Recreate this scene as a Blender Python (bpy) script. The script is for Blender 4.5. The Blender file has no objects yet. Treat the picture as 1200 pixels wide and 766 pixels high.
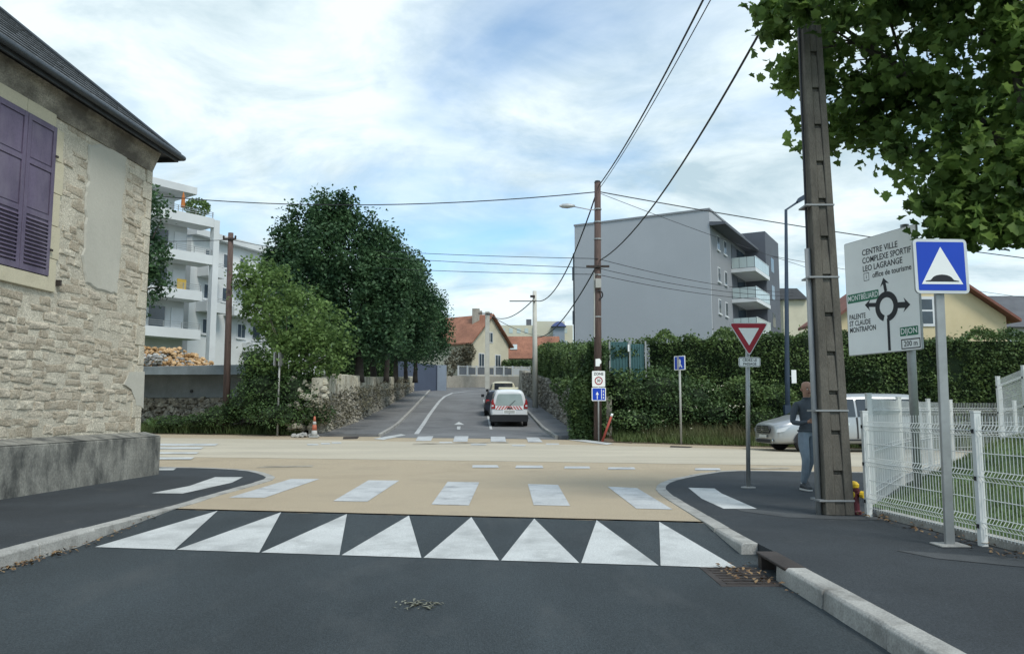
import bpy, math, random
import numpy as np
from mathutils import Vector, Matrix

random.seed(7)
RNG = np.random.default_rng(11)
scene = bpy.context.scene
C = scene.collection

# ------------------------------------------------------------------ camera
F_PX, CAM_Z, PITCH = 930.0, 1.32, math.atan(97.0 / 930.0)
cam_data = bpy.data.cameras.new('camera')
cam = bpy.data.objects.new('camera', cam_data)
C.objects.link(cam)
cam.location = (0, 0, CAM_Z)
cam.rotation_euler = (math.radians(90) + PITCH, 0, 0)
cam_data.sensor_width = 36.0
cam_data.lens = F_PX / 1200.0 * 36.0
cam_data.clip_start = 0.05
cam_data.clip_end = 3000
scene.camera = cam
scene.render.resolution_x = 1024
scene.render.resolution_y = 653

# ------------------------------------------------------------------ light and sky
SUN_EL, SUN_AZ = math.radians(52), math.atan2(0.55, -0.72)   # azimuth of the sun as (x, y)
sun_dir = Vector((math.cos(SUN_EL) * math.sin(SUN_AZ), math.cos(SUN_EL) * math.cos(SUN_AZ), math.sin(SUN_EL)))
sd = bpy.data.lights.new('sun', 'SUN')
sd.energy = 1.9
sd.angle = math.radians(18)
sd.color = (1.0, 0.95, 0.86)
sun = bpy.data.objects.new('sun', sd)
C.objects.link(sun)
sun.rotation_euler = sun_dir.to_track_quat('Z', 'Y').to_euler()

world = bpy.data.worlds.new('World')
scene.world = world
world.use_nodes = True
wt = world.node_tree
wt.nodes.clear()
def wn(t, **k):
    n = wt.nodes.new(t)
    for a, b in k.items():
        setattr(n, a, b)
    return n
def wl(a, b):
    wt.links.new(a, b)
def wmath(op, a, b=None):
    n = wn('ShaderNodeMath', operation=op)
    for i, v in enumerate((a, b)):
        if v is None:
            continue
        if isinstance(v, (int, float)):
            n.inputs[i].default_value = v
        else:
            wl(v, n.inputs[i])
    return n.outputs[0]
w_out = wn('ShaderNodeOutputWorld')
w_bg = wn('ShaderNodeBackground')
w_bg.inputs['Strength'].default_value = 0.1
sky = wn('ShaderNodeTexSky', sky_type='NISHITA')
sky.sun_disc = False
sky.sun_elevation = SUN_EL
sky.sun_rotation = SUN_AZ
sky.air_density = 1.0
sky.dust_density = 0.6
sky.ozone_density = 2.0
tc = wn('ShaderNodeTexCoord')
sep = wn('ShaderNodeSeparateXYZ')
wl(tc.outputs['Generated'], sep.inputs[0])
zc = wmath('ADD', wmath('MAXIMUM', sep.outputs['Z'], 0.0), 0.26)
comb = wn('ShaderNodeCombineXYZ')
wl(wmath('DIVIDE', sep.outputs['X'], zc), comb.inputs[0])
wl(wmath('DIVIDE', sep.outputs['Y'], zc), comb.inputs[1])
mp = wn('ShaderNodeMapping')
mp.inputs['Location'].default_value = (3.1, 1.7, 0.4)
mp.inputs['Scale'].default_value = (1.0, 1.25, 1.0)
wl(comb.outputs[0], mp.inputs[0])
n1 = wn('ShaderNodeTexNoise')
n1.inputs['Scale'].default_value = 1.55
n1.inputs['Detail'].default_value = 9
n1.inputs['Roughness'].default_value = 0.52
n1.inputs['Distortion'].default_value = 0.35
wl(mp.outputs[0], n1.inputs['Vector'])
r1 = wn('ShaderNodeValToRGB')
r1.color_ramp.elements[0].position = 0.27
r1.color_ramp.elements[0].color = (0, 0, 0, 1)
r1.color_ramp.elements[1].position = 0.57
r1.color_ramp.elements[1].color = (1, 1, 1, 1)
wl(n1.outputs['Fac'], r1.inputs[0])
n2 = wn('ShaderNodeTexNoise')
n2.inputs['Scale'].default_value = 3.0
n2.inputs['Detail'].default_value = 8
n2.inputs['Roughness'].default_value = 0.6
n2.inputs['Distortion'].default_value = 0.4
wl(mp.outputs[0], n2.inputs['Vector'])
r2 = wn('ShaderNodeValToRGB')
r2.color_ramp.elements[0].position = 0.34
r2.color_ramp.elements[0].color = (4.3, 5.6, 6.3, 1)
r2.color_ramp.elements[1].position = 0.60
r2.color_ramp.elements[1].color = (7.7, 8.7, 9.0, 1)
wl(n2.outputs['Fac'], r2.inputs[0])
tint = wn('ShaderNodeMixRGB', blend_type='MULTIPLY')
tint.inputs['Fac'].default_value = 1.0
tint.inputs['Color2'].default_value = (1.5, 1.75, 1.75, 1)
wl(sky.outputs[0], tint.inputs['Color1'])
wm = wn('ShaderNodeMixRGB')
wl(r1.outputs[0], wm.inputs['Fac'])
wl(tint.outputs[0], wm.inputs['Color1'])
wl(r2.outputs[0], wm.inputs['Color2'])
wl(wm.outputs[0], w_bg.inputs['Color'])
wl(w_bg.outputs[0], w_out.inputs[0])

scene.view_settings.view_transform = 'Standard'
scene.view_settings.look = 'None'
scene.view_settings.gamma = 1.0
scene.view_settings.use_curve_mapping = False
scene.view_settings.exposure = 0.34

# ------------------------------------------------------------------ pixel -> place helpers
_cs, _sn = math.cos(PITCH), math.sin(PITCH)
def ray(px, py):
    u, v = (px - 600.0) / F_PX, (383.0 - py) / F_PX
    return u, _cs - v * _sn, _sn + v * _cs
def W(px, py, Y):
    """point seen at a pixel, at the known distance Y"""
    a, b, c = ray(px, py)
    t = Y / b
    return Vector((a * t, Y, CAM_Z + c * t))
def zf(x):
    return float(np.interp(x, [-40, -14, -10, -1, 4, 10, 16, 40], [.45, .33, .3, .2, .1, -.05, -.1, -.2]))
SK = 0.17                                       # skew of the cross street
def street_rise(s):
    return float(np.interp(s, [31, 38.5, 50, 84, 300], [0, .24, 1.02, 3.55, 5.5]))
def H(x, y):
    """height of the paved ground"""
    s = y + SK * x
    t = min(max((s - 18.0) / 12.8, 0), 1)
    return zf(x) * t + street_rise(s)
def G(px, py, dz=0.0):
    """point of the ground seen at a pixel"""
    a, b, c = ray(px, py)
    lo, hi = 1.0, 150.0
    prev = lo
    y = lo
    while y < hi:
        t = y / b
        if CAM_Z + c * t < H(a * t, y) + dz:
            break
        prev = y
        y += 0.25
    lo, hi = prev, y
    for _ in range(30):
        m = .5 * (lo + hi)
        t = m / b
        if CAM_Z + c * t < H(a * t, m) + dz:
            hi = m
        else:
            lo = m
    t = hi / b
    return Vector((a * t, hi, H(a * t, hi) + dz))
def GZ(px, py, z):
    a, b, c = ray(px, py)
    t = (z - CAM_Z) / c
    return Vector((a * t, b * t, z))

# ------------------------------------------------------------------ materials
MATS = {}
def M(name, col, rough=.8, var=.12, scale=3., col2=None, bump=0., bscale=60., metal=0., spec=.35, fine=0., fscale=180.,
      stain=None, sscale=1.5, slo=.5, shi=.7, stretch=(1, 1, 1), translucent=0., pos=False, detail=6):
    m = bpy.data.materials.new(name)
    m.use_nodes = True
    nt = m.node_tree
    N, L = nt.nodes, nt.links
    p = N['Principled BSDF']
    p.inputs['Roughness'].default_value = rough
    p.inputs['Metallic'].default_value = metal
    p.inputs['Specular IOR Level'].default_value = spec
    t = N.new('ShaderNodeTexCoord')
    mpn = N.new('ShaderNodeMapping')
    mpn.inputs['Scale'].default_value = stretch
    if pos:
        L.new(N.new('ShaderNodeNewGeometry').outputs['Position'], mpn.inputs[0])
    else:
        L.new(t.outputs['Object'], mpn.inputs[0])
    def noise(sc, de=detail, ro=.6):
        n = N.new('ShaderNodeTexNoise')
        n.inputs['Scale'].default_value = sc
        n.inputs['Detail'].default_value = de
        n.inputs['Roughness'].default_value = ro
        L.new(mpn.outputs[0], n.inputs['Vector'])
        return n.outputs['Fac']
    def ramp(f, a, b, ca, cb):
        r = N.new('ShaderNodeValToRGB')
        r.color_ramp.elements[0].position = a
        r.color_ramp.elements[1].position = b
        r.color_ramp.elements[0].color = (*ca, 1)
        r.color_ramp.elements[1].color = (*cb, 1)
        L.new(f, r.inputs[0])
        return r.outputs[0]
    ca = tuple(c * (1 - var) for c in col)
    cb = tuple(c * (1 + var) for c in col) if col2 is None else col2
    c = ramp(noise(scale), .35, .65, ca, cb)
    if fine > 0:
        f = ramp(noise(fscale, 3), .3, .7, (1 - fine,) * 3, (1 + fine,) * 3)
        mx = N.new('ShaderNodeMixRGB')
        mx.blend_type = 'MULTIPLY'
        mx.inputs['Fac'].default_value = 1
        L.new(c, mx.inputs[1])
        L.new(f, mx.inputs[2])
        c = mx.outputs[0]
    if stain is not None:
        f = ramp(noise(sscale, 7, .65), slo, shi, (0, 0, 0), (1, 1, 1))
        mx = N.new('ShaderNodeMixRGB')
        L.new(f, mx.inputs['Fac'])
        L.new(c, mx.inputs[1])
        mx.inputs[2].default_value = (*stain, 1)
        c = mx.outputs[0]
    L.new(c, p.inputs['Base Color'])
    if bump > 0:
        b = N.new('ShaderNodeBump')
        b.inputs['Strength'].default_value = bump
        b.inputs['Distance'].default_value = .02
        L.new(noise(bscale, 5), b.inputs['Height'])
        L.new(b.outputs[0], p.inputs['Normal'])
    if translucent > 0:
        tr = N.new('ShaderNodeBsdfTranslucent')
        L.new(c, tr.inputs[0])
        ms = N.new('ShaderNodeMixShader')
        ms.inputs[0].default_value = translucent
        L.new(p.outputs[0], ms.inputs[1])
        L.new(tr.outputs[0], ms.inputs[2])
        L.new(ms.outputs[0], N['Material Output'].inputs[0])
    MATS[name] = m
    return m

M('asphalt_near', (.037, .047, .052), .8, .22, .45, fine=.45, fscale=60, bump=.5, bscale=110, stain=(.075, .083, .085), sscale=.8, slo=.52, shi=.85, stretch=(1.6, .6, 1))
M('asphalt_walk', (.036, .042, .047), .85, .18, .7, fine=.4, fscale=70, bump=.4, bscale=150, stain=(.085, .087, .084), sscale=1.3, slo=.6, shi=.82)
M('asphalt_old', (.165, .168, .170), .88, .18, .4, fine=.25, fscale=120, bump=.3, bscale=120, stain=(.10, .102, .106), sscale=.5, slo=.52, shi=.72)
M('ochre', (.41, .34, .24), .88, .10, .45, fine=.34, fscale=60, bump=.4, bscale=110, stain=(.285, .24, .175), sscale=.45, slo=.48, shi=.8)
M('sandy', (.46, .415, .325), .88, .09, .35, fine=.16, fscale=110, bump=.25, bscale=120, stain=(.36, .325, .26), sscale=.5, slo=.52, shi=.78, stretch=(.35, 1.6, 1))
M('paint', (.50, .515, .505), .78, .08, 1.2, fine=.30, fscale=110, stain=(.30, .31, .305), sscale=1.8, slo=.46, shi=.74)
M('asphalt_patch', (.070, .075, .078), .9, .2, 1.5, fine=.4, fscale=140, bump=.4, bscale=120)
M('dust', (.21, .215, .17), .9, .2, 8)
M('paint_worn', (.46, .475, .475), .8, .10, 1.5, fine=.32, fscale=100, stain=(.24, .25, .26), sscale=2.2, slo=.52, shi=.72)
M('kerb', (.36, .355, .33), .88, .16, 2.2, fine=.22, fscale=60, bump=.4, bscale=70, stain=(.17, .165, .15), sscale=2.4, slo=.5, shi=.72)
M('iron', (.055, .045, .04), .7, .25, 4, bump=.3, metal=.3)
M('dead_leaf', (.16, .08, .04), .8, .5, 8, col2=(.30, .20, .10))
M('soil', (.12, .09, .06), .95, .3, 2, bump=.5, bscale=30)
M('lawn', (.055, .10, .028), .95, .3, 1.5, col2=(.10, .16, .05), bump=.5, bscale=60)
M('ground_green', (.07, .09, .04), .95, .3, .4)
M('mortar', (.52, .48, .39), .95, .13, 1.2, fine=.38, fscale=42, bump=1.0, bscale=26, stain=(.40, .365, .29), sscale=4.5, slo=.46, shi=.7, pos=True)
M('mortar_stained_shaded', (.34, .315, .26), .95, .2, 1.5, fine=.38, fscale=42, bump=.8, bscale=26, stain=(.11, .10, .085), sscale=1.4, slo=.38, shi=.6, stretch=(1, .7, 1.4), pos=True)  # real dirt stain, with the shadow under the eaves also painted into the colour
M('stone_a', (.47, .42, .335), .95, .12, 3, fine=.38, fscale=42, bump=.9, bscale=26, stain=(.30, .25, .19), sscale=4.5, slo=.55, shi=.72, pos=True)
M('stone_b', (.37, .32, .245), .95, .15, 3, fine=.38, fscale=42, bump=.9, bscale=26, stain=(.48, .44, .355), sscale=4.5, slo=.48, shi=.7, pos=True)
M('stone_c', (.51, .47, .38), .95, .12, 3, fine=.38, fscale=42, bump=.9, bscale=26, stain=(.36, .32, .245), sscale=4.5, slo=.52, shi=.72, pos=True)
M('render_patch', (.46, .445, .385), .92, .07, 1.6, fine=.08, fscale=60, bump=.25, bscale=14, stain=(.38, .365, .31), sscale=.8, slo=.45, shi=.7)
M('cut_stone', (.54, .49, .36), .9, .10, 2, fine=.1, fscale=50, bump=.2, stain=(.44, .40, .30), sscale=2, slo=.5, shi=.75)
M('plinth', (.26, .255, .225), .92, .25, 1.1, fine=.28, fscale=30, bump=.6, bscale=20, stain=(.075, .077, .072), sscale=1.2, slo=.44, shi=.62, stretch=(1, 1.5, .8))
M('shutter', (.115, .092, .145), .62, .2, 1.5, fine=.14, fscale=60, stain=(.17, .145, .195), sscale=2.2, slo=.48, shi=.72, stretch=(1, 1, .4))
M('slate', (.16, .17, .18), .6, .3, 1.5, col2=(.10, .105, .11), bump=.3, bscale=40)
M('dark_wood', (.045, .05, .055), .7, .25, 3)
M('zinc', (.06, .07, .08), .5, .15, 2, metal=.4)
M('white_render', (.62, .645, .65), .85, .06, .3, stain=(.54, .56, .57), sscale=.4, slo=.5, shi=.75)
M('grey_render', (.40, .42, .445), .85, .04, .12, fine=.05, fscale=20, stain=(.37, .39, .415), sscale=.15, slo=.45, shi=.7)
M('grey_render_dark', (.25, .265, .285), .85, .05, .2)
M('dark_clad', (.10, .11, .13), .7, .08, .5)
M('cream_render', (.62, .585, .45), .88, .07, .4, stain=(.53, .50, .385), sscale=.6, slo=.5, shi=.75)
M('yellow_render', (.60, .51, .32), .88, .07, .4, stain=(.54, .45, .27), sscale=.6, slo=.5, shi=.75)
M('beige_far', (.55, .53, .42), .88, .06, .2)
M('roof_red', (.30, .14, .09), .85, .25, 1.2, stain=(.16, .075, .05), sscale=.6, slo=.5, shi=.7, fine=.25, fscale=8)
M('roof_brown', (.19, .085, .065), .85, .2, 1.2)
M('roof_grey', (.10, .105, .115), .8, .15, .8)
M('roof_blue', (.10, .13, .30), .5, .1, 1)
M('frame_white', (.66, .68, .69), .5, .04, 2)
M('glass_dark', (.045, .065, .085), .12, .3, .8, spec=.7)
M('glass_pale', (.45, .53, .53), .2, .08, .5, spec=.6)
M('glass_car', (.03, .036, .04), .06, .2, .8, spec=.8)
M('glass_van_rear', (.34, .42, .41), .08, .12, 1.0, spec=.9)
M('concrete_wall', (.225, .245, .25), .93, .13, .7, fine=.15, fscale=30, bump=.4, bscale=18, stain=(.16, .175, .18), sscale=1.1, slo=.45, shi=.7)
M('concrete_end', (.36, .34, .29), .93, .14, .5, fine=.15, fscale=20, stain=(.22, .21, .18), sscale=.9, slo=.5, shi=.72, stretch=(1, 1, .3))
M('concrete_pole', (.13, .12, .10), .93, .15, 2.2, fine=.2, fscale=60, bump=.45, bscale=45, stain=(.07, .064, .055), sscale=1.9, slo=.48, shi=.7, stretch=(1.5, 1.5, .5))
M('concrete_pole_far', (.50, .49, .43), .9, .1, 1)
M('wood_pole', (.105, .072, .062), .85, .2, 4, stretch=(3, 3, .3), stain=(.06, .045, .04), sscale=3, slo=.5, shi=.7)
M('galva', (.36, .37, .365), .45, .10, 3, metal=.55, stain=(.28, .285, .28), sscale=5, slo=.5, shi=.75)
M('galva_dull', (.40, .40, .37), .6, .08, 3, metal=.2)
M('pipe_grey', (.28, .29, .29), .6, .1, 2)
M('lamp_blue', (.035, .055, .085), .5, .1, 2)
M('lamp_head', (.42, .44, .44), .45, .08, 2, metal=.2)
M('cable', (.03, .032, .036), .6, .1, 2)
M('sign_white', (.84, .86, .84), .4, .03, 2)
M('sign_grey_white', (.86, .88, .86), .45, .04, 2)
M('sign_border', (.60, .62, .62), .35, .05, 3, metal=.2)
M('sign_back', (.36, .37, .37), .5, .06, 2, metal=.5)
M('sign_red', (.33, .02, .035), .4, .06, 3)
M('sign_blue', (.008, .055, .46), .35, .04, 3)
M('sign_black', (.018, .02, .024), .5, .05, 3)
M('sign_green', (.02, .17, .09), .4, .04, 3)
M('fence_white', (.66, .68, .66), .5, .08, 2, stain=(.44, .45, .41), sscale=4, slo=.55, shi=.8)
M('teal_metal', (.05, .125, .13), .55, .08, .8)
M('fence_far', (.52, .54, .54), .6, .06, 1)
M('fence_infill', (.12, .135, .15), .6, .2, .6)
M('blue_grey_panel', (.075, .095, .14), .7, .08, .5)
M('blue_grey_light', (.24, .28, .33), .7, .08, .5)
M('bark', (.10, .088, .07), .92, .25, 3, bump=.6, bscale=18, stain=(.19, .18, .14), sscale=2, slo=.5, shi=.68)
M('bark_dark', (.05, .042, .035), .92, .25, 3)
LEAF = dict(rough=.6, spec=.3, detail=3)
M('leaf_plane', (.090, .175, .045), var=.4, scale=1.9, col2=(.22, .33, .085), translucent=.56, **LEAF)
M('leaf_dark', (.040, .10, .05), var=.35, scale=.9, col2=(.09, .17, .072), translucent=.3, **LEAF)
M('leaf_light', (.115, .205, .06), var=.35, scale=1.2, col2=(.21, .32, .10), translucent=.4, **LEAF)
M('leaf_bush', (.045, .10, .034), var=.4, scale=1.2, col2=(.10, .17, .055), translucent=.25, **LEAF)
M('leaf_hedge', (.070, .135, .048), var=.45, scale=1.3, col2=(.165, .245, .08), translucent=.22, **LEAF)
M('leaf_hedge2', (.054, .115, .048), var=.45, scale=1.3, col2=(.125, .20, .07), translucent=.2, **LEAF)
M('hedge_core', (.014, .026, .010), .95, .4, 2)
M('leaf_dry', (.12, .11, .07), var=.4, scale=2, col2=(.19, .175, .115), translucent=.2, **LEAF)
M('grass', (.075, .125, .035), var=.4, scale=.8, col2=(.15, .20, .07), translucent=.25, **LEAF)
M('grass_dry', (.22, .20, .10), var=.35, scale=.8, col2=(.14, .17, .07), translucent=.25, **LEAF)
M('flower', (.68, .66, .5), .8, .1, 3)
M('rubble_orange', (.50, .29, .12), .95, .35, 2.2, col2=(.66, .47, .27), fine=.2, fscale=10)
M('rubble_grey', (.36, .36, .35), .95, .3, 2.2, col2=(.52, .51, .47))
M('rubble_stone', (.27, .235, .18), .95, .4, 2.0, col2=(.44, .40, .32), fine=.25, fscale=14)
M('dry_stone', (.25, .235, .195), .95, .35, 1.4, col2=(.40, .375, .31), fine=.25, fscale=14)
M('coping_stone', (.46, .43, .34), .95, .25, 1.4, col2=(.56, .53, .43), fine=.2, fscale=14)
M('car_white', (.72, .74, .74), .25, .02, 1, spec=.5)
M('car_silver', (.42, .435, .44), .28, .03, 1, metal=.55)
M('car_dark', (.018, .022, .035), .22, .1, 1, spec=.6)
M('car_cream', (.60, .56, .40), .4, .03, 1)
M('plastic_black', (.022, .024, .027), .6, .1, 4)
M('tyre', (.018, .018, .019), .85, .1, 5)
M('rim', (.33, .34, .35), .35, .05, 3, metal=.7)
M('chrome', (.6, .62, .63), .18, .03, 2, metal=.9)
M('lamp_red', (.30, .012, .014), .25, .1, 3, spec=.6)
M('lamp_clear', (.58, .61, .63), .15, .1, 6, spec=.8)
M('chevron_red', (.52, .05, .045), .4, .05, 3)
M('plate', (.50, .51, .48), .5, .1, 6)
M('cone_orange', (.42, .13, .075), .6, .1, 3)
M('cone_grey', (.42, .42, .40), .6, .1, 3)
M('hydrant_red', (.10, .022, .03), .55, .15, 4)
M('hydrant_yellow', (.70, .47, .03), .5, .08, 4)
M('skin', (.36, .205, .145), .55, .1, 8)
M('sweater', (.072, .085, .10), .95, .12, 9, bump=.3, bscale=120)
M('jeans', (.20, .245, .29), .92, .16, 6, bump=.2, bscale=120)
M('shoe', (.06, .065, .07), .7, .2, 5)
M('shoe_sole', (.62, .62, .60), .7, .08, 5)
M('red_post', (.34, .065, .045), .6, .12, 4)
M('laundry', (.52, .36, .08), .9, .1, 3)
M('parasol', (.45, .16, .05), .9, .1, 3)

# ------------------------------------------------------------------ mesh helpers
class MB:
    def __init__(s):
        s.v, s.f, s.m = [], [], []
    def add(s, vs, fs, mi=0):
        o = len(s.v)
        s.v.extend([tuple(v) for v in vs])
        for f in fs:
            s.f.append(tuple(i + o for i in f))
            s.m.append(mi)
        return s
    def box(s, x0, x1, y0, y1, z0, z1, mi=0):
        vs = [(x0, y0, z0), (x1, y0, z0), (x1, y1, z0), (x0, y1, z0), (x0, y0, z1), (x1, y0, z1), (x1, y1, z1), (x0, y1, z1)]
        return s.add(vs, [(0, 3, 2, 1), (4, 5, 6, 7), (0, 1, 5, 4), (1, 2, 6, 5), (2, 3, 7, 6), (3, 0, 4, 7)], mi)
    def obox(s, c, a, b, d, mi=0):
        c, a, b, d = Vector(c), Vector(a), Vector(b), Vector(d)
        vs = [c - a - b - d, c + a - b - d, c + a + b - d, c - a + b - d, c - a - b + d, c + a - b + d, c + a + b + d, c - a + b + d]
        return s.add(vs, [(0, 3, 2, 1), (4, 5, 6, 7), (0, 1, 5, 4), (1, 2, 6, 5), (2, 3, 7, 6), (3, 0, 4, 7)], mi)
    def prism(s, poly, ext, mi=0):
        n = len(poly)
        e = Vector(ext)
        vs = [Vector(p) for p in poly] + [Vector(p) + e for p in poly]
        fs = [tuple(range(n)), tuple(range(2 * n - 1, n - 1, -1))]
        fs += [(i, i + n, (i + 1) % n + n, (i + 1) % n) for i in range(n)]
        return s.add(vs, fs, mi)
    def tube(s, pts, rad, n=8, mi=0, cap=True):
        pts = [Vector(p) for p in pts]
        if not isinstance(rad, (list, tuple)):
            rad = [rad] * len(pts)
        o = len(s.v)
        up = None
        for i, p in enumerate(pts):
            d = (pts[min(i + 1, len(pts) - 1)] - pts[max(i - 1, 0)]).normalized()
            if up is None:
                up = Vector((0, 0, 1)) if abs(d.z) < .9 else Vector((1, 0, 0))
            a = d.cross(up).normalized()
            b = a.cross(d).normalized()
            up = b
            for k in range(n):
                t = 2 * math.pi * k / n
                s.v.append(tuple(p + (a * math.cos(t) + b * math.sin(t)) * rad[i]))
        for i in range(len(pts) - 1):
            for k in range(n):
                s.f.append((o + i * n + k, o + i * n + (k + 1) % n, o + (i + 1) * n + (k + 1) % n, o + (i + 1) * n + k))
                s.m.append(mi)
        if cap:
            s.f.append(tuple(o + k for k in range(n))[::-1])
            s.f.append(tuple(o + (len(pts) - 1) * n + k for k in range(n)))
            s.m += [mi, mi]
        return s
    def lathe(s, prof, n=16, c=(0, 0, 0), mi=0):
        o = len(s.v)
        for r, z in prof:
            for k in range(n):
                t = 2 * math.pi * k / n
                s.v.append((c[0] + r * math.cos(t), c[1] + r * math.sin(t), c[2] + z))
        for i in range(len(prof) - 1):
            for k in range(n):
                s.f.append((o + i * n + k, o + i * n + (k + 1) % n, o + (i + 1) * n + (k + 1) % n, o + (i + 1) * n + k))
                s.m.append(mi)
        s.f.append(tuple(o + k for k in range(n))[::-1])
        s.f.append(tuple(o + (len(prof) - 1) * n + k for k in range(n)))
        s.m += [mi, mi]
        return s
    def build(s, name, mat, parent=None, smooth=False, bevel=0., world=False, seg=2):
        """world=True: vertices are given in world space and moved into the parent's frame"""
        v = s.v
        if world and parent is not None:
            r = parent
            while r.parent is not None:
                r = r.parent
            L = r.location
            v = [(a[0] - L.x, a[1] - L.y, a[2] - L.z) for a in v]
        me = bpy.data.meshes.new(name)
        me.from_pydata(v, [], s.f)
        ms = mat if isinstance(mat, (list, tuple)) else [mat]
        for m in ms:
            me.materials.append(MATS[m])
        if len(ms) > 1:
            me.polygons.foreach_set('material_index', s.m)
        if smooth:
            me.polygons.foreach_set('use_smooth', [True] * len(me.polygons))
        me.update()
        return link(name, me, parent, bevel, seg)

def link(name, me, parent=None, bevel=0., seg=2):
    o = bpy.data.objects.new(name, me)
    C.objects.link(o)
    if parent is not None:
        o.parent = parent
    if bevel > 0:
        b = o.modifiers.new('bevel', 'BEVEL')
        b.width = bevel
        b.segments = seg
        b.limit_method = 'ANGLE'
    return o

def tag(o, label, cat, group=None, kind=None):
    o['label'] = label
    o['category'] = cat
    if group:
        o['group'] = group
    if kind:
        o['kind'] = kind
    return o
def structure(o):
    o['kind'] = 'structure'
    return o
def thing(name, label, cat, loc=(0, 0, 0), rz=0., group=None):
    o = bpy.data.objects.new(name, None)
    o.empty_display_size = .2
    C.objects.link(o)
    o.location = loc
    o.rotation_euler = (0, 0, rz)
    return tag(o, label, cat, group)
def copy_tree(o, parent=None):
    c = o.copy()
    C.objects.link(c)
    c.parent = parent
    for ch in list(o.children):
        copy_tree(ch, c)
    return c

def np_mesh(name, V, Fa, mat, parent=None, world=True, smooth=False):
    """fast mesh of faces that all have the same corner count"""
    V = np.asarray(V, dtype=np.float32).reshape(-1, 3)
    if world and parent is not None:
        r = parent
        while r.parent is not None:
            r = r.parent
        V = V - np.array(r.location, dtype=np.float32)
    Fa = np.asarray(Fa, dtype=np.int32)
    nf, k = Fa.shape
    me = bpy.data.meshes.new(name)
    me.vertices.add(len(V))
    me.vertices.foreach_set('co', V.ravel())
    me.loops.add(nf * k)
    me.loops.foreach_set('vertex_index', Fa.ravel())
    me.polygons.add(nf)
    me.polygons.foreach_set('loop_start', np.arange(0, nf * k, k, dtype=np.int32))
    me.polygons.foreach_set('loop_total', np.full(nf, k, dtype=np.int32))
    me.materials.append(MATS[mat])
    me.update(calc_edges=True)
    if smooth:
        me.polygons.foreach_set('use_smooth', [True] * nf)
    return link(name, me, parent)

def rand_frames(n, up=.35):
    """random leaf axes: direction d, side a, normal b"""
    nrm = RNG.normal(size=(n, 3))
    nrm[:, 2] = np.abs(nrm[:, 2]) + up
    nrm /= np.linalg.norm(nrm, axis=1, keepdims=True)
    t = RNG.normal(size=(n, 3))
    t[:, 2] -= .4
    d = t - nrm * np.sum(t * nrm, axis=1, keepdims=True)
    d /= np.linalg.norm(d, axis=1, keepdims=True) + 1e-9
    a = np.cross(nrm, d)
    return d, a, nrm
def leaf_quads(P, size, wid=.6, up=.35):
    n = len(P)
    d, a, b = rand_frames(n, up)
    s = (size * RNG.uniform(.65, 1.35, n))[:, None]
    v = np.empty((n, 4, 3))
    v[:, 0] = P - d * s * .5
    v[:, 1] = P + a * s * wid * .5 + b * s * .10
    v[:, 2] = P + d * s * .5
    v[:, 3] = P - a * s * wid * .5 + b * s * .10
    f = np.arange(n * 4).reshape(n, 4)
    return v.reshape(-1, 3), f
LOBED = np.array([(0, -.40), (.18, -.36), (.42, -.36), (.37, -.13), (.56, .08), (.31, .15), (.24, .36), (0, .56),
                  (-.22, .34), (-.30, .15), (-.56, .10), (-.36, -.13), (-.43, -.34), (-.17, -.35)])
def leaf_lobed(P, size, up=.35):
    n, k = len(P), len(LOBED)
    d, a, b = rand_frames(n, up)
    s = (size * RNG.uniform(.6, 1.25, n))[:, None, None]
    T = LOBED[None, :, :]
    curl = (np.abs(LOBED[:, 0]) * .35 - .2 * LOBED[:, 1] ** 2)[None, :, None]
    v = P[:, None, :] + s * (a[:, None, :] * T[:, :, 0:1] + d[:, None, :] * T[:, :, 1:2] + b[:, None, :] * curl)
    ctr = P[:, None, :]
    v = np.concatenate([v, ctr], axis=1)
    i = np.arange(k)
    tri = np.stack([i, (i + 1) % k, np.full(k, k)], axis=1)
    f = (np.arange(n) * (k + 1))[:, None, None] + tri[None]
    return v.reshape(-1, 3), f.reshape(-1, 3)
def in_blobs(blobs, n, shell=.55, zs=1.0):
    """points in a union of ellipsoids (centre, (rx, ry, rz)), more of them towards the skin"""
    vol = np.array([b[1][0] * b[1][1] * b[1][2] for b in blobs]) ** .55
    idx = RNG.choice(len(blobs), size=n, p=vol / vol.sum())
    d = RNG.normal(size=(n, 3))
    d /= np.linalg.norm(d, axis=1, keepdims=True)
    r = RNG.uniform(0, 1, n) ** (1 / 3) * (1 - shell) + shell * RNG.uniform(.72, 1.06, n)
    cc = np.array([tuple(b[0]) for b in blobs])[idx]
    rr = np.array([b[1] for b in blobs])[idx]
    return cc + d * rr * r[:, None]
def clumps(centres, per, spread, zs=.75):
    n = len(centres)
    sp = spread * RNG.uniform(.5, 1.4, n)
    P = np.repeat(centres, per, axis=0)
    o = np.clip(RNG.normal(size=P.shape), -1.55, 1.55) * np.repeat(sp, per)[:, None]
    o[:, 2] *= zs
    return P + o

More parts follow.
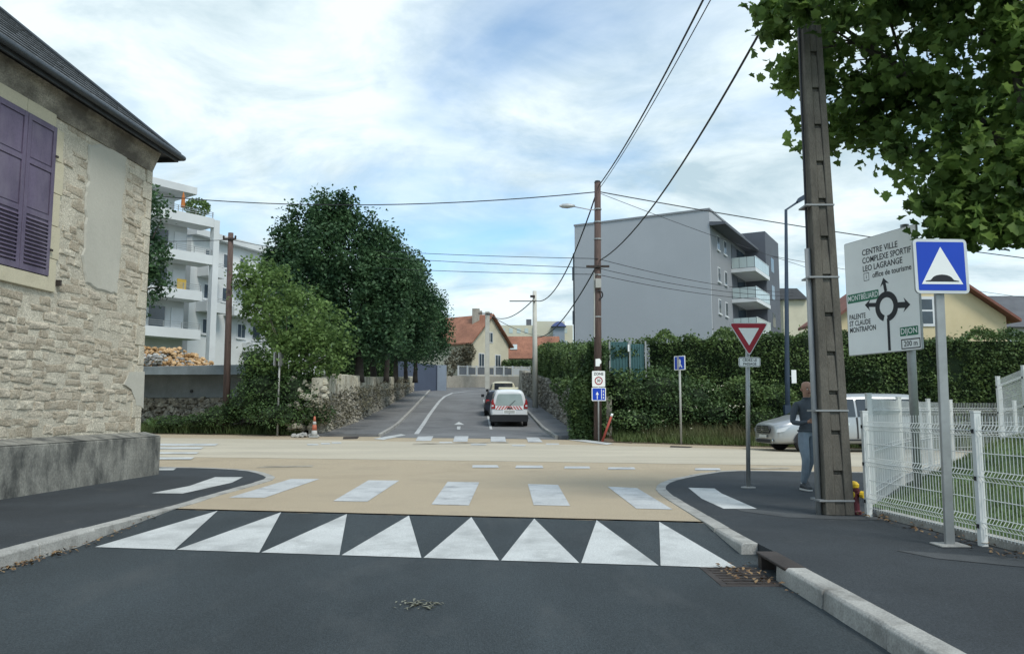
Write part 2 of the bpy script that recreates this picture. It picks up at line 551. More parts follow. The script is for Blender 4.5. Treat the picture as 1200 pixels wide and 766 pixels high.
def pillow(seed, depth=.05):
    """one rough stone face, unit size in x and z, proud towards -y"""
    r = random.Random(seed)
    ring = [(-.5, -.5), (0, -.5), (.5, -.5), (.5, 0), (.5, .5), (0, .5), (-.5, .5), (-.5, 0)]
    j = lambda a: r.uniform(-a, a)
    v = [(x + j(.07), 0, z + j(.12)) for x, z in ring]
    v += [(x * .86 + j(.09), -depth * r.uniform(.4, 1.1), z * .76 + j(.12)) for x, z in ring]
    v += [(j(.12), -depth * r.uniform(.8, 1.3), j(.12))]
    f = [(i, (i + 1) % 8, (i + 1) % 8 + 8, i + 8) for i in range(8)] + [(i + 8, (i + 1) % 8 + 8, 16) for i in range(8)]
    return v, f
def rock(seed, flat=.7):
    """a lumpy stone of about unit size"""
    r = random.Random(seed)
    v, f = [], []
    for i, (z, rr) in enumerate(((-.45, .32), (-.2, .5), (.15, .48), (.42, .27))):
        for k in range(6):
            t = 2 * math.pi * (k + .3 * i) / 6
            q = rr * r.uniform(.78, 1.2)
            v.append((q * math.cos(t), q * math.sin(t), (z + r.uniform(-.06, .06)) * flat))
    for i in range(3):
        for k in range(6):
            f.append((i * 6 + k, i * 6 + (k + 1) % 6, (i + 1) * 6 + (k + 1) % 6, (i + 1) * 6 + k))
    f += [tuple(range(5, -1, -1)), tuple(range(18, 24))]
    return v, f

class Frame:
    """a flat face: o centre, r to the viewer's right, u up, n towards the viewer"""
    def __init__(s, o, r, u=(0, 0, 1)):
        s.o, s.r, s.u = Vector(o), Vector(r).normalized(), Vector(u).normalized()
        s.n = s.r.cross(s.u)
    def p(s, x, y, z=0.):
        return s.o + s.r * x + s.u * y + s.n * z
def plate(name, poly, fr, z0, z1, mat, parent, bevel=0., world=True):
    mb = MB().prism([fr.p(x, y, z1) for x, y in poly], fr.n * (z0 - z1))
    return mb.build(name, mat, parent, world=world, bevel=bevel)
def rrect(w, h, r, n=5, cx=0., cy=0.):
    pts = []
    for sx, sy, a0 in ((1, 1, 0), (-1, 1, 90), (-1, -1, 180), (1, -1, 270)):
        for k in range(n + 1):
            a = math.radians(a0 + 90 * k / n)
            pts.append((cx + sx * (w / 2 - r) + r * math.cos(a), cy + sy * (h / 2 - r) + r * math.sin(a)))
    return pts
def ringmesh(fr, outer, inner, z, mb=None):
    """flat ring between two outlines of the same corner count"""
    mb = mb or MB()
    n = len(outer)
    mb.add([fr.p(x, y, z) for x, y in outer] + [fr.p(x, y, z) for x, y in inner], [(i, (i + 1) % n, (i + 1) % n + n, i + n) for i in range(n)])
    return mb
def lettering(text, size, fr, x, y, z, mat, parent, xs=1., align='CENTER', name='lettering', bold=.0):
    cu = bpy.data.curves.new('text', 'FONT')
    cu.body = text
    cu.size = size
    cu.align_x = align
    cu.align_y = 'CENTER'
    cu.offset = bold
    cu.resolution_u = 3
    ob = bpy.data.objects.new('text', cu)
    C.objects.link(ob)
    bpy.context.view_layer.update()
    dg = bpy.context.evaluated_depsgraph_get()
    me = bpy.data.meshes.new_from_object(ob.evaluated_get(dg))
    bpy.data.objects.remove(ob)
    bpy.data.curves.remove(cu)
    root = parent
    while root.parent is not None:
        root = root.parent
    for v in me.vertices:
        v.co = fr.p(x + v.co.x * xs, y + v.co.y, z) - root.location
    me.materials.clear()
    me.materials.append(MATS[mat])
    me.name = name
    return link(name, me, parent)
def catmull(pts, step):
    pts = [Vector(p) for p in pts]
    out = []
    for i in range(len(pts) - 1):
        p0, p1, p2, p3 = pts[max(i - 1, 0)], pts[i], pts[i + 1], pts[min(i + 2, len(pts) - 1)]
        n = max(1, int(round((p2 - p1).length / step)))
        for k in range(n):
            t = k / n
            out.append(.5 * ((2 * p1) + (p2 - p0) * t + (2 * p0 - 5 * p1 + 4 * p2 - p3) * t * t + (3 * p1 - p0 - 3 * p2 + p3) * t ** 3))
    out.append(pts[-1])
    return out
# ================================================================== THE SETTING: ground, road, kerbs, markings
XL, XR, ROAD_Z = -4.72, 2.45, -.13
tb0, tb1 = GZ(110, 641, ROAD_Z), GZ(866, 666, ROAD_Z)
tt0, tt1 = GZ(255, 598, 0), GZ(772, 611, 0)
def ramp_base(x):
    return tb0.y + (tb1.y - tb0.y) * (x - tb0.x) / (tb1.x - tb0.x)
def ramp_top(x):
    return tt0.y + (tt1.y - tt0.y) * (x - tt0.x) / (tt1.x - tt0.x)
def road_z(x, y):
    a, b = ramp_base(x), ramp_top(x)
    t = min(max((y - a) / (b - a), 0), 1)
    return ROAD_Z - ROAD_Z * t

# one sheet to the horizon, a little below the paving
xs = sorted(set([-900, -400, -200, -120, -80] + list(range(-60, 61, 5)) + [80, 120, 200, 400, 900]))
ys = sorted(set([-200, -60, -20] + list(range(-10, 110, 4)) + [130, 170, 230, 320, 500, 900, 2500]))
def base_z(x, y):
    if y > 84:
        return H(0, min(y, 300)) - .3
    return H(max(min(x, 40), -40), max(y, 0)) - .35
mb = MB()
mb.add([(x, y, base_z(x, y)) for y in ys for x in xs],
       [(j * len(xs) + i, j * len(xs) + i + 1, (j + 1) * len(xs) + i + 1, (j + 1) * len(xs) + i) for j in range(len(ys) - 1) for i in range(len(xs) - 1)])
structure(mb.build('ground', 'ground_green', smooth=True))

# near road with the ramp up to the raised junction
cols = np.linspace(XL - .05, XR + .16, 13)
rows = [-8, -3, 0, 2, 3.5, 5, 6]
mb = MB()
def road_rows(x):
    a, b = ramp_base(x), ramp_top(x)
    return rows + [a - .1, a, a + .1, .5 * (a + b), b - .1, b, b + .12]
R = [[(x, y, road_z(x, y)) for y in road_rows(x)] for x in cols]
nr = len(R[0])
mb.add([R[i][j] for j in range(nr) for i in range(len(cols))],
       [(j * len(cols) + i, j * len(cols) + i + 1, (j + 1) * len(cols) + i + 1, (j + 1) * len(cols) + i) for j in range(nr - 1) for i in range(len(cols) - 1)])
road = structure(mb.build('road', 'asphalt_near'))

# raised ochre junction and the far pavement, following the fall of the cross street
def sheet(name, mat, x0, x1, nx, s0, s1, ns, dz, parent=None):
    mb = MB()
    X = np.linspace(x0, x1, nx)
    S = np.linspace(s0, s1, ns)
    mb.add([(x, s - SK * x, H(x, s - SK * x) + dz) for s in S for x in X],
           [(j * nx + i, j * nx + i + 1, (j + 1) * nx + i + 1, (j + 1) * nx + i) for j in range(ns - 1) for i in range(nx - 1)])
    return mb.build(name, mat, parent)
mb = MB()
X = list(np.linspace(-5.2, 2.9, 10))
Xj = np.linspace(-5.2, 2.9, 109)
jy = [random.uniform(-.014, .014) + .012 * math.sin(x * 5) for x in Xj]
mb.add([(x, ramp_top(x) + .004 + j, .0) for x, j in zip(Xj, jy)] + [(x, ramp_top(x) + .3, .0) for x in Xj], [(i, i + 1, i + 110, i + 109) for i in range(108)])
mb.add([(x, ramp_top(x) + .3, .0) for x in X] + [(x, s - SK * x, H(x, s - SK * x)) for s in (18, 20) for x in X], [(r * 10 + i, r * 10 + i + 1, r * 10 + i + 11, r * 10 + i + 10) for i in range(9) for r in range(2)])
for xa, xb in ((-60, -5.2), (2.9, 60)):
    X = list(np.linspace(xa, xb, 12))
    o = len(mb.v)
    mb.add([(x, 15.6 - SK * x, -.004) for x in X] + [(x, s - SK * x, H(x, s - SK * x)) for s in (18, 20) for x in X], [(r * 12 + i, r * 12 + i + 1, r * 12 + i + 13, r * 12 + i + 12) for i in range(11) for r in range(2)])
X = list(np.linspace(-60, 60, 49))
S = [20, 22, 24, 26, 28, 30, 30.8, 31.6]
o = len(mb.v)
mb.add([(x, s - SK * x, H(x, s - SK * x)) for s in S for x in X],
       [(j * 49 + i, j * 49 + i + 1, (j + 1) * 49 + i + 1, (j + 1) * 49 + i) for j in range(7) for i in range(48)])
junction = structure(mb.build('raised_junction', 'ochre'))
cross_street = structure(sheet('cross_street', 'sandy', -60, 60, 49, 20.2, 28.2, 5, .004))

# side street climbing away, its pavement on the left
def strip(name, mat, left, right, ys, dz, thick=0.):
    mb = MB()
    n = len(ys)
    vs = []
    for y in ys:
        a, b = left(y), right(y)
        vs += [(a + (b - a) * k / 4, y, H(a + (b - a) * k / 4, y) + dz) for k in range(5)]
    mb.add(vs, [(j * 5 + k, j * 5 + k + 1, j * 5 + k + 6, j * 5 + k + 5) for j in range(n - 1) for k in range(4)])
    if thick:
        for side in (0, 4):
            o = len(mb.v)
            q = [vs[j * 5 + side] for j in range(n)]
            mb.add(q + [(a, b, c - thick) for a, b, c in q], [(j, j + 1, j + 1 + n, j + n) for j in range(n - 1)])
        mb.add([vs[0], vs[4], (vs[4][0], vs[4][1], vs[4][2] - thick), (vs[0][0], vs[0][1], vs[0][2] - thick)], [(0, 1, 2, 3)])
    return mb.build(name, mat)
YS = [31.3, 33, 35, 38, 41, 45, 50, 56, 63, 70, 77, 84, 92]
kl = lambda y: -5.15 - .058 * (y - 31)            # left kerb of the side street
kr = lambda y: 1.75 - .045 * (y - 31)             # right kerb
wr = lambda y: 3.15 - .056 * (y - 31)             # foot of the right-hand wall
wlft = lambda y: -7.55 - .034 * (y - 31)          # foot of the left-hand wall
side_street = structure(strip('side_street', 'asphalt_old', lambda y: kl(y) - (0 if y < 72 else (y - 72) * .5), kr, YS, .006))
structure(strip('side_pavement', 'asphalt_old', lambda y: wlft(y) - .3, lambda y: kl(y) - .12, [31.9] + YS[1:-2], .11, .3))
structure(strip('right_side_pavement', 'asphalt_old', lambda y: kr(y) + .12, lambda y: wr(y) + .3, [31.9] + YS[1:-2], .11, .3))
side_kerb = structure(strip('side_kerb', 'kerb', lambda y: kl(y) - .14, lambda y: kl(y), [31.9] + YS[1:-2], .118, .3))
structure(strip('right_side_kerb', 'kerb', lambda y: kr(y), lambda y: kr(y) + .14, [31.9] + YS[1:-2], .118, .3))

# kerb lines seen in the photograph (inner edge of the kerb, on the level of the pavement)
kr_px = [(787.5, 580), (780, 571), (793, 563), (833, 555), (870, 552)]
right_line = [Vector((XR, -6, 0)), Vector((XR, 2, 0)), Vector((XR, 6.6, 0)), Vector((XR - .03, 8.6, 0)), Vector((XR, 11.0, 0))] + [GZ(a, b, 0) for a, b in kr_px]
e = right_line[-1]
right_line += [Vector((x, e.y - SK * (x - e.x) - .1, 0)) for x in (7, 12, 24, 60)]
kl_px = [(203, 593), (240, 581.5), (268, 574), (300, 565), (312, 559.5), (289, 552), (247, 549.2), (188, 548)]
left_line = [Vector((XL - .12, -6, 0)), Vector((XL - .12, 2, 0)), Vector((XL - .1, 8, 0))] + [GZ(a, b, 0) for a, b in kl_px]
e = left_line[-1]
left_line += [Vector((x, e.y - SK * (x - e.x), 0)) for x in (-14, -30, -60)]
right_c = catmull(right_line, .35)
left_c = catmull(left_line, .35)
def pavement(name, line, far):
    poly = [Vector((p.x, p.y, H(p.x, p.y) + .010)) for p in line] + [Vector((a, b, .010)) for a, b in far]
    n = len(poly)
    mb = MB()
    mb.add([tuple(p) for p in poly], [tuple(range(n))])
    mb.add([tuple(p) for p in poly] + [(p.x, p.y, p.z - .3) for p in poly], [(i, (i + 1) % n, (i + 1) % n + n, i + n) for i in range(n)])
    return structure(mb.build(name, 'asphalt_walk'))
pave_r = pavement('right_pavement', right_c, [(60, -6)])
pave_l = pavement('left_pavement', left_c, [(-60, -6)])

# kerb stones, each one its own piece, flush where the junction is raised
def kerb_run(name, line, side, length, width, skip=None, y0=0.):
    k = structure(bpy.data.objects.new(name, None))
    C.objects.link(k)
    pts = [line[0]]
    acc = 0
    run = [(0, line[0])]
    for a, b in zip(line[:-1], line[1:]):
        acc += (b - a).length
        run.append((acc, b))
    def at(d):
        for (da, pa), (db, pb) in zip(run[:-1], run[1:]):
            if d <= db:
                return pa + (pb - pa) * ((d - da) / max(db - da, 1e-6))
        return run[-1][1]
    d = 0.
    while d < acc - .1:
        L = length if at(d).y < 10.5 else length * .6
        a, b = at(d + .006), at(min(d + L - .006, acc))
        d += L
        if b.y < y0 - .8 or a.x > 26 or a.x < -26:
            continue
        if skip and skip(a, b):
            continue
        t = (b - a).normalized()
        o = Vector((t.y, -t.x, 0)) * side
        dz = random.uniform(-.004, .004)
        low = a.y < 8.8
        top = .014 + dz
        wj = width + random.uniform(-.006, .006)
        c = .022 if low else .006
        sec = [(0.0, -.32), (0.0, top), (wj - c, top), (wj, top - c), (wj + (.02 if low else 0), -.32)]
        vs, m = [], len(sec)
        for q in (a, a + (b - a) * .5, b):
            hq = H(q.x, q.y)
            for u, z in sec:
                pj = q + o * (u + random.uniform(-.003, .003))
                vs.append((pj.x, pj.y, z + hq))
        fs = [(j * m + i, j * m + (i + 1) % m, (j + 1) * m + (i + 1) % m, (j + 1) * m + i) for j in range(2) for i in range(m)]
        fs += [tuple(range(m))[::-1], tuple(range(2 * m, 3 * m))]
        MB().add(vs, fs).build('kerb_stone', 'kerb', k, bevel=.008)
    return k
gd = (GZ(951, 668, 0).y, GZ(910, 647, 0).y)       # the gully opening in the right kerb
kerb_run('right_kerb', right_c, -1, 1.0, .17, skip=lambda a, b: (min(b.y, gd[1]) - max(a.y, gd[0])) > .35, y0=2)
kerb_run('left_kerb', left_c, 1, 1.0, .17, y0=4)

# gully: iron kerb piece with a mouth, and the grate in front of it
g = thing('street_gully', 'rusty iron gully with open mouth set into the kerb', 'drain', (XR - .09, (gd[0] + gd[1]) / 2, -.13))
y0, y1 = gd[0] + .03, gd[1] - .03
MB().box(XR - .19, XR, y0, y1, -.01, .018).build('hood', 'iron', g, world=True, bevel=.01)
MB().box(XR - .17, XR - .02, y0, y0 + .1, -.3, -.011).build('side_cheek', 'iron', g, world=True)
MB().box(XR - .17, XR - .02, y1 - .1, y1, -.3, -.011).build('side_cheek', 'iron', g, world=True)
MB().box(XR - .05, XR - .02, y0 + .1, y1 - .1, -.3, -.012).build('back_plate', 'plastic_black', g, world=True)
MB().box(XR - .72, XR - .2, y0 - .02, y1 + .02, -.16, -.124).build('grate_frame', 'iron', g, world=True, bevel=.006)
for k in range(7):
    yy = y0 + .04 + k * (y1 - y0 - .12) / 6
    MB().box(XR - .66, XR - .26, yy, yy + .035, -.125, -.118).build('grate_bar', 'iron', g, world=True)

# painted markings: each one a thin piece laid on the paving
def mark(name, pts, mat, parent, dz=.005, zfun=None, jitter=.008):
    vs = []
    for p in pts:
        x, y = p[0] + random.uniform(-jitter, jitter), p[1] + random.uniform(-jitter, jitter)
        vs.append((x, y, (zfun(x, y) if zfun else H(x, y)) + dz))
    return MB().add(vs, [tuple(range(len(vs)))]).build(name, mat, parent)
def mark_px(name, px, mat, parent, dz=.005):
    return mark(name, [G(a, b) for a, b in px], mat, parent, dz)
# eight shark teeth on the ramp; the straight sides are subdivided so that they follow the slope
tooth_b = [110, 206, 305, 399, 495, 586, 680, 773, 866]
tooth_t = [256, 330, 407, 479.5, 552.5, 626, 699, 772]
def on_line(p, q, px_, z):
    lo, hi = -.5, 1.5
    for _ in range(40):
        m = .5 * (lo + hi)
        w = p + (q - p) * m
        a = 600 + F_PX * w.x / (w.y * _cs + (z - CAM_Z) * _sn)
        if a < px_:
            lo = m
        else:
            hi = m
    return p + (q - p) * lo
for k in range(8):
    a, b = on_line(tb0, tb1, tooth_b[k] + 1.2, ROAD_Z), on_line(tb0, tb1, tooth_b[k + 1] - 1.2, ROAD_Z)
    t = on_line(tt0, tt1, tooth_t[k], 0)
    mark('shark_tooth', [(a.x, a.y), (b.x, b.y), (t.x, t.y - .02)], 'paint', road, .006, road_z, 0)
zeb = [[(341, 561), (375, 561), (310, 583), (268, 583)], [(432, 562.6), (468, 563), (431, 587.5), (390, 587)],
       [(525, 564.3), (561.7, 565), (550, 592), (505, 591)], [(619, 567), (654, 568), (668, 592.7), (625, 591.7)],
       [(711.7, 570), (746, 571.7), (788, 597), (745, 595.7)]]
for q in zeb:
    mark_px('zebra_stripe', q, 'paint_worn', junction, .005)
mark_px('tactile_strip', [(806, 572), (837, 573), (846, 579), (887, 597), (848, 597), (822, 585)], 'paint', pave_r, .015)
mark_px('tactile_strip', [(252, 559.5), (284.5, 559.5), (272, 566), (214, 579), (177, 578.5), (222, 570)], 'paint', pave_l, .015)
for x0, x1, y0, y1 in ((554, 583, 545, 548), (605, 635, 545.5, 548.5), (662, 690, 546.5, 549), (713, 743, 547.5, 550), (815, 843, 548.5, 551)):
    mark_px('give_way_dash', [(x0, y0), (x1, y0), (x1 + 2, y1), (x0 - 1, y1)], 'paint_worn', junction, .009)
for x0, x1, y0, y1 in ((150, 256, 520, 522.4), (150, 239, 524, 526.4), (150, 234, 530, 532), (150, 228, 536, 538.6), (165, 207, 549, 551.4)):
    mark_px('zebra_stripe', [(x0, y0), (x1, y0), (x1 - 4, y1), (x0, y1)], 'paint', cross_street, .016)
for x0, x1, x2, x3, y0, y1 in ((490, 508, 505, 487, 511, 516.5), (533, 549, 548, 531, 511, 517.5), (575, 592, 593, 575, 511.5, 517.5), (617, 631, 636, 619, 512.5, 518)):
    mark_px('zebra_stripe', [(x0, y0), (x1, y0), (x2, y1), (x3, y1)], 'paint_worn', junction, .009)
for x0, x1, y0, y1 in ((515, 530, 517.6, 519), (552, 570, 520, 521.6), (360, 373, 520, 521.6), (376, 387, 519, 520.6), (389, 400, 518, 519.6), (600, 616, 521, 522.6), (640, 655, 519.5, 521)):
    mark_px('edge_dash', [(x0, y0), (x1, y0), (x1, y1), (x0, y1)], 'paint', junction, .010)
mark_px('edge_line', [(662, 512.6), (678, 514), (719, 519.6), (711, 521), (668, 515.6)], 'paint', junction, .009)
mark_px('edge_line', [(438, 514), (470, 508.5), (476, 509.5), (449, 515.4)], 'paint', junction, .010)
# side street: lane line, parking bay and direction arrow
lane = [(488, 508.5), (496, 497), (503, 486), (510, 476.5), (515, 470), (521, 464.5), (530, 460.5), (548, 458.4), (570, 457.3)]
P = [G(a, b) for a, b in lane]
for i in range(len(P) - 1):
    a, b = P[i], P[i + 1]
    t = (b - a).normalized()
    o = Vector((t.y, -t.x, 0)) * .10
    mark('lane_line', [a - o, a + o, b + o, b - o], 'paint_worn', side_street, .012, None, 0)
P = [G(a, b) for a, b in ((575.5, 503), (572, 488), (569, 476), (567, 468))]
for a, b in zip(P[:-1], P[1:]):
    mark('bay_line', [(a.x - .06, a.y), (a.x + .06, a.y), (b.x + .06, b.y), (b.x - .06, b.y)], 'paint', side_street, .012, None, 0)
a, b = G(576, 502.6), G(624, 502.6)
mark('bay_line', [(a.x, a.y), (b.x, b.y), (b.x, b.y + .12), (a.x, a.y + .12)], 'paint', side_street, .012, None, 0)
mark_px('direction_arrow', [(535.6, 503.2), (539.6, 503.2), (539.8, 498.6), (545.5, 498.4), (537.8, 494.2), (530.4, 498.4), (535.6, 498.6)], 'paint', side_street, .012)
# worn trench patch and drain covers
mark_px('asphalt_patch', [(458, 509), (632, 508), (640, 511), (452, 512)], 'asphalt_old', junction, .012)
o = mark_px('trench_scar', [(484, 519.6), (596, 517.8), (596, 519.2), (484, 521)], 'rubble_stone', junction, .012)
for q in ([(402, 512), (421, 511.6), (419, 514), (402, 514.4)], [(723, 516.6), (744, 518), (740, 519.2), (720, 518)], [(786, 522.4), (812, 523.4), (808, 524.6), (785, 524)]):
    mark_px('drain_cover', q, 'iron', junction, .012)
for q in ([(310, 546.2), (368, 545.0), (366, 547), (300, 547.8)], [(880, 548), (925, 547.5), (925, 549), (880, 549.6)]):
    mark_px('trench_scar', q, 'rubble_stone', junction, .006)
# squashed debris in the lane and leaves blown along the kerbs
def litter(name, label, boxes, n, zfun, size=.05):
    P = []
    for x0, x1, y0, y1, w in boxes:
        m = int(n * w)
        x, y = RNG.uniform(x0, x1, m), RNG.uniform(y0, y1, m)
        P.append(np.stack([x, y, np.array([zfun(a, b) for a, b in zip(x, y)]) + .012 + RNG.uniform(0, .02, m)], 1))
    v, f = leaf_quads(np.concatenate(P), size, .55, 2.5)
    return tag(np_mesh(name, v, f, 'dead_leaf', None), label, 'leaves', kind='stuff')
def wisp(n, cx, cy, rx, ry):
    x, y = cx + RNG.normal(size=n) * rx, cy + RNG.normal(size=n) * ry
    v, f = leaf_quads(np.stack([x, y, np.full(n, ROAD_Z + .008)], 1), .07, .22, 9)
    return tag(np_mesh('dry_grass_wisp', v, f, 'dust', None), 'pale wisp of dried grass lying flat on the near lane', 'debris', kind='stuff')
wisp(46, -.68, 6.1, .10, .07)
litter('leaf_litter', 'brown dead leaves gathered in the gutter of the left kerb', [(XL + .06, XL + .26, 5.5, 10.2, .6), (XL + .06, XL + .16, 5, 8.5, .4)], 320, road_z, .045)
litter('leaf_litter', 'dead leaves caught on the grate of the iron gully', [(XR - .6, XR - .22, gd[0], gd[1], .9), (XR - .3, XR - .2, gd[0] - .5, gd[0], .1)], 60, lambda x, y: -.12, .05)
# ================================================================== BUILDINGS AND WALLS
# ---- old stone house on the left: wall plane x = wx(y), plinth in front of it
PL0, PL1 = GZ(0, 586, 0), GZ(187, 556, 0)            # foot of the plinth, left edge of the picture and far corner
pd = Vector((PL1.x - PL0.x, PL1.y - PL0.y, 0)).normalized()   # along the wall, away from the camera
pn = Vector((pd.y, -pd.x, 0))                        # outwards, towards the road
house = thing('stone_house', 'old rubble stone house with purple shutters and hipped slate roof', 'house', (PL1.x - 2, PL1.y - 3, 0))
corner = PL1 - pd * .22 - pn * .36                   # far corner of the wall
hf = Frame(corner, pd)                                # x along the wall (0 = corner, negative towards us), y = height
assert (hf.n - pn).length < .01
WALL_TOP, PLINTH = 6.70, .84
# wall body (mortar), returning round the corner
def wall_block(name, x0, x1, y0, y1, z0, z1, mat, parent, bevel=0.):
    c = hf.p((x0 + x1) / 2, (y0 + y1) / 2, (z0 + z1) / 2)
    return MB().obox(c, hf.r * (x1 - x0) / 2, hf.u * (y1 - y0) / 2, hf.n * (z1 - z0) / 2).build(name, mat, parent, world=True, bevel=bevel)
wall = wall_block('wall', -9.5, 0, .0, WALL_TOP, -8, 0, 'mortar', house)
plinth = wall_block('plinth', -9.5, .22, -.2, PLINTH - .05, -7.9, .36, 'plinth', house, .03)
# sloping weathered top of the plinth
MB().prism([hf.p(-9.5, PLINTH - .05, .36), hf.p(-9.5, PLINTH + .03, .005), hf.p(-9.5, PLINTH - .05, .005)], hf.r * 9.72).build('plinth_cap', 'plinth', house, world=True)
# window: opening with cut stone margin, two louvred shutters
wxr, wxl = -2.72, -4.22                                # right and left edge of the shutters
for x in np.linspace(-1.5, -4.5, 61):                  # find where the right edge is seen at px 66
    q = hf.p(x, 4.8, .03)
    if 600 + F_PX * q.x / (q.y * _cs + (q.z - CAM_Z) * _sn) < 62:
        wxr = x
        break
wxl = wxr - 1.46
def hz(px_, py_, x):                                   # height on the wall at a pixel, for wall position x
    return W(px_, py_, hf.p(x, 0, 0).y).z
wz1, wz0 = hz(66, 150, wxr), hz(60, 324, wxr)
win = wall_block('window', wxl, wxr, wz0, wz1, -.3, .012, 'glass_dark', house)
for a in ((wxr + .0, wxr + .22, wz0 - .24, wz1 + .0), (wxl - .22, wxl, wz0 - .24, wz1)):
    n = 5
    for k in range(n):
        h0 = a[2] + (a[3] - a[2]) * k / n
        wall_block('margin_stone', a[0], a[1] + (.05 if k % 2 else 0), h0 + .004, a[2] + (a[3] - a[2]) * (k + 1) / n - .004, -.1, .045, 'cut_stone', win, .008)
for k in range(2):
    wall_block('margin_stone', wxl + (wxr - wxl) * k / 2 + .003, wxl + (wxr - wxl) * (k + 1) / 2 - .003, wz1 + .004, wz1 + .34, -.1, .042, 'cut_stone', win, .008)
wall_block('sill', wxl, wxr, wz0 - .24, wz0 - .004, -.1, .06, 'cut_stone', win, .01)
for s, (a, b) in enumerate(((wxl + .004, (wxl + wxr) / 2 - .006), ((wxl + wxr) / 2 + .006, wxr - .004))):
    lf = wall_block('shutter', a, b, wz0 + .006, wz1 - .006, .02, .05, 'shutter', house)
    w = b - a
    hh = wz1 - wz0
    lv = .36 * hh                                     # louvres fill the lower third
    for (x0, x1) in ((a, a + .085), (b - .085, b)):
        wall_block('stile', x0, x1, wz0 + .006, wz1 - .006, .0505, .072, 'shutter', lf, .004)
    for (z0, z1) in ((wz0 + .006, wz0 + .10), (wz0 + lv, wz0 + lv + .09), (wz0 + .68 * hh, wz0 + .68 * hh + .09), (wz1 - .1, wz1 - .006)):
        wall_block('rail', a + .0855, b - .0855, z0, z1, .0505, .070, 'shutter', lf, .004)
    for (z0, z1) in ((wz0 + lv + .09, wz0 + .68 * hh), (wz0 + .68 * hh + .09, wz1 - .1)):
        wall_block('panel', a + .105, b - .105, z0 + .02, z1 - .02, .0505, .060, 'shutter', lf, .006)
    nl = 12
    for k in range(nl):
        zc = wz0 + .12 + (lv - .14) * (k + .5) / nl
        c = hf.p((a + b) / 2, zc, .062)
        d = (hf.u * .72 - hf.n * .69).normalized()
        MB().obox(c, hf.r * (w / 2 - .087), d * .030, d.cross(hf.r) * .004).build('slat', 'shutter', lf, world=True)
    for zz in (wz0 + .45, wz1 - .5):
        x = a - .02 if s == 0 else b + .02
        MB().obox(hf.p(x, zz, .075), hf.r * .035, hf.u * .018, hf.n * .012).build('hinge', 'iron', lf, world=True)
MB().obox(hf.p(wxr + .3, wz0 - .06, .05), hf.r * .02, hf.u * .05, hf.n * .04).build('shutter_stop', 'iron', house, world=True)
# pale render repair
def px_to_wall(px_, py_):
    """(x along, height) of the wall at a pixel"""
    a, b, c = ray(px_, py_)
    d = Vector((a, b, c))
    t = (hf.o - Vector((0, 0, CAM_Z))).dot(hf.n) / d.dot(hf.n)
    q = Vector((0, 0, CAM_Z)) + d * t
    return (q - hf.o).dot(hf.r), q.z
pp = [(103, 168), (122, 170), (148, 178), (146, 210), (143, 245), (141, 275), (142, 300), (138, 320), (137, 346), (118, 340), (98, 333), (95, 300), (100, 262), (99, 230), (103, 205)]
pw0 = [px_to_wall(a, b) for a, b in pp]
pw = []
for (a, b), (c_, d_) in zip(pw0, pw0[1:] + pw0[:1]):
    pw += [(a + (c_ - a) * t + random.uniform(-.045, .045), b + (d_ - b) * t + random.uniform(-.03, .03)) for t in (0, .25, .5, .75)]
pcx, pcz = sum(a for a, b in pw) / len(pw), sum(b for a, b in pw) / len(pw)
pm = MB()
N_ = len(pw)
pm.add([hf.p(a, b, .004) for a, b in pw] + [hf.p(pcx + (a - pcx) * .94, pcz + (b - pcz) * .975, .026) for a, b in pw], [(i, (i + 1) % N_, (i + 1) % N_ + N_, i + N_) for i in range(N_)] + [tuple(range(N_, 2 * N_))])
pm.build('render_patch', 'render_patch', house, world=True)
cp = [px_to_wall(a, b) for a, b in ((150, 436), (168, 434), (166, 478), (158, 474), (152, 455), (144, 450))]
cq = [(a + (c_ - a) * t + random.uniform(-.02, .02), b + (d_ - b) * t + random.uniform(-.02, .02)) for (a, b), (c_, d_) in zip(cp, cp[1:] + cp[:1]) for t in (0, .33, .66)]
MB().prism([hf.p(a, b, .034) for a, b in cq], hf.n * -.03).build('render_patch', 'render_patch', house, world=True)
def in_poly(x, y, poly):
    r = False
    j = len(poly) - 1
    for i in range(len(poly)):
        if (poly[i][1] > y) != (poly[j][1] > y) and x < (poly[j][0] - poly[i][0]) * (y - poly[i][1]) / (poly[j][1] - poly[i][1]) + poly[i][0]:
            r = not r
        j = i
    return r
# rubble stones in courses, one object each; those out towards the left edge joined
stone_data = []
for k in range(10):
    v, f = pillow(100 + k, .017)
    me = bpy.data.meshes.new('stone')
    me.from_pydata(v, [], f)
    me.materials.append(MATS[('stone_a', 'stone_b', 'stone_c', 'stone_b', 'stone_a')[k % 5]])
    stone_data.append((me, v, f))
cand = []
z = PLINTH + .05
row = 0
while z < WALL_TOP - .16:
    h = random.uniform(.09, .19)
    x = -.02 - (0.0 if row % 2 else .1)
    while x > -6.2:
        w = random.choice((random.uniform(.14, .26), random.uniform(.24, .42), random.uniform(.36, .6)))
        if x - w > -6.4:
            xc, zc = x - w / 2, z + h / 2
            ok = not (wxl - .28 < xc + w / 2 and xc - w / 2 < wxr + .27 and wz0 - .28 < zc + h / 2 and zc - h / 2 < wz1 + .36)
            ok = ok and not any(in_poly(xx, zz, pw) for xx in (xc - w * .4, xc, xc + w * .4) for zz in (zc - h * .4, zc + h * .4))
            if ok and random.random() < .86:
                cand.append((xc, zc + random.uniform(-.025, .025), w - random.uniform(.005, .04), h - random.uniform(.004, .03)))
        x -= w
    z += h
    row += 1
def seen(q):
    return 600 + F_PX * q[0] / (q[1] * _cs + .3)
cand.sort(key=lambda c: (0 if seen(hf.p(c[0], c[1])) > 2 else 1, -c[2] * c[3]))
rzs = math.atan2(hf.r.y, hf.r.x)
rest = MB()
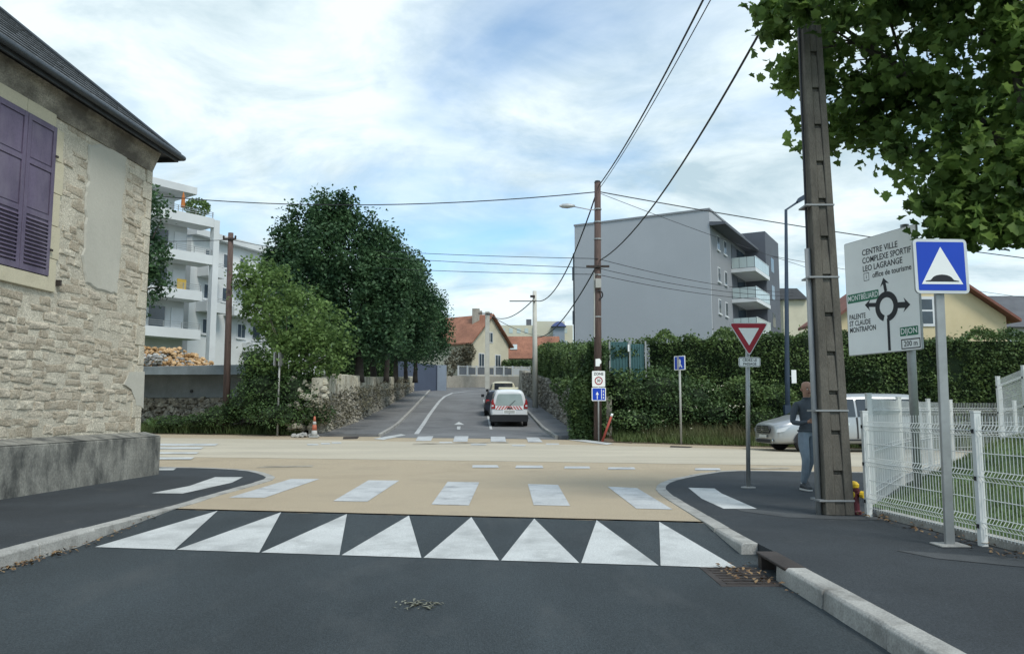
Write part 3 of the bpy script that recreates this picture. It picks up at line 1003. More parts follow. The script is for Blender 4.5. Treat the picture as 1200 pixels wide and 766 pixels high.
for i, (xc, zc, w, h) in enumerate(cand):
    k = random.randrange(10)
    dp = random.uniform(.3, 1.5)
    if i < 300:
        o = link('stone', stone_data[k][0], wall)
        o.location = hf.p(xc, zc, .001) - house.location
        o.rotation_euler = (0, random.uniform(-.09, .09), rzs)
        o.scale = (w, dp, h)
    else:
        v, f = stone_data[k][1], stone_data[k][2]
        rest.add([hf.p(xc + a * w, zc + c * h, -b * dp + .001) for a, b, c in v], f)
o = rest.build('stones', 'stone_a', wall, world=True)
o['kind'] = 'stuff'
# quoin strip at the corner
zq = PLINTH + .02
k = 0
while zq < WALL_TOP - .4:
    h = random.uniform(.3, .42)
    w = .34 if k % 2 else .2
    wall_block('quoin', -w, .012, zq, zq + h - .012, -.3, .03, 'stone_c', wall, .012)
    zq += h
    k += 1
# hipped roof with gutter and slates
EAVE = .40
ez = 6.74
tip = hf.p(EAVE, ez, EAVE)
slope = math.tan(math.radians(41))
D = 4.6
def roof_pt(x, zz, up):
    return hf.p(x, ez + up, zz)
rb = MB()
A_, B_, Cq, Dq = roof_pt(-10, EAVE, 0), roof_pt(EAVE, EAVE, 0), roof_pt(EAVE - D, EAVE - D, D * slope), roof_pt(-10, EAVE - D, D * slope)
E_, Fq = roof_pt(EAVE, -8.6, 0), roof_pt(EAVE - D, -8.6 + D, D * slope)
G_ = roof_pt(-10, -8.6, 0)
rb.add([A_, B_, Cq, Dq, E_, Fq, G_], [(0, 1, 2, 3), (1, 4, 5, 2), (4, 6, 3, 5), (0, 6, 4, 1)])
roof = rb.build('roof', 'dark_wood', house, world=True)
sl = MB()
rows_n = 22
for r in range(rows_n):
    t0, t1 = r / rows_n * D, (r + 1.15) / rows_n * D
    xe = EAVE - t0
    x = -9.0 - (r % 2) * .11
    while x < xe - .02:
        w = .215
        x1 = min(x + w, xe)
        if x1 - x > .03:
            lift = random.uniform(.0, .008)
            a = [roof_pt(x, EAVE - t0, t0 * slope), roof_pt(x1, EAVE - t0, t0 * slope), roof_pt(min(x1, EAVE - t1), EAVE - t1, t1 * slope), roof_pt(min(x, EAVE - t1 - .01), EAVE - t1, t1 * slope)]
            nn = (hf.n * slope + hf.u).normalized()
            o = len(sl.v)
            up = [a[0] + nn * (.032 + lift), a[1] + nn * (.032 + lift), a[2] + nn * .010, a[3] + nn * .010]
            sl.add(up + [a[0] + nn * .004, a[1] + nn * .004], [(0, 1, 2, 3), (4, 5, 1, 0)])
        x += w + .004
o = sl.build('slates', 'slate', roof, world=True)
o['kind'] = 'stuff'
MB().tube([B_ + hf.u * .04, Cq + hf.u * .04], .05, 6).build('hip_ridge', 'zinc', roof, world=True)
gut = MB()
gp = [hf.p(-9.5, ez - .02, EAVE + .05), hf.p(EAVE + .05, ez - .02, EAVE + .05), hf.p(EAVE + .05, ez - .02, -7)]
gut.tube(gp, .06, 10)
gut.build('gutter', 'zinc', house, world=True, smooth=True)
# eaves boards and dark cove under the eaves
wall_block('eaves_board', -9.4, EAVE - .01, ez - .03, ez - .004, .0, EAVE - .01, 'dark_wood', house)
wall_block('eaves_board', .0, EAVE - .01, ez - .03, ez - .004, -8, -.002, 'dark_wood', house)
wall_block('fascia_board', -9.4, EAVE - .02, ez - .13, ez - .031, EAVE - .05, EAVE - .02, 'dark_wood', house)
wall_block('fascia_board', EAVE - .05, EAVE - .02, ez - .13, ez - .031, -8, EAVE - .051, 'dark_wood', house)
MB().prism([hf.p(-9.4, WALL_TOP - .42, .031), hf.p(-9.4, WALL_TOP - .03, .2), hf.p(-9.4, WALL_TOP - .03, .001), hf.p(-9.4, WALL_TOP - .42, .001)], hf.r * 9.38).build('cove', 'mortar_stained_shaded', house, world=True)

# ---- grey apartment block (a plain box), dark stair tower, glass balconies
def plan(px_, Y):
    q = W(px_, 480, Y)
    return Vector((q.x, q.y, 0))
def box_plan(name, o, a, b, z0, z1, mat, parent, bevel=0.):
    """upright block on the plan rectangle o, o+a, o+a+b, o+b"""
    o, a, b = Vector((o[0], o[1], 0)), Vector(a), Vector(b)
    mb = MB().prism([o + Vector((0, 0, z0)), o + b + Vector((0, 0, z0)), o + a + b + Vector((0, 0, z0)), o + a + Vector((0, 0, z0))], (0, 0, z1 - z0))
    return mb.build(name, mat, parent, world=True, bevel=bevel)
g0, g1 = plan(837, 65), plan(675, 71)
gl = (g1 - g0)
lenA = gl.length
gl.normalize()
gr = Vector((-gl.y, gl.x, 0))
if gr.y < 0:
    gr = -gr
gz_top = W(837, 246, 65).z
blk = thing('grey_apartment_block', 'plain grey apartment block with blank end wall and glass balconies', 'building', (g0.x, g0.y, 2))
box_plan('wall', g0, gl * lenA, gr * 24, 1.5, gz_top, 'grey_render', blk)
box_plan('parapet', g0 + (-gl - gr) * .06, gl * (lenA + .12), gr * 24.1, gz_top + .002, gz_top + .16, 'grey_render_dark', blk)
ff = Frame(g0, gr)                                    # right-hand face: x along, n outwards
if ff.n.dot(gl) > 0:
    ff.n = -ff.n
def fbox(name, x0, x1, z0, z1, n0, n1, mat, parent, bevel=0.):
    c = ff.p((x0 + x1) / 2, (z0 + z1) / 2, (n0 + n1) / 2)
    return MB().obox(c, ff.r * (x1 - x0) / 2, ff.u * (z1 - z0) / 2, ff.n * (n1 - n0) / 2).build(name, mat, parent, world=True, bevel=bevel)
fbox('facade_panel', .25, 12.7, 1.6, gz_top - 1.4, .0, .03, 'grey_render_dark', blk)
tw = fbox('stair_tower', 12.8, 19.4, 1.5, W(902, 271, 75.3).z, -.5, 1.95, 'dark_clad', blk)
def window(fr_box, par, x0, x1, z0, z1, n, frame='frame_white', two=False):
    f = fr_box('window', x0, x1, z0, z1, n, n + .05, frame, par)
    w = .07
    if two:
        xm = (x0 + x1) / 2
        fr_box('pane', x0 + w, xm - .03, z0 + w, z1 - w, n + .051, n + .06, 'glass_dark', f)
        fr_box('pane', xm + .03, x1 - w, z0 + w, z1 - w, n + .051, n + .06, 'glass_dark', f)
    else:
        fr_box('pane', x0 + w, x1 - w, z0 + w, z1 - w, n + .051, n + .06, 'glass_dark', f)
    fr_box('sill', x0 - .08, x1 + .08, z0 - .1, z0 - .004, n, n + .12, frame, f)
    return f
fl = 14.0
for k in range(4):
    z = fl - k * 2.75
    window(fbox, blk, 2.1, 2.9, z + .95, z + 2.2, .032, two=True)
    window(fbox, blk, 4.35, 5.2, z + .95, z + 2.2, .032, two=True)
    f = fbox('balcony_door', 9.2, 12.4, z + .05, z + 2.25, .032, .06, 'glass_dark', blk)
    f = fbox('loggia_wall', 7.2, 9.0, z + .05, z + 2.3, .032, .08, 'dark_clad', blk)
    f = fbox('window', 15.2, 16.6, z + .9, z + 2.3, 1.951, 1.97, 'glass_dark', blk)
    sl_ = fbox('balcony', 6.9, 13.1, z - .34, z + .0, .035, 2.2, 'frame_white', blk)
    n = 8
    for i in range(n):
        a = 6.95 + (13.05 - 6.95) * i / n
        fbox('glass_panel', a, a + (13.05 - 6.95) / n - .05, z + .05, z + 1.0, 2.14, 2.16, 'glass_pale', sl_)
    for i in range(3):
        fbox('glass_panel', 6.94, 6.96, z + .05, z + 1.0, .1 + i * .68, .74 + i * .68, 'glass_pale', sl_)
        fbox('glass_panel', 13.04, 13.06, z + .05, z + 1.0, .1 + i * .68, .74 + i * .68, 'glass_pale', sl_)
    fbox('handrail', 6.92, 13.08, z + 1.0, z + 1.05, 2.12, 2.18, 'sign_border', sl_)
MB().prism([ff.p(-.1, gz_top - 1.35, 1.35), ff.p(-.1, gz_top - 1.15, 1.35), ff.p(-.1, gz_top - 1.0, .031), ff.p(-.1, gz_top - 1.35, .031)], ff.r * 12.85).build('canopy', 'dark_clad', blk, world=True)
for zz in (5, 9, 13):
    c = g1 + gl * .12
    MB().box(c.x - .12, c.x + .1, c.y, c.y + .3, zz, zz + 1.2).build('wall_bracket', 'dark_clad', blk, world=True)
MB().tube([g1 + gl * .1 + Vector((0, 0, 2)), g1 + gl * .1 + Vector((0, 0, gz_top - 2.5))], .09, 6).build('downpipe', 'zinc', blk, world=True)

# ---- white apartment building with stacked balconies, left of the trees
a0, a1 = plan(178, 53.7), plan(243, 57)
ar = (a1 - a0).normalized()
af = Frame(a0, ar)                                   # x along the facade, n outwards (towards the right)
apt = thing('white_apartment_building', 'white apartment building with stepped balconies behind the rubble heap', 'building', (a0.x - 3, a0.y + 3, 3))
def abox(name, x0, x1, z0, z1, n0, n1, mat, parent, bevel=0.):
    c = af.p((x0 + x1) / 2, (z0 + z1) / 2, (n0 + n1) / 2)
    return MB().obox(c, af.r * (x1 - x0) / 2, af.u * (z1 - z0) / 2, af.n * (n1 - n0) / 2).build(name, mat, parent, world=True, bevel=bevel)
AL = (a1 - a0).length
abox('wall', -9, 3.0, 2.5, 14.6, -9, -1.7, 'white_render', apt)
abox('attic', -9, 2.2, 14.61, 16.9, -9, -2.2, 'white_render', apt)
abox('roof_slab', -9, 3.1, 16.91, 17.45, -9.2, -.75, 'white_render', apt, .02)
abox('pillar', AL - .05, AL + .42, 2.5, 15.15, -.45, .02, 'white_render', apt)
lev = [(14.56, AL - .055), (11.8, AL - .055), (9.07, 3.35), (6.3, 3.35)]
for zz, xe in lev:
    s_ = abox('balcony', -9, xe, zz, zz + .22, -1.69, .0, 'white_render', apt)
    abox('fascia', -9, xe, zz + .221, zz + .68, -.14, .0, 'white_render', s_)
    for k in range(3):
        abox('rail', -9, xe, zz + .82 + k * .14, zz + .85 + k * .14, -.09, -.05, 'galva', s_)
    for k in range(9):
        x = xe - .1 - k * 1.35
        abox('baluster', x, x + .04, zz + .681, zz + 1.13, -.095, -.046, 'galva', s_)
    if zz < 14:
        abox('balcony_window', .4, 1.5, zz + .25, zz + 2.3, -1.69, -1.6, 'glass_dark', s_)
        abox('balcony_window', 2.0, 2.9, zz + .25, zz + 2.3, -1.69, -1.62, 'frame_white', s_)
    else:
        abox('balcony_window', -1.5, .6, zz + .25, zz + 2.2, -2.19, -2.1, 'glass_pale', s_)
abox('laundry_cloth', 1.9, 2.6, 9.85, 10.6, -.9, -.86, 'laundry', apt)
# second wing, further back
b0, b1 = plan(222, 60.5), plan(306, 68)
bf = Frame(b0, (b1 - b0))
BLn = (b1 - b0).length
def bbox(name, x0, x1, z0, z1, n0, n1, mat, parent, bevel=0.):
    c = bf.p((x0 + x1) / 2, (z0 + z1) / 2, (n0 + n1) / 2)
    return MB().obox(c, bf.r * (x1 - x0) / 2, bf.u * (z1 - z0) / 2, bf.n * (n1 - n0) / 2).build(name, mat, parent, world=True, bevel=bevel)
bbox('wing', -.5, BLn + 9, 2.5, 14.7, -10, -.0, 'white_render', apt)
bbox('wing_roof', -.6, BLn + 9.3, 14.71, 15.2, -10, .6, 'white_render', apt)
for k, zz in enumerate((11.9, 9.15, 6.4)):
    for i, x in enumerate((.9, 2.9, 4.8, 6.6, 8.4)):
        if (i + k) % 4 == 3:
            continue
        window(bbox, apt, x, x + 1.0, zz + .8, zz + 2.0, .002, two=(i % 2 == 0))
for zz, x0, x1 in ((11.6, 3.9, 8.8), (8.85, 3.2, 9.5), (11.6, .2, 2.0), (8.85, .2, 2.4), (6.1, 5.5, 9.5)):
    s_ = bbox('balcony', x0, x1, zz, zz + .75, .003, 1.1, 'white_render', apt)
    for k in range(3):
        bbox('rail', x0, x1, zz + .84 + k * .13, zz + .87 + k * .13, 1.02, 1.06, 'galva', s_)
bbox('pillar', 6.9, 7.3, 2.5, 8.84, .7, 1.1, 'white_render', apt)
# potted shrub and folded parasol on the roof terrace
pb = af.p(AL - 1.0, 14.79, -.75)
pt = thing('terrace_shrub', 'potted shrub on the top terrace of the white apartment building', 'plant', pb)
MB().lathe([(.28, 0), (.36, .5), (.33, .52)], 12).build('pot', 'roof_brown', pt)
v, f = leaf_quads(in_blobs([(pb + Vector((0, 0, 1.15)), (.95, .95, .75))], 700, .3), .22)
np_mesh('foliage', v, f, 'leaf_light', pt)
pb = af.p(AL - 2.1, 14.79, -.75)
pr = thing('parasol', 'folded orange parasol beside the terrace shrub', 'parasol', pb)
MB().lathe([(.25, 0), (.25, .06), (.03, .07), (.03, .9)], 10).build('stand', 'galva', pr)
MB().lathe([(.03, .9), (.16, 1.0), (.13, 1.6), (.02, 2.1)], 8).build('canopy', 'parasol', pr)

# ---- houses at the top of the side street
def gable_house(root, o, r, w, d, z0, ze, za, wallm, roofm, over=.45, th=.16, parts=True):
    """gable facing the viewer: o = foot of the gable's left corner, r along the gable"""
    fr = Frame(o, r)
    P = fr.p
    mb = MB().prism([P(0, z0), P(w, z0), P(w, ze), P(w / 2, za), P(0, ze)], -fr.n * d)
    wl_ = mb.build('wall', wallm, root, world=True)
    rr = MB()
    k = (za - ze) / (w / 2)
    for sx in (-1, 1):
        e = P(w / 2 + sx * (w / 2 + over), ze - over * k + .03, over)
        a = P(w / 2, za + .03, over)
        rr.prism([e, a, a + Vector((0, 0, th)), e + Vector((0, 0, th))], -fr.n * (d + 2 * over))
    rf = rr.build('roof', roofm, root, world=True)
    return fr, wl_, rf
c0 = plan(552, 84)
ch = thing('cream_house', 'cream rendered house with steep red tiled roof at the street end', 'house', (c0.x, c0.y, 3.5))
rr_ = Vector((.50, .68, 0))
ze_, za_ = W(552, 399, 84).z, W(572, 369, 86).z
fr, wl_, rf = gable_house(ch, Vector((c0.x, c0.y, 0)), rr_, 6.6, 9, 2.5, ze_, za_, 'cream_render', 'roof_red')
# long side of the roof, a wing running left behind the trees
for x, z0, z1 in ((1.7, 5.6, 7.4), (4.6, 5.6, 7.4), (3.2, 8.6, 9.8)):
    f = plate('window', [(x - .5, z0), (x + .5, z0), (x + .5, z1), (x - .5, z1)], fr, .001, .05, 'frame_white', ch)
    plate('pane', [(x - .4, z0 + .1), (x - .04, z0 + .1), (x - .04, z1 - .1), (x - .4, z1 - .1)], fr, .051, .06, 'glass_dark', f)
    plate('pane', [(x + .04, z0 + .1), (x + .4, z0 + .1), (x + .4, z1 - .1), (x + .04, z1 - .1)], fr, .051, .06, 'glass_dark', f)
q = fr.p(2.6, za_ - .4, -1.5)
MB().box(q.x - .4, q.x + .4, q.y - .4, q.y + .4, q.z - .8, q.z + 1.2).build('chimney', 'concrete_end', rf, world=True)
q = fr.p(4.4, za_ - .6, -2.5)
MB().box(q.x - .35, q.x + .35, q.y - .35, q.y + .35, q.z - 1, q.z + 1.4).build('chimney', 'concrete_end', rf, world=True)
# low red roofed house beside it
l0, l1 = plan(586, 94), plan(658, 94)
lh = thing('red_roofed_house', 'low house with wide red tiled roof and a skylight', 'house', (l0.x, l0.y, 3.6))
lz0, lz1 = W(600, 420, 94).z, W(600, 394, 97.5).z
MB().box(l0.x + .3, l1.x, 94, 101, 2.5, lz0 - .02).build('wall', 'cream_render', lh, world=True)
lr = MB().prism([(l0.x, 93.5, lz0), (l0.x, 97.5, lz1), (l0.x, 101.5, lz0)], (l1.x - l0.x, 0, 0)).build('roof', 'roof_red', lh, world=True)
q0 = W(602, 405.5, 94.6)
sv = Vector((0, 4, lz1 - lz0)).normalized()
sn_ = Vector((0, -sv.z, sv.y))
kx = (lz1 - lz0) / 4
cy = 95.4
c = Vector((q0.x, cy, lz0 + (cy - 93.5) * kx)) + sn_ * .06
MB().obox(c, (.42, 0, 0), sv * .55, sn_ * .06).build('skylight', 'glass_pale', lr, world=True)
# pale flats with a blue curved roof, far off
fb = plan(585, 150)
fh = thing('distant_flats', 'distant pale flats with a small blue curved roof', 'building', (fb.x, fb.y, 5))
x0, x1 = plan(583, 150).x, plan(672, 150).x
zt = W(600, 381, 150).z
MB().box(x0, x1, 150, 160, 3, zt).build('wall', 'beige_far', fh, world=True)
MB().box(plan(628, 150).x, plan(662, 150).x, 149, 160.4, 3, W(640, 377, 150).z).build('centre_block', 'beige_far', fh, world=True)
u0, u1 = plan(646, 148).x, plan(664, 148).x
zz = W(655, 383, 148).z
bl = MB().box(u0 + .4, u1 - .3, 147.4, 149, 3, zz).build('bay', 'blue_grey_light', fh, world=True)
arc = [(u0 + (u1 - u0) * k / 8, 146.8, zz + .9 * math.sin(math.pi * k / 8) + .02) for k in range(9)]
MB().prism(arc, (0, 3, 0)).build('curved_roof', 'roof_blue', fh, world=True)
q = W(620, 378, 150)
MB().box(q.x - .5, q.x + .5, 152, 153, zt - .2, W(620, 374, 152).z).build('chimney', 'dark_clad', fh, world=True)
for k in range(9):
    for j in range(2):
        xw = x0 + .7 + k * 1.0 * (x1 - x0 - 1) / 9
        MB().box(xw, xw + .7, 149.95, 149.99, zt - 1.5 - j * 2.3, zt - .6 - j * 2.3).build('window', 'glass_pale', fh, world=True)

# ---- end wall of the side street with its white railing, and the blue-grey shed
ew = thing('end_wall', 'low concrete wall with white panel railing across the street end', 'wall', (plan(575, 83).x, 83, H(0, 83)))
e0, e1 = plan(521, 82), plan(626, 84)
ed = (e1 - e0)
en = Vector((ed.y, -ed.x, 0)).normalized()
wz_t = W(575, 440.5, 83).z
MB().prism([e0 + Vector((0, 0, 2)), e1 + Vector((0, 0, 2)), e1 + Vector((0, 0, wz_t)), e0 + Vector((0, 0, wz_t))], -en * .3).build('wall', 'concrete_end', ew, world=True)
ra, rb_ = plan(537, 82.4), plan(622, 84)
rz1 = W(575, 428.8, 83).z
nsec = 8
for k in range(nsec + 1):
    q = ra + (rb_ - ra) * k / nsec - en * .12
    MB().box(q.x - .09, q.x + .09, q.y - .09, q.y + .09, wz_t + .002, rz1 + .05).build('post', 'fence_far', ew, world=True)
for zz in (wz_t + .08, rz1 - .05):
    q0, q1 = ra - en * .12, rb_ - en * .12
    MB().obox((q0 + q1) / 2 + Vector((0, 0, zz)), (q1 - q0) / 2, en * .03, (0, 0, .04)).build('rail', 'fence_far', ew, world=True)
for k in range(nsec):
    q0, q1 = ra + (rb_ - ra) * (k + .12) / nsec - en * .14, ra + (rb_ - ra) * (k + .88) / nsec - en * .14
    MB().obox((q0 + q1) / 2 + Vector((0, 0, (wz_t + rz1) / 2)), (q1 - q0) / 2, en * .012, (0, 0, (rz1 - wz_t) / 2 - .16)).build('infill_panel', 'fence_infill' if k < 6 else 'fence_far', ew, world=True)
s0 = plan(512, 76)
sh = thing('blue_grey_gate_pillar', 'blue-grey gate wall with pale end pillar by the bend', 'gate', (s0.x, s0.y, H(s0.x, 76)))
zt = W(512, 427.5, 76).z
MB().box(s0.x, s0.x + .85, 76, 76.6, 2, zt).build('pillar', 'blue_grey_light', sh, world=True)
q = plan(466, 71)
MB().prism([(s0.x - .003, 76.2, 2), (q.x, 71, 2), (q.x, 71, zt + .1), (s0.x - .003, 76.2, zt)], (-.1, .2, 0)).build('wall', 'blue_grey_panel', sh, world=True)

# ---- houses beyond the hedge on the right
y0_ = plan(986, 42)
yw = plan(1186, 42).x - y0_.x
yh = thing('yellow_house', 'yellow gabled house with brown tiled roof behind the hedge', 'house', (y0_.x, 42, 0))
ze_, za_ = W(1186, 371, 42).z, W(1086, 303, 42).z
fr, wl_, rf = gable_house(yh, Vector((y0_.x, 42, 0)), (1, 0, 0), yw, 4, -.3, ze_, za_, 'yellow_render', 'roof_brown', .5)
for px_ in (1083, 1040):
    q = W(px_, 366, 42)
    x = q.x - y0_.x
    f = plate('window', [(x - .55, q.z - .75), (x + .55, q.z - .75), (x + .55, q.z + .85), (x - .55, q.z + .85)], fr, .001, .06, 'frame_white', yh)
    plate('pane', [(x - .42, q.z - .6), (x + .42, q.z - .6), (x + .42, q.z + .05), (x - .42, q.z + .05)], fr, .061, .07, 'glass_dark', f)
    plate('pane', [(x - .42, q.z + .15), (x + .42, q.z + .15), (x + .42, q.z + .7), (x - .42, q.z + .7)], fr, .061, .07, 'glass_dark', f)
gh0 = plan(1150, 56)
gh = thing('grey_roofed_house', 'white house with dark grey roof beside the yellow gable', 'house', (gh0.x, 56, 0))
MB().box(gh0.x, gh0.x + 14, 56, 64, -.4, W(1190, 383, 56).z).build('wall', 'white_render', gh, world=True)
zz0, zz1 = W(1190, 383, 55.4).z, W(1190, 346, 59.5).z
MB().prism([(gh0.x - .4, 55.3, zz0), (gh0.x - .4, 59.8, zz1), (gh0.x - .4, 64.6, zz0)], (15, 0, 0)).build('roof', 'roof_grey', gh, world=True)
wh0, wh1 = plan(922, 88), plan(990, 88)
wh = thing('cream_flats', 'pale cream flats with dark mansard roof behind the lamp post', 'building', (wh0.x, 88, 2))
zz = W(950, 351, 88).z
MB().box(wh0.x, wh1.x + 3, 88, 98, 1, zz).build('wall', 'cream_render', wh, world=True)
q0, q1 = plan(918, 87.5).x, plan(948, 87.5).x
MB().prism([(q0, 87.5, zz + .003), (q1 + .4, 87.5, zz + .003), (q1 - .8, 87.5, zz + 1.2), (q0, 87.5, zz + 1.2)], (0, 9, 0)).build('roof', 'roof_grey', wh, world=True)
for px_ in (955, 968, 981):
    q = W(px_, 362, 88)
    MB().box(q.x - .4, q.x + .4, 87.95, 87.99, q.z - .7, q.z + .7).build('window', 'glass_dark', wh, world=True)

# ---- left terrace with its walls
def terr_z(y):
    return float(np.interp(y, [32, 85, 130], [2.75, 4.5, 5.5]))
tl = [(wlft(y) - .32, y) for y in (33.2, 40, 50, 60, 70, 85, 110)]
tr = [(-80, y + 6) for y in (33.2, 40, 50, 60, 70, 85, 110)]
mb = MB()
n = len(tl)
mb.add([(x, y, terr_z(y)) for x, y in tl] + [(x, y, terr_z(y)) for x, y in tr], [(i, i + 1, i + 1 + n, i + n) for i in range(n - 1)])
o = mb.build('terrace_ground', 'ground_green')
structure(o)
# concrete retaining wall on a rubble foot
rw0, rw1 = plan(150, 36.5), plan(318, 34.2)
rw0 = rw0 + (rw0 - rw1) * .5
rz0, rz1 = W(230, 466, 35).z, W(230, 427.5, 35).z
rwd = (rw1 - rw0).normalized()
rwn = Vector((rwd.y, -rwd.x, 0))
rw = thing('retaining_wall', 'grey concrete retaining wall on a broken rubble footing', 'wall', (rw0.x, rw0.y, .3))
MB().prism([rw0 + Vector((0, 0, rz0)), rw1 + Vector((0, 0, rz0)), rw1 + Vector((0, 0, rz1)), rw0 + Vector((0, 0, rz1))], -rwn * .35).build('concrete_wall', 'concrete_wall', rw, world=True, bevel=.02)
MB().prism([rw0 + rwn * .06 + Vector((0, 0, rz0 + .02)), rw1 + rwn * .06 + Vector((0, 0, rz0 + .02)), rw1 + rwn * .06 + Vector((0, 0, rz0 + .2)), rw0 + rwn * .06 + Vector((0, 0, rz0 + .2))], -rwn * .057).build('ledge', 'concrete_wall', rw, world=True)
MB().prism([rw0 + Vector((0, 0, -.2)), rw1 + Vector((0, 0, -.2)), rw1 + Vector((0, 0, rz0 - .002)), rw0 + Vector((0, 0, rz0 - .002))], -rwn * .3).build('footing', 'rubble_stone', rw, world=True)
for px_ in (216, 285):
    q = W(px_, 458, 35)
    t = (q - rw0).dot(rwd)
    c = rw0 + rwd * t + rwn * .01
    MB().tube([Vector((c.x, c.y, q.z)) - rwn * .1, Vector((c.x, c.y, q.z)) + rwn * .03], .07, 8).build('weep_hole', 'plastic_black', rw, world=True)
stones = [rock(300 + k) for k in range(8)]
def scatter_rocks(mb, pts, lo, hi):
    for p in pts:
        v, f = random.choice(stones)
        s = random.uniform(lo, hi)
        a = random.uniform(0, 6.28)
        ca, sa = math.cos(a), math.sin(a)
        t = random.uniform(-.6, .6)
        ct, st = math.cos(t), math.sin(t)
        out = []
        for x, y, z in v:
            y, z = y * ct - z * st, y * st + z * ct
            out.append((p[0] + s * (x * ca - y * sa), p[1] + s * (x * sa + y * ca), p[2] + s * z))
        mb.add(out, f)
LR = (rw1 - rw0).length
mb = MB()
pts = []
for _ in range(750):
    t, h = random.uniform(0, LR), random.random()
    q = rw0 + rwd * t + rwn * (.05 + .75 * (1 - h) * random.random())
    pts.append((q.x, q.y, .25 + (rz0 - .3) * h))
scatter_rocks(mb, pts, .12, .38)
mb.build('footing_stones', 'rubble_stone', rw, world=True)['kind'] = 'stuff'
# heap of orange demolition rubble on the terrace behind the wall
hc = W(215, 427, 42)
rh = thing('rubble_heap', 'heap of orange brick and stone rubble behind the retaining wall', 'rubble', (hc.x, hc.y, rz1 - .6))
def heap_z(x, y):
    a = np.interp(x, [hc.x - 6, hc.x - 2, hc.x + .5, hc.x + 3.6], [1.15, 1.4, 1.25, 0])
    return rz1 - .5 + float(a) * max(0, 1 - abs(y - 41) / 3.5) * 1.3
pts = []
for _ in range(4200):
    x, y = random.uniform(hc.x - 7, hc.x + 3.4), random.uniform(37.8, 44)
    pts.append((x, y, heap_z(x, y) + random.uniform(-.25, .05)))
mb = MB()
scatter_rocks(mb, pts[:3800], .10, .28)
mb.build('rubble', 'rubble_orange', rh, world=True)['kind'] = 'stuff'
mb = MB()
scatter_rocks(mb, pts[3800:], .10, .26)
scatter_rocks(mb, [(hc.x - .4 + random.uniform(-.9, .9), 38.5 + random.uniform(-.4, .6), rz1 + random.uniform(-.1, .7)) for _ in range(110)], .12, .3)
mb.build('rubble', 'rubble_grey', rh, world=True)['kind'] = 'stuff'
# dry stone wall along the left pavement
dw = thing('dry_stone_wall', 'dry stone wall with pale upright coping beside the climbing pavement', 'wall', (wlft(33), 33, .3))
ysn = [32.3, 36, 42, 50, 60, 72, 84]
topz = lambda y: float(np.interp(y, [32, 36, 45, 60, 84], [2.7, 2.95, 3.2, 3.8, 4.9]))
mb = MB()
vs = []
for y in ysn:
    x = wlft(y) - .12
    vs += [(x, y, H(x, y) - .2), (x - .1, y, topz(y) - .3), (x - .5, y, topz(y) - .3), (x - .5, y, H(x, y) - .2)]
mb.add(vs, [(j * 4 + k, j * 4 + k + 1, j * 4 + k + 5, j * 4 + k + 4) for j in range(len(ysn) - 1) for k in range(3)] + [(0, 1, 2, 3)])
mb.build('core', 'dry_stone', dw, world=True)
mb, mc = MB(), MB()
for _ in range(2600):
    y = 32.2 + 50 * random.random() ** 1.7
    x = wlft(y)
    h0, h1 = H(x, y), topz(y) - .5
    scatter_rocks(mb, [(x - .13 + random.uniform(-.03, .03), y, h0 + (h1 - h0) * random.random())], .12, .30)
y = 32.2
while y < 82:
    w = random.uniform(.07, .2)
    x = wlft(y) - .25
    zt = topz(y) + random.uniform(-.08, .06)
    for q in range(2):
        mc.obox((x + random.uniform(-.05, .08), y, zt - .28 - .3 * q), (.22, .02 * random.uniform(-1, 1), 0), (0, w * .5, .02 * random.uniform(-1, 1)), (0, .03 * random.uniform(-1, 1), .21))
    y += w + .02
scatter_rocks(mc, [(wlft(32.5) - .25 + random.uniform(-1.4, .3), 32.3 + random.uniform(-.2, .6), .4 + 2.2 * random.random()) for _ in range(150)], .15, .4)
mb.build('stones', 'dry_stone', dw, world=True)['kind'] = 'stuff'
mc.build('coping', 'coping_stone', dw, world=True)['kind'] = 'stuff'
# right-hand wall below the hedge
sw = thing('garden_stone_wall', 'old stone garden wall under the hedge beside the parked van', 'wall', (wr(33), 33, .2))
topr = lambda y: float(np.interp(y, [30, 36, 60, 84], [1.75, 2.15, 4.0, 5.6]))
vs = []
ysn = [31.4, 34, 38, 45, 54, 64, 78]
mb = MB()
for y in ysn:
    x = wr(y) + .1
    vs += [(x, y, H(x, y) - .2), (x + .1, y, topr(y)), (x + .7, y, topr(y)), (x + .7, y, H(x, y) - .2)]
mb.add(vs, [(j * 4 + k, j * 4 + k + 1, j * 4 + k + 5, j * 4 + k + 4) for j in range(len(ysn) - 1) for k in range(3)] + [(0, 1, 2, 3)])
mb.build('core', 'dry_stone', sw, world=True)
mb = MB()
for _ in range(1500):
    y = 31.4 + 40 * random.random() ** 1.5
    x = wr(y)
    h0, h1 = H(x, y), topr(y)
    scatter_rocks(mb, [(x + .13 + random.uniform(-.05, .03), y, h0 + (h1 - h0) * random.random())], .14, .4)
mb.build('stones', 'dry_stone', sw, world=True)['kind'] = 'stuff'
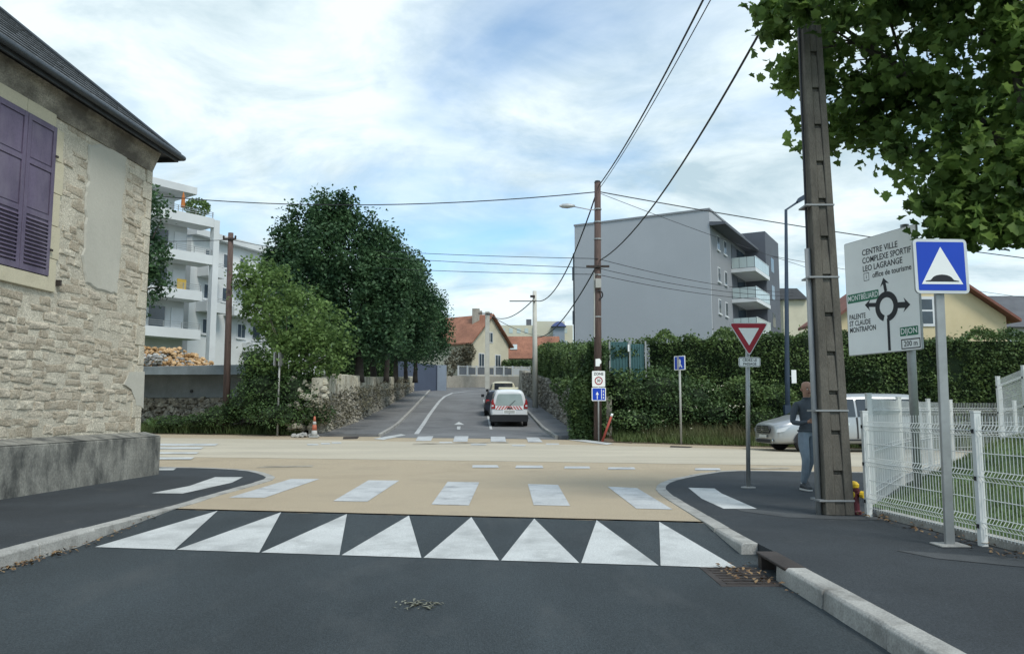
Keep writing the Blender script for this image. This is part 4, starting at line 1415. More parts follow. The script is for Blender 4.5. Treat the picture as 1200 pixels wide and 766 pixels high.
# ================================================================== VEGETATION
def tree(name, label, base, blobs, trunk_r, n_clump, per, leaf, spread, leafm, barkm='bark', group=None, shell=.55, limbs=9, trunk_top=None, lobed=False, extra=None, up=.35, zs=.75):
    base = Vector(base)
    t = thing(name, label, 'tree', base, group=group)
    cs = in_blobs(blobs, n_clump, shell)
    P = clumps(cs, per, spread, zs)
    if extra is not None:
        P = np.concatenate([P, extra])
    v, f = (leaf_lobed(P, leaf, up) if lobed else leaf_quads(P, leaf, .65, up))
    np_mesh('crown', v, f, leafm, t)
    lowest = min(b[0][2] - b[1][2] * .6 for b in blobs)
    big = max(blobs, key=lambda b: b[1][0] * b[1][2])
    top = Vector(trunk_top) if trunk_top is not None else Vector((base.x * .6 + big[0][0] * .4, base.y * .6 + big[0][1] * .4, max(lowest, base.z + .8)))
    tr = MB()
    mid = (base + top) / 2 + Vector((random.uniform(-.08, .08), random.uniform(-.08, .08), 0))
    tr.tube([base - Vector((0, 0, .3)), base + Vector((0, 0, .12)), mid, top], [trunk_r * 1.35, trunk_r * 1.1, trunk_r * .9, trunk_r * .72], 9)
    ends = cs[RNG.choice(len(cs), min(limbs, len(cs)), replace=False)]
    for e in ends:
        e = Vector(e)
        m = top + (e - top) * .45 + Vector((random.uniform(-.2, .2), random.uniform(-.2, .2), .25))
        tr.tube([top - Vector((0, 0, trunk_r)), top + (m - top) * .4, m, top + (e - top) * .95], [trunk_r * .6, trunk_r * .42, trunk_r * .27, trunk_r * .08], 6)
    tr.build('trunk', barkm, t, smooth=True, world=True)
    return t

def wb(px, py, Y, rpx, rz=None, ry=None):
    """blob seen at a pixel, radius given in pixels at its own distance"""
    r = rpx * Y / F_PX
    return (W(px, py, Y), (r, (ry if ry else r), (rz * Y / F_PX if rz else r)))

# big leaved plane tree in the garden on the right
pb = [wb(918, 22, 11.2, 34, 26), wb(930, 78, 11.2, 30, 30), wb(905, 12, 11, 18, 14), wb(950, 118, 11.3, 26, 30), wb(985, 40, 11.2, 50, 45), wb(1005, 125, 11, 45, 45), wb(965, 160, 11.5, 18, 22),
      wb(1070, 60, 10.4, 70, 70), wb(1150, 60, 10, 75, 75), wb(1080, 150, 10.6, 60, 50), wb(1150, 165, 10, 60, 55), wb(1190, 215, 9.8, 55, 50), wb(1130, 225, 10, 45, 35),
      wb(1125, 265, 10, 26, 18), wb(1165, 268, 9.8, 34, 20), wb(1195, 270, 9.7, 30, 20), wb(1088, 232, 10.2, 14, 10), wb(1060, 195, 10.4, 22, 16), wb(965, -8, 9.3, 40, 28), wb(1030, -40, 9.8, 80, 60), wb(1120, -60, 9.6, 90, 80), wb(1240, 20, 10, 90, 120), wb(1260, 170, 10, 80, 90), wb(1220, -150, 10, 120, 100)]
tb = Vector((7.9, 10.4, .4))
plane = thing('plane_tree', 'large leafy plane tree overhanging the white mesh fence', 'tree', tb)
cs = in_blobs(pb, 700, .45)
P = clumps(cs, 19, .16)
v, f = leaf_lobed(P, .145, .25)
np_mesh('crown', v, f, 'leaf_plane', plane)
tr = MB()
fork = Vector((7.45, 10.3, 3.3))
tr.tube([tb - Vector((0, 0, .3)), tb + Vector((0, 0, .2)), Vector((7.7, 10.4, 1.8)), fork], [.30, .23, .19, .17], 12)
b1_, b2_ = W(1200, 192, 10.2), W(1140, 140, 10.3)
tr.tube([fork - Vector((0, 0, .1)), b1_, b2_, W(1060, 85, 10.6), W(985, 30, 11)], [.16, .12, .095, .06, .02], 9)
tr.tube([b1_, W(1196, 110, 10.0), W(1188, 50, 10.0), W(1183, -20, 10.0), W(1170, -150, 10)], [.085, .075, .07, .06, .03], 9)
tr.tube([b2_, W(1075, 180, 10.5), W(1010, 140, 11)], [.05, .03, .012], 7)
tr.tube([W(1188, 60, 10), W(1120, 20, 10.2), W(1040, 10, 10.8)], [.05, .03, .012], 7)
tr.tube([W(1060, 85, 10.6), W(1000, 50, 10.8), W(940, 60, 11.2)], [.04, .025, .012], 7)
tr.tube([fork - Vector((0, 0, .1)), Vector((8.2, 10.2, 5)), Vector((8.6, 10, 7.5))], [.15, .11, .05], 9)
for e in cs[RNG.choice(len(cs), 26, replace=False)]:
    e = Vector(e)
    s = min((b2_, b1_, W(1060, 85, 10.6), W(1188, 50, 10.0)), key=lambda q: (q - e).length)
    tr.tube([s, s + (e - s) * .5 + Vector((0, 0, .12)), e], [.026, .016, .006], 5)
tr.build('trunk', 'bark', plane, smooth=True, world=True)

# row of dark maples on the terrace
mp_lab = ['tall dark green maple above the dry stone wall, largest of the row', 'second dark maple of the row along the stone wall', 'third dark maple of the row along the stone wall', 'last dark maple of the row, nearest the cream house']
def on_terr(px_, Y):
    q = plan(px_, Y)
    return (q.x, q.y, terr_z(Y) - .02)
sets = [([wb(395, 316, 42, 55.8, 59.4), wb(360, 351, 41, 45, 55.8), wb(425, 354, 42, 54, 55.8), wb(345, 286, 42, 19.8, 27), wb(350, 389, 41, 41.4, 30.6), wb(382, 261, 42, 27, 19.8), wb(405, 258, 42, 14.4, 18), wb(440, 291, 43, 27, 27), wb(420, 396, 42, 55.8, 23.4), wb(322, 316, 42, 12.6, 21.6), wb(455, 331, 42, 32.4, 36), wb(347, 267, 42, 6.3, 23.4), wb(380, 247, 42, 8.1, 19.8), wb(403, 243, 42, 7.2, 18), wb(366, 261, 42, 5.4, 16.2), wb(432, 269, 42, 7.2, 21.6), wb(462, 298, 43, 8.1, 23.4), wb(318, 291, 42, 5.4, 18), wb(335, 279, 42, 5.4, 18), wb(447, 283, 42, 5.4, 18), wb(486, 317, 44, 6.3, 19.8)], 420, 41.5, .22, 950, 62),
        ([wb(455, 356, 50, 41.4, 49.5), wb(475, 329, 50, 25.2, 32.4), wb(450, 396, 50, 46.8, 25.2), wb(485, 364, 50, 28.8, 37.8)], 437, 50, .2, 520, 52),
        ([wb(480, 372, 57, 30.6, 37.8), wb(494, 356, 57, 18, 23.4), wb(478, 404, 57, 36, 19.8)], 463, 57, .18, 300, 32),
        ([wb(500, 379, 64, 25.2, 30.6), wb(512, 364, 64, 12.6, 19.8), wb(498, 407, 64, 28.8, 16.2), wb(520, 392, 64, 9.9, 18)], 486, 64, .18, 280, 30)]
for (bl, px_, Y, r, nc, per), lab in zip(sets, mp_lab):
    tree('maple_tree', lab, on_terr(px_, Y), bl, r, nc, per, .20, .30, 'leaf_dark', 'bark_dark', 'dark maples along the terrace', trunk_top=tuple(Vector(on_terr(px_, Y)) + Vector((0, 0, 1.7))), shell=.38, zs=1.35)
# more trunks glimpsed under the row
for px_, Y in ((452, 47), (475, 60)):
    q = Vector(on_terr(px_, Y))
    tree('maple_tree', 'slim dark maple between the %s maples of the row' % ('first two' if px_ == 452 else 'last two'), q, [(q + Vector((0, 0, 3.6)), (1.5, 1.5, 1.3))], .15, 60, 16, .3, .4, 'leaf_dark', 'bark_dark', 'dark maples along the terrace', trunk_top=tuple(q + Vector((0, 0, 2))))
# clipped hedge closing the terrace behind the trunks
hedge_late = [(-34, 84), (-20, 80), (-9.8, 78)]
# light green ash in front of them
ab = plan(335, 33.5)
tree('ash_tree', 'bright green young ash growing out of the verge by the leaning wall', (ab.x, ab.y, .3),
     [wb(318, 345, 33.5, 34, 36), wb(345, 375, 33.2, 45, 40), wb(385, 385, 33, 28, 34), wb(300, 315, 33.8, 20, 16), wb(300, 360, 33.6, 20, 26), wb(370, 415, 33, 38, 26), wb(325, 420, 33.2, 36, 34), wb(398, 405, 33, 16, 24), wb(288, 330, 33.8, 10, 24)],
     .11, 430, 22, .17, .25, 'leaf_light', limbs=14, shell=.3, trunk_top=(ab.x + .1, ab.y, 2.0))
# tree showing past the corner of the stone house
sb = plan(160, 30)
tree('garden_tree', 'dark tree half hidden behind the stone house corner', (sb.x, sb.y, .3),
     [wb(168, 250, 30, 26, 36), wb(174, 300, 30, 24, 22), wb(160, 330, 30, 32, 44), wb(182, 335, 30, 14, 26), wb(186, 290, 30, 10, 12)], .14, 170, 18, .17, .2, 'leaf_dark', 'bark_dark', shell=.4)

def bush(name, label, cat, blobs, n, leaf, leafm, base, core=True, up=.35, group=None, shell=.6):
    t = thing(name, label, cat, base, group=group)
    P = in_blobs(blobs, n, shell)
    g = np.array([H(x, y) if y < 33 else -9 for x, y in P[:, :2]])
    P[:, 2] = np.maximum(P[:, 2], g + .05)
    v, f = leaf_quads(P, leaf, .6, up)
    np_mesh('foliage', v, f, leafm, t)
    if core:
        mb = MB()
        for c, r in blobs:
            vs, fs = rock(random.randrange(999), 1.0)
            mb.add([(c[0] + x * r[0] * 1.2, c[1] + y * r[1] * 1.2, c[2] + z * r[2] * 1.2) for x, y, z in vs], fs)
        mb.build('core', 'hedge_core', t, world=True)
    return t
q = plan(318, 32.6)
bush('verge_bush', 'dense dark bush around the foot of the ash', 'bush', [wb(315, 455, 32.8, 38, 30), wb(350, 460, 32.6, 34, 30), wb(290, 470, 32.8, 24, 24), wb(330, 485, 32.4, 46, 18), wb(375, 485, 32.2, 20, 14), wb(300, 430, 33, 22, 26)], 9000, .10, 'leaf_bush', (q.x, q.y, .3))
q = plan(240, 33)
bush('verge_bush', 'low weedy bush under the concrete retaining wall', 'bush', [wb(258, 488, 33, 24, 14), wb(235, 492, 33.2, 22, 9), wb(200, 494, 33.6, 30, 8), wb(275, 480, 33, 16, 16)], 3800, .08, 'leaf_bush', (q.x, q.y, .3))
q = plan(405, 32)
bush('dry_bush', 'withered brown creeper against the foot of the dry stone wall', 'bush', [wb(392, 482, 32, 22, 20), wb(415, 470, 34.5, 22, 20), wb(432, 465, 37, 16, 14), wb(450, 456, 42, 14, 10), wb(472, 450, 48, 10, 7), wb(375, 478, 32, 12, 14)], 2400, .10, 'leaf_dry', (q.x, q.y, .3), core=False)
q = plan(540, 81)
bush('garden_shrub', 'loose shrub in front of the cream house', 'bush', [wb(538, 420, 83.5, 13, 14), wb(549, 413, 83.5, 9, 12), wb(527, 430, 80, 8, 12)], 1600, .24, 'leaf_dry', (q.x, 83.5, 3.6), core=False)
q = plan(605, 88)
bush('garden_shrub', 'clipped green hedge behind the white railing', 'bush', [wb(594 + 8 * k, 426, 88, 7, 5) for k in range(4)], 1200, .2, 'leaf_hedge2', (q.x, 88, 3.6))

# ---- hedges on the right: block hedges with uneven skin
def hedge(name, label, line, width, z0f, z1f, n, leaf, leafm, lump=.25, group=None):
    """line: plan points along the front foot; the hedge grows backwards from it"""
    line = [Vector((p[0], p[1], 0)) for p in line]
    t = thing(name, label, 'hedge', (line[0].x, line[0].y, z0f(0)), group=group)
    L = [0]
    for a, b in zip(line[:-1], line[1:]):
        L.append(L[-1] + (b - a).length)
    def at(s):
        for i in range(len(line) - 1):
            if s <= L[i + 1] or i == len(line) - 2:
                d = (line[i + 1] - line[i]).normalized()
                return line[i] + d * (s - L[i]), d
    T = L[-1]
    ph = RNG.uniform(0, 6.28, 8)
    def wob(s, h):
        return lump * (.5 * math.sin(s * 1.3 + ph[0]) + .35 * math.sin(s * 2.9 + ph[1] + h * 1.7) + .3 * math.sin(h * 3.1 + ph[2] + s * .7) + .2 * math.sin(s * 6.1 + ph[3]))
    m = RNG.uniform(0, 1, (n, 4))
    P = np.empty((n, 3))
    for i in range(n):
        s = m[i, 0] * T
        p, d = at(s)
        nb = Vector((-d.y, d.x, 0))
        k = s / T
        lo, hi = z0f(k), z1f(k) + .14 * math.sin(s * 2.1 + ph[4]) + .10 * math.sin(s * 5.3 + ph[5]) + (RNG.exponential(.10) if m[i, 2] > .8 else 0)
        c = m[i, 3]
        if c < .66:                                   # front skin
            h = lo + (hi - lo) * m[i, 1]
            top = max(0, (h - hi + .5)) / .5
            o = -wob(s, h) * .6 + .35 * top ** 2 + .35 * m[i, 2] ** 2
            q = p + nb * o
        elif c < .9:                                  # top
            o = m[i, 1] * width
            h = hi + .5 * wob(s, o * 2) - .25 * m[i, 2] ** 2
            q = p + nb * o
        else:                                         # ends
            e = 0 if m[i, 0] < .5 else 1
            p, d = at(e * T)
            nb = Vector((-d.y, d.x, 0))
            h = z0f(e) + (z1f(e) - z0f(e)) * m[i, 1]
            q = p + nb * (m[i, 2] * width) + d * ((1 if e else -1) * (.1 + wob(h, h)) * .6)
        P[i] = (q.x, q.y, h)
    v, f = leaf_quads(P, leaf, .62, .3)
    np_mesh('foliage', v, f, leafm, t)
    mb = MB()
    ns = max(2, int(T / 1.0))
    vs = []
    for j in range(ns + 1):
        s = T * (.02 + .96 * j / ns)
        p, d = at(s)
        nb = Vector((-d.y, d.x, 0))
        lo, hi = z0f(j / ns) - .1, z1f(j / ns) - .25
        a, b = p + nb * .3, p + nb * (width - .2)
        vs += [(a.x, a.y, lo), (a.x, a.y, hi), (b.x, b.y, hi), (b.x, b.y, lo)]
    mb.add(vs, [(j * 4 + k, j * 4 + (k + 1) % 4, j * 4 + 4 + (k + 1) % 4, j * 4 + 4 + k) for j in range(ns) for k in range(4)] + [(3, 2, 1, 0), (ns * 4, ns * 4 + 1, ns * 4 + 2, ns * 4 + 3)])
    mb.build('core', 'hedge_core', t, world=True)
    return t
hedge('terrace_hedge', 'long green hedge at the back of the terrace behind the maple trunks', hedge_late, 1.5, lambda k: 4.0, lambda k: 7.4, 6000, .3, 'leaf_hedge2', .3)
# along the top of the garden wall
hl = [(wr(y) + .25, y) for y in (62, 50, 40, 32.5)]
hedge('wall_hedge', 'overgrown hedge spilling over the stone garden wall', hl, 1.9,
      lambda k: np.interp(k, [0, .4, .75, 1], [4.0, 3.1, 2.1, 1.2]), lambda k: np.interp(k, [0, .35, .7, 1], [6.1, 5.5, 4.5, 3.95]), 17000, .13, 'leaf_hedge', .35)
# tall hedge along the pavement, and the shrub mass in front of it
hA = [plan(752, 33.6), plan(850, 32.5), plan(960, 31.5), plan(1060, 30.5), plan(1300, 28)]
hedge('tall_hedge', 'tall clipped hedge running behind the verge to the yellow house', hA, 2.2, lambda k: .0,
      lambda k: np.interp(k, [0, .12, .3, .6, 1], [4.35, 4.45, 4.5, 4.25, 4.0]), 46000, .115, 'leaf_hedge', .42)
hB = [plan(668, 31.3), plan(710, 31.0)]
hedge('corner_hedge', 'narrow ivy-clad hedge behind the zone sign', hB, 2.0, lambda k: .0, lambda k: np.interp(k, [0, .45, .5, 1], [2.6, 3.2, 3.9, 3.75]), 8000, .12, 'leaf_hedge2', .25)
q = plan(760, 31.6)
bush('shrub_mass', 'broad sprawling shrub below the teal metal panels', 'bush', [wb(735, 462, 32.2, 40, 32), wb(770, 460, 32, 44, 34), wb(810, 470, 32, 40, 30), wb(745, 492, 31.4, 40, 14), wb(790, 480, 31.6, 40, 22), wb(835, 484, 31.4, 28, 18), wb(722, 448, 32.4, 26, 18)], 11000, .12, 'leaf_hedge2', (q.x, q.y, .1))
q = plan(880, 30.6)
bush('shrub_mass', 'low shrub at the foot of the tall hedge behind the give way sign', 'bush', [wb(870, 462, 31.6, 26, 22), wb(910, 470, 31.2, 26, 22), wb(895, 490, 30.8, 30, 14)], 4200, .12, 'leaf_hedge', (q.x, q.y, 0))
q = plan(690, 31.4)
bush('weed_clump', 'leggy weeds on the old stone at the wall end', 'bush', [wb(664, 462, 32, 10, 22), wb(680, 478, 31.6, 16, 24), wb(654, 452, 34, 10, 10)], 2200, .11, 'leaf_hedge', (q.x, q.y, .1), core=False)
# teal sheet metal panels between the hedges
PY = 32.5
tp = thing('teal_fence_panels', 'teal corrugated metal panels standing between the hedges', 'fence', (plan(735, PY).x, PY, 1.4))
for p0, p1, yt, yb in ((714, 737, 400.5, 433), (738, 756, 403, 432)):
    a, b = W(p0, yb, PY), W(p1, yb, PY)
    zt = W(p0, yt, PY).z
    pn_ = MB().box(a.x, b.x - .03, PY, PY + .03, 1.0, zt).build('panel', 'teal_metal', tp, world=True)
    n = 6
    for k in range(n):
        x = a.x + (b.x - .03 - a.x) * (k + .5) / n
        MB().box(x - .03, x + .03, PY - .02, PY - .001, 1.0, zt - .01).build('rib', 'teal_metal', pn_, world=True)
for px_ in (714, 737.5, 756):
    q = W(px_, 401, PY)
    MB().box(q.x - .03, q.x + .03, PY - .1, PY - .02, .3, q.z + .05).build('post', 'galva', tp, world=True)
MB().box(plan(737, PY).x - .03, plan(737, PY).x + .03, PY - .18, PY - .1, W(737, 412, PY).z, W(737, 404, PY).z).build('sticker', 'sign_white', tp, world=True)

# ---- grass: verges and lawn
def blades(name, label, cat, P, hmin, hmax, w, mat, zoff=None):
    n = len(P)
    h = RNG.uniform(hmin, hmax, n)[:, None]
    a = RNG.uniform(0, 6.28, n)
    sd_ = np.stack([np.cos(a), np.sin(a), np.zeros(n)], 1) * w
    lean = RNG.normal(size=(n, 3)) * .35
    lean[:, 2] = 1
    tip_ = P + lean * h
    v = np.empty((n, 3, 3))
    v[:, 0], v[:, 1], v[:, 2] = P - sd_, P + sd_, tip_
    o = np_mesh(name, v.reshape(-1, 3), np.arange(n * 3).reshape(n, 3), mat, None)
    return tag(o, label, cat, kind='stuff')
def verge_pts(x0, x1, s0, s1, n):
    x = RNG.uniform(x0, x1, n)
    s = s0 + (s1 - s0) * RNG.uniform(0, 1, n)
    y = s - SK * x
    return x, y, s
def bank(x, y):
    return max(0, (y + SK * x - 31.0)) * .18
mb = MB()
X = np.linspace(3.4, 40, 30)
mb.add([(x, s - SK * x, zf(x) + .02 + max(0, s - 31) * .18) for s in (30.7, 31.2, 32, 34, 36) for x in X], [(j * 30 + i, j * 30 + i + 1, (j + 1) * 30 + i + 1, (j + 1) * 30 + i) for j in range(4) for i in range(29)])
structure(mb.build('right_verge', 'soil'))
mb = MB()
X = np.linspace(-40, -8.3, 24)
mb.add([(x, s - SK * x, zf(x) + .02 + max(0, s - 31) * .1) for s in (30.6, 31.2, 32, 33.5) for x in X], [(j * 24 + i, j * 24 + i + 1, (j + 1) * 24 + i + 1, (j + 1) * 24 + i) for j in range(3) for i in range(23)])
structure(mb.build('left_verge', 'soil'))
x, y, s = verge_pts(3.9, 20, 30.75, 32.4, 9000)
z = np.array([zf(a) for a in x]) + np.maximum(0, s - 31) * .18 + .02
blades('verge_grass', 'rough green grass of the verge under the hedge', 'grass', np.stack([x, y, z], 1), .12, .42, .022, 'grass')
x, y, s = verge_pts(5, 13, 31.0, 32.6, 3000)
z = np.array([zf(a) for a in x]) + np.maximum(0, s - 31) * .18 + .02
blades('dry_verge_grass', 'tall dry grass stems among the verge grass', 'grass', np.stack([x, y, z], 1), .3, .75, .016, 'grass_dry')
x, y, s = verge_pts(-20, -8.6, 30.7, 32.8, 7500)
z = np.array([zf(a) for a in x]) + np.maximum(0, s - 31) * .1 + .02
blades('verge_grass', 'grass strip below the retaining wall footing', 'grass', np.stack([x, y, z], 1), .1, .45, .022, 'grass')
fl_ = []
for px_, py_, n, r in ((862, 477, 26, .22), (838, 455, 14, .25), (806, 476, 10, .16), (789, 502, 14, .5), (888, 500, 12, .4), (745, 500, 10, .6), (765, 503, 12, .4)):
    c = W(px_, py_, 31.0)
    for _ in range(n):
        fl_.append((c.x + random.gauss(0, r), c.y + random.gauss(0, .2), c.z + random.gauss(0, r * .35)))
v, f = leaf_quads(np.array(fl_), .075, .9, 1)
tag(np_mesh('wild_flowers', v, f, 'flower', None), 'small white wild flowers scattered over the verge grass', 'flowers', kind='stuff')

# lawn of the garden behind the white fence
rd = Vector((.589, .808, 0))
def lawn_z(x, y):
    d = (x - 4.9) * .808 - (y - 11) * .589
    return .05 + min(max(0, .28 * (x - 4.9)), max(0, .6 * d), .75)
mb = MB()
X = [4.78, 5.2, 5.7, 6.3, 7, 8, 9.5, 11, 13, 16, 20]
YY = [1, 3, 5, 6.5, 8, 9, 10, 11, 12, 13, 14, 15, 16, 17, 18, 19.5]
def lawn_clip(x, y):
    """pull the lawn back behind the second fence"""
    ymax = 10.9 + (x - 4.9) * .808 / .589 * .93
    ymax = min(ymax, 17.4 - SK * x)
    return min(y, ymax)
pts = [(x, lawn_clip(x, y), 0) for y in YY for x in X]
pts = [(x, y, lawn_z(x, y)) for x, y, _ in pts]
nx = len(X)
mb.add(pts, [(j * nx + i, j * nx + i + 1, (j + 1) * nx + i + 1, (j + 1) * nx + i) for j in range(len(YY) - 1) for i in range(nx - 1)])
structure(mb.build('lawn', 'lawn'))
x, y = RNG.uniform(4.8, 15, 60000), RNG.uniform(3, 17, 60000)
keep = (y < 10.7 + (x - 4.9) * 1.27) & (y < 17.3 - SK * x) & (x / np.maximum(y, .1) < .82)
x, y = x[keep], y[keep]
z = np.array([lawn_z(a, b) for a, b in zip(x, y)])
blades('lawn_grass', 'short green grass of the lawn behind the white mesh fence', 'grass', np.stack([x, y, z], 1), .03, .09, .007, 'grass')
# ================================================================== STREET FURNITURE
# ---- big reinforced concrete pole on the right, with ladder-like recesses
cb = GZ(979.5, 602, .01)
cpo = thing('concrete_utility_pole', 'tall square concrete utility pole with ladder recesses beside the fence', 'utility pole', (cb.x, cb.y, .01))
PH = 9.3
LEAN = .014
w0, w1 = .180, .098                                   # half widths at foot and head
d0, d1 = .15, .095
def cw(z):
    t = z / PH
    return w0 + (w1 - w0) * t, d0 + (d1 - d0) * t
mb = MB()
def ring_box(mb, z0, z1, x0f, x1f, y0f, y1f):
    vs = []
    for z in (z0, z1):
        w, d = cw(z)
        vs += [(x0f * w - LEAN * z, y0f * d, z), (x1f * w - LEAN * z, y0f * d, z), (x1f * w - LEAN * z, y1f * d, z), (x0f * w - LEAN * z, y1f * d, z)]
    mb.add(vs, [(0, 3, 2, 1), (4, 5, 6, 7), (0, 1, 5, 4), (1, 2, 6, 5), (2, 3, 7, 6), (3, 0, 4, 7)])
ring_box(mb, 0, PH, -1, -.32, -1, 1)                  # two flanges and a web between them
ring_box(mb, 0, PH, .36, 1, -1, 1)
ring_box(mb, 0, PH, -.321, .361, -.62, .98)
mb.build('shaft', 'concrete_pole', cpo, bevel=.012)
z, st = .0, .5
k = 0
while z < PH - .2:                                    # solid rungs leave a recess with a shadow above each
    h = .17 if k else .12
    mb = MB()
    za, zb3 = (z + .05 if k else 0.0), min(z + st, PH)
    (wa, da), (wb_, db) = cw(za), cw(zb3)
    mb.add([(-.319 * wa - LEAN * za, -.95 * da, za), (.359 * wa - LEAN * za, -.95 * da, za), (.359 * wa - LEAN * za, -.621 * da, za), (-.319 * wa - LEAN * za, -.621 * da, za),
            (-.319 * wb_ - LEAN * zb3, -.80 * db, zb3), (.359 * wb_ - LEAN * zb3, -.80 * db, zb3), (.359 * wb_ - LEAN * zb3, -.621 * db, zb3), (-.319 * wb_ - LEAN * zb3, -.621 * db, zb3)],
           [(0, 3, 2, 1), (4, 5, 6, 7), (0, 1, 5, 4), (1, 2, 6, 5), (2, 3, 7, 6), (3, 0, 4, 7)])
    mb.build('rung', 'concrete_pole', cpo, bevel=.008)
    z += st
    k += 1
for zz in (.17, 1.29, 3.0, 3.95):
    w, d = cw(zz)
    MB().box(-w - .075 - LEAN * zz, w + .006 - LEAN * zz, -d - .008, d + .008, zz, zz + .022).build('strap', 'pipe_grey', cpo)
pm = MB()
pm.tube([(-cw(z)[0] - .04 - LEAN * z, -.02, z) for z in (.0, 1.5, 3.4)], .036, 10)
pm.build('conduit', 'pipe_grey', cpo, smooth=True)
MB().tube([(-cw(3.4)[0] - .04 - LEAN * 3.4, -.02, 3.4), (-cw(6)[0] - .02 - LEAN * 6, -.02, 6), (-cw(9)[0] - .02 - LEAN * 9, -.02, 9)], .014, 6).build('cable', 'cable', cpo)
MB().box(-.9, .9, -.14, -.06, 8.9, 9.0).build('crossarm', 'galva', cpo)

# ---- fire hydrant half hidden behind the pole
hb = GZ(1005, 603, .012) + Vector((0, .1, 0))
hy = thing('fire_hydrant', 'dark red fire hydrant with yellow caps behind the concrete pole', 'hydrant', hb)
MB().lathe([(.09, 0), (.09, .03), (.07, .05), (.065, .28), (.075, .29), (.075, .32), (.05, .33)], 14).build('barrel', 'hydrant_red', hy, smooth=False)
MB().lathe([(.07, .33), (.075, .37), (.05, .40), (.02, .41)], 12).build('bonnet', 'hydrant_yellow', hy)
for a in (-2.2, -.75, .9):
    c, s = math.cos(a), math.sin(a)
    MB().tube([(c * .04, s * .04, .26), (c * .09, s * .09, .25)], .035, 10).build('outlet', 'hydrant_red', hy)
    MB().tube([(c * .091, s * .091, .25), (c * .13, s * .13, .245)], .045, 10).build('cap', 'hydrant_yellow', hy)

def post_base(mb, c, r):
    pass
def sign_post(parent, base, top, r, mat='galva', foot=True):
    MB().tube([base, top], r, 12).build('post', mat, parent, smooth=True, world=True)
    if foot:
        MB().lathe([(r * 3.4, .0), (r * 3.2, .012), (r * 1.3, .02)], 12, base).build('base_collar', 'kerb', parent, world=True)

# ---- give way sign
yb = GZ(877, 571, .012)
yc = W(876.5, 400, yb.y)
gs = thing('give_way_sign', 'red and white give way triangle sign with text plate on grey post', 'sign', yb)
sign_post(gs, yb, Vector((yc.x, yb.y, W(876, 381, yb.y).z)), .037)
fr = Frame((yc.x, yb.y - .06, 0), (1, .03, 0))
zt, zb_ = W(876, 378.5, yb.y).z, W(876, 417.5, yb.y).z
hw = 23.6 / F_PX * yb.y
def tri(k, n=4, r=.035):
    """point-down triangle with rounded corners"""
    cx, cz = 0, zb_ + (zt - zb_) * .667
    v = [(-hw, zt), (0, zb_), (hw, zt)]
    v = [(cx + (a - cx) * k, cz + (b - cz) * k) for a, b in v]
    out = []
    for i in range(3):
        p, a, b = Vector((*v[i], 0)), Vector((*v[i - 1], 0)), Vector((*v[(i + 1) % 3], 0))
        q0, q1 = p + (a - p).normalized() * r * k * 1.6, p + (b - p).normalized() * r * k * 1.6
        for j in range(n + 1):
            t = j / n
            q = q0 * (1 - t) ** 2 + p * 2 * t * (1 - t) + q1 * t * t
            out.append((q.x, q.y))
    return out
pl = plate('panel', tri(1.0), fr, -.012, .0, 'sign_back', gs)
plate('white_rim', tri(.995), fr, .0005, .004, 'sign_border', pl)
plate('red_border', tri(.93), fr, .0045, .007, 'sign_red', pl)
plate('white_centre', tri(.52, r=.012), fr, .0075, .009, 'sign_white', pl)
zc_ = W(877, 424.3, yb.y).z
tp_ = plate('text_plate', rrect(.375, .165, .035, 4, 0, zc_), fr, -.01, .002, 'sign_white', gs)
ringmesh(fr, rrect(.36, .15, .03, 4, 0, zc_), rrect(.347, .137, .025, 4, 0, zc_), .0035).build('border_line', 'sign_black', tp_, world=True)
lettering('CÉDEZ LE', .062, fr, 0, zc_ + .032, .0045, 'sign_black', tp_, .92, bold=.001)
lettering('PASSAGE', .062, fr, 0, zc_ - .034, .0045, 'sign_black', tp_, .92, bold=.001)

# ---- blue speed hump sign
sb_ = GZ(1113, 639, .012)
bs = thing('speed_hump_sign', 'square blue speed hump warning sign on a post by the fence', 'sign', sb_)
ptop = W(1098.5, 300, sb_.y)
sx0, sx1 = W(1113, 639, sb_.y), ptop
mb = MB()
dv = (ptop - sb_)
mb.obox((sb_ + ptop) / 2, (.045, 0, 0), (0, .022, 0), dv / 2)
mb.build('post', 'galva', bs, world=True, bevel=.008)
MB().box(sb_.x - .14, sb_.x + .14, sb_.y - .12, sb_.y + .12, .0105, .03).build('base_collar', 'kerb', bs, world=True, bevel=.01)
fr = Frame(W(1099.5, 313, sb_.y) + Vector((0, -.05, 0)), (1, .05, 0), (-.012, 0, 1))
wq = 66 / F_PX * sb_.y * .985
pl = plate('panel', rrect(wq, wq, .045), fr, -.02, 0, 'sign_back', bs)
plate('rim', rrect(wq, wq, .045), fr, .0005, .006, 'sign_border', pl)
plate('blue_field', rrect(wq * .89, wq * .89, .012), fr, .0065, .008, 'sign_blue', pl)
plate('white_triangle', [(-.385 * wq, -.33 * wq), (.385 * wq, -.33 * wq), (0, .355 * wq)], fr, .0085, .0095, 'sign_white', pl)
hump = [(-.31 * wq, -.285 * wq), (.31 * wq, -.285 * wq), (.31 * wq, -.27 * wq), (.22 * wq, -.255 * wq)] + [(.2 * wq * math.cos(math.radians(a)), -.255 * wq + .1 * wq * math.sin(math.radians(a))) for a in range(15, 180, 15)] + [(-.22 * wq, -.255 * wq), (-.31 * wq, -.27 * wq)]
plate('hump_symbol', hump, fr, .010, .011, 'sign_black', pl)

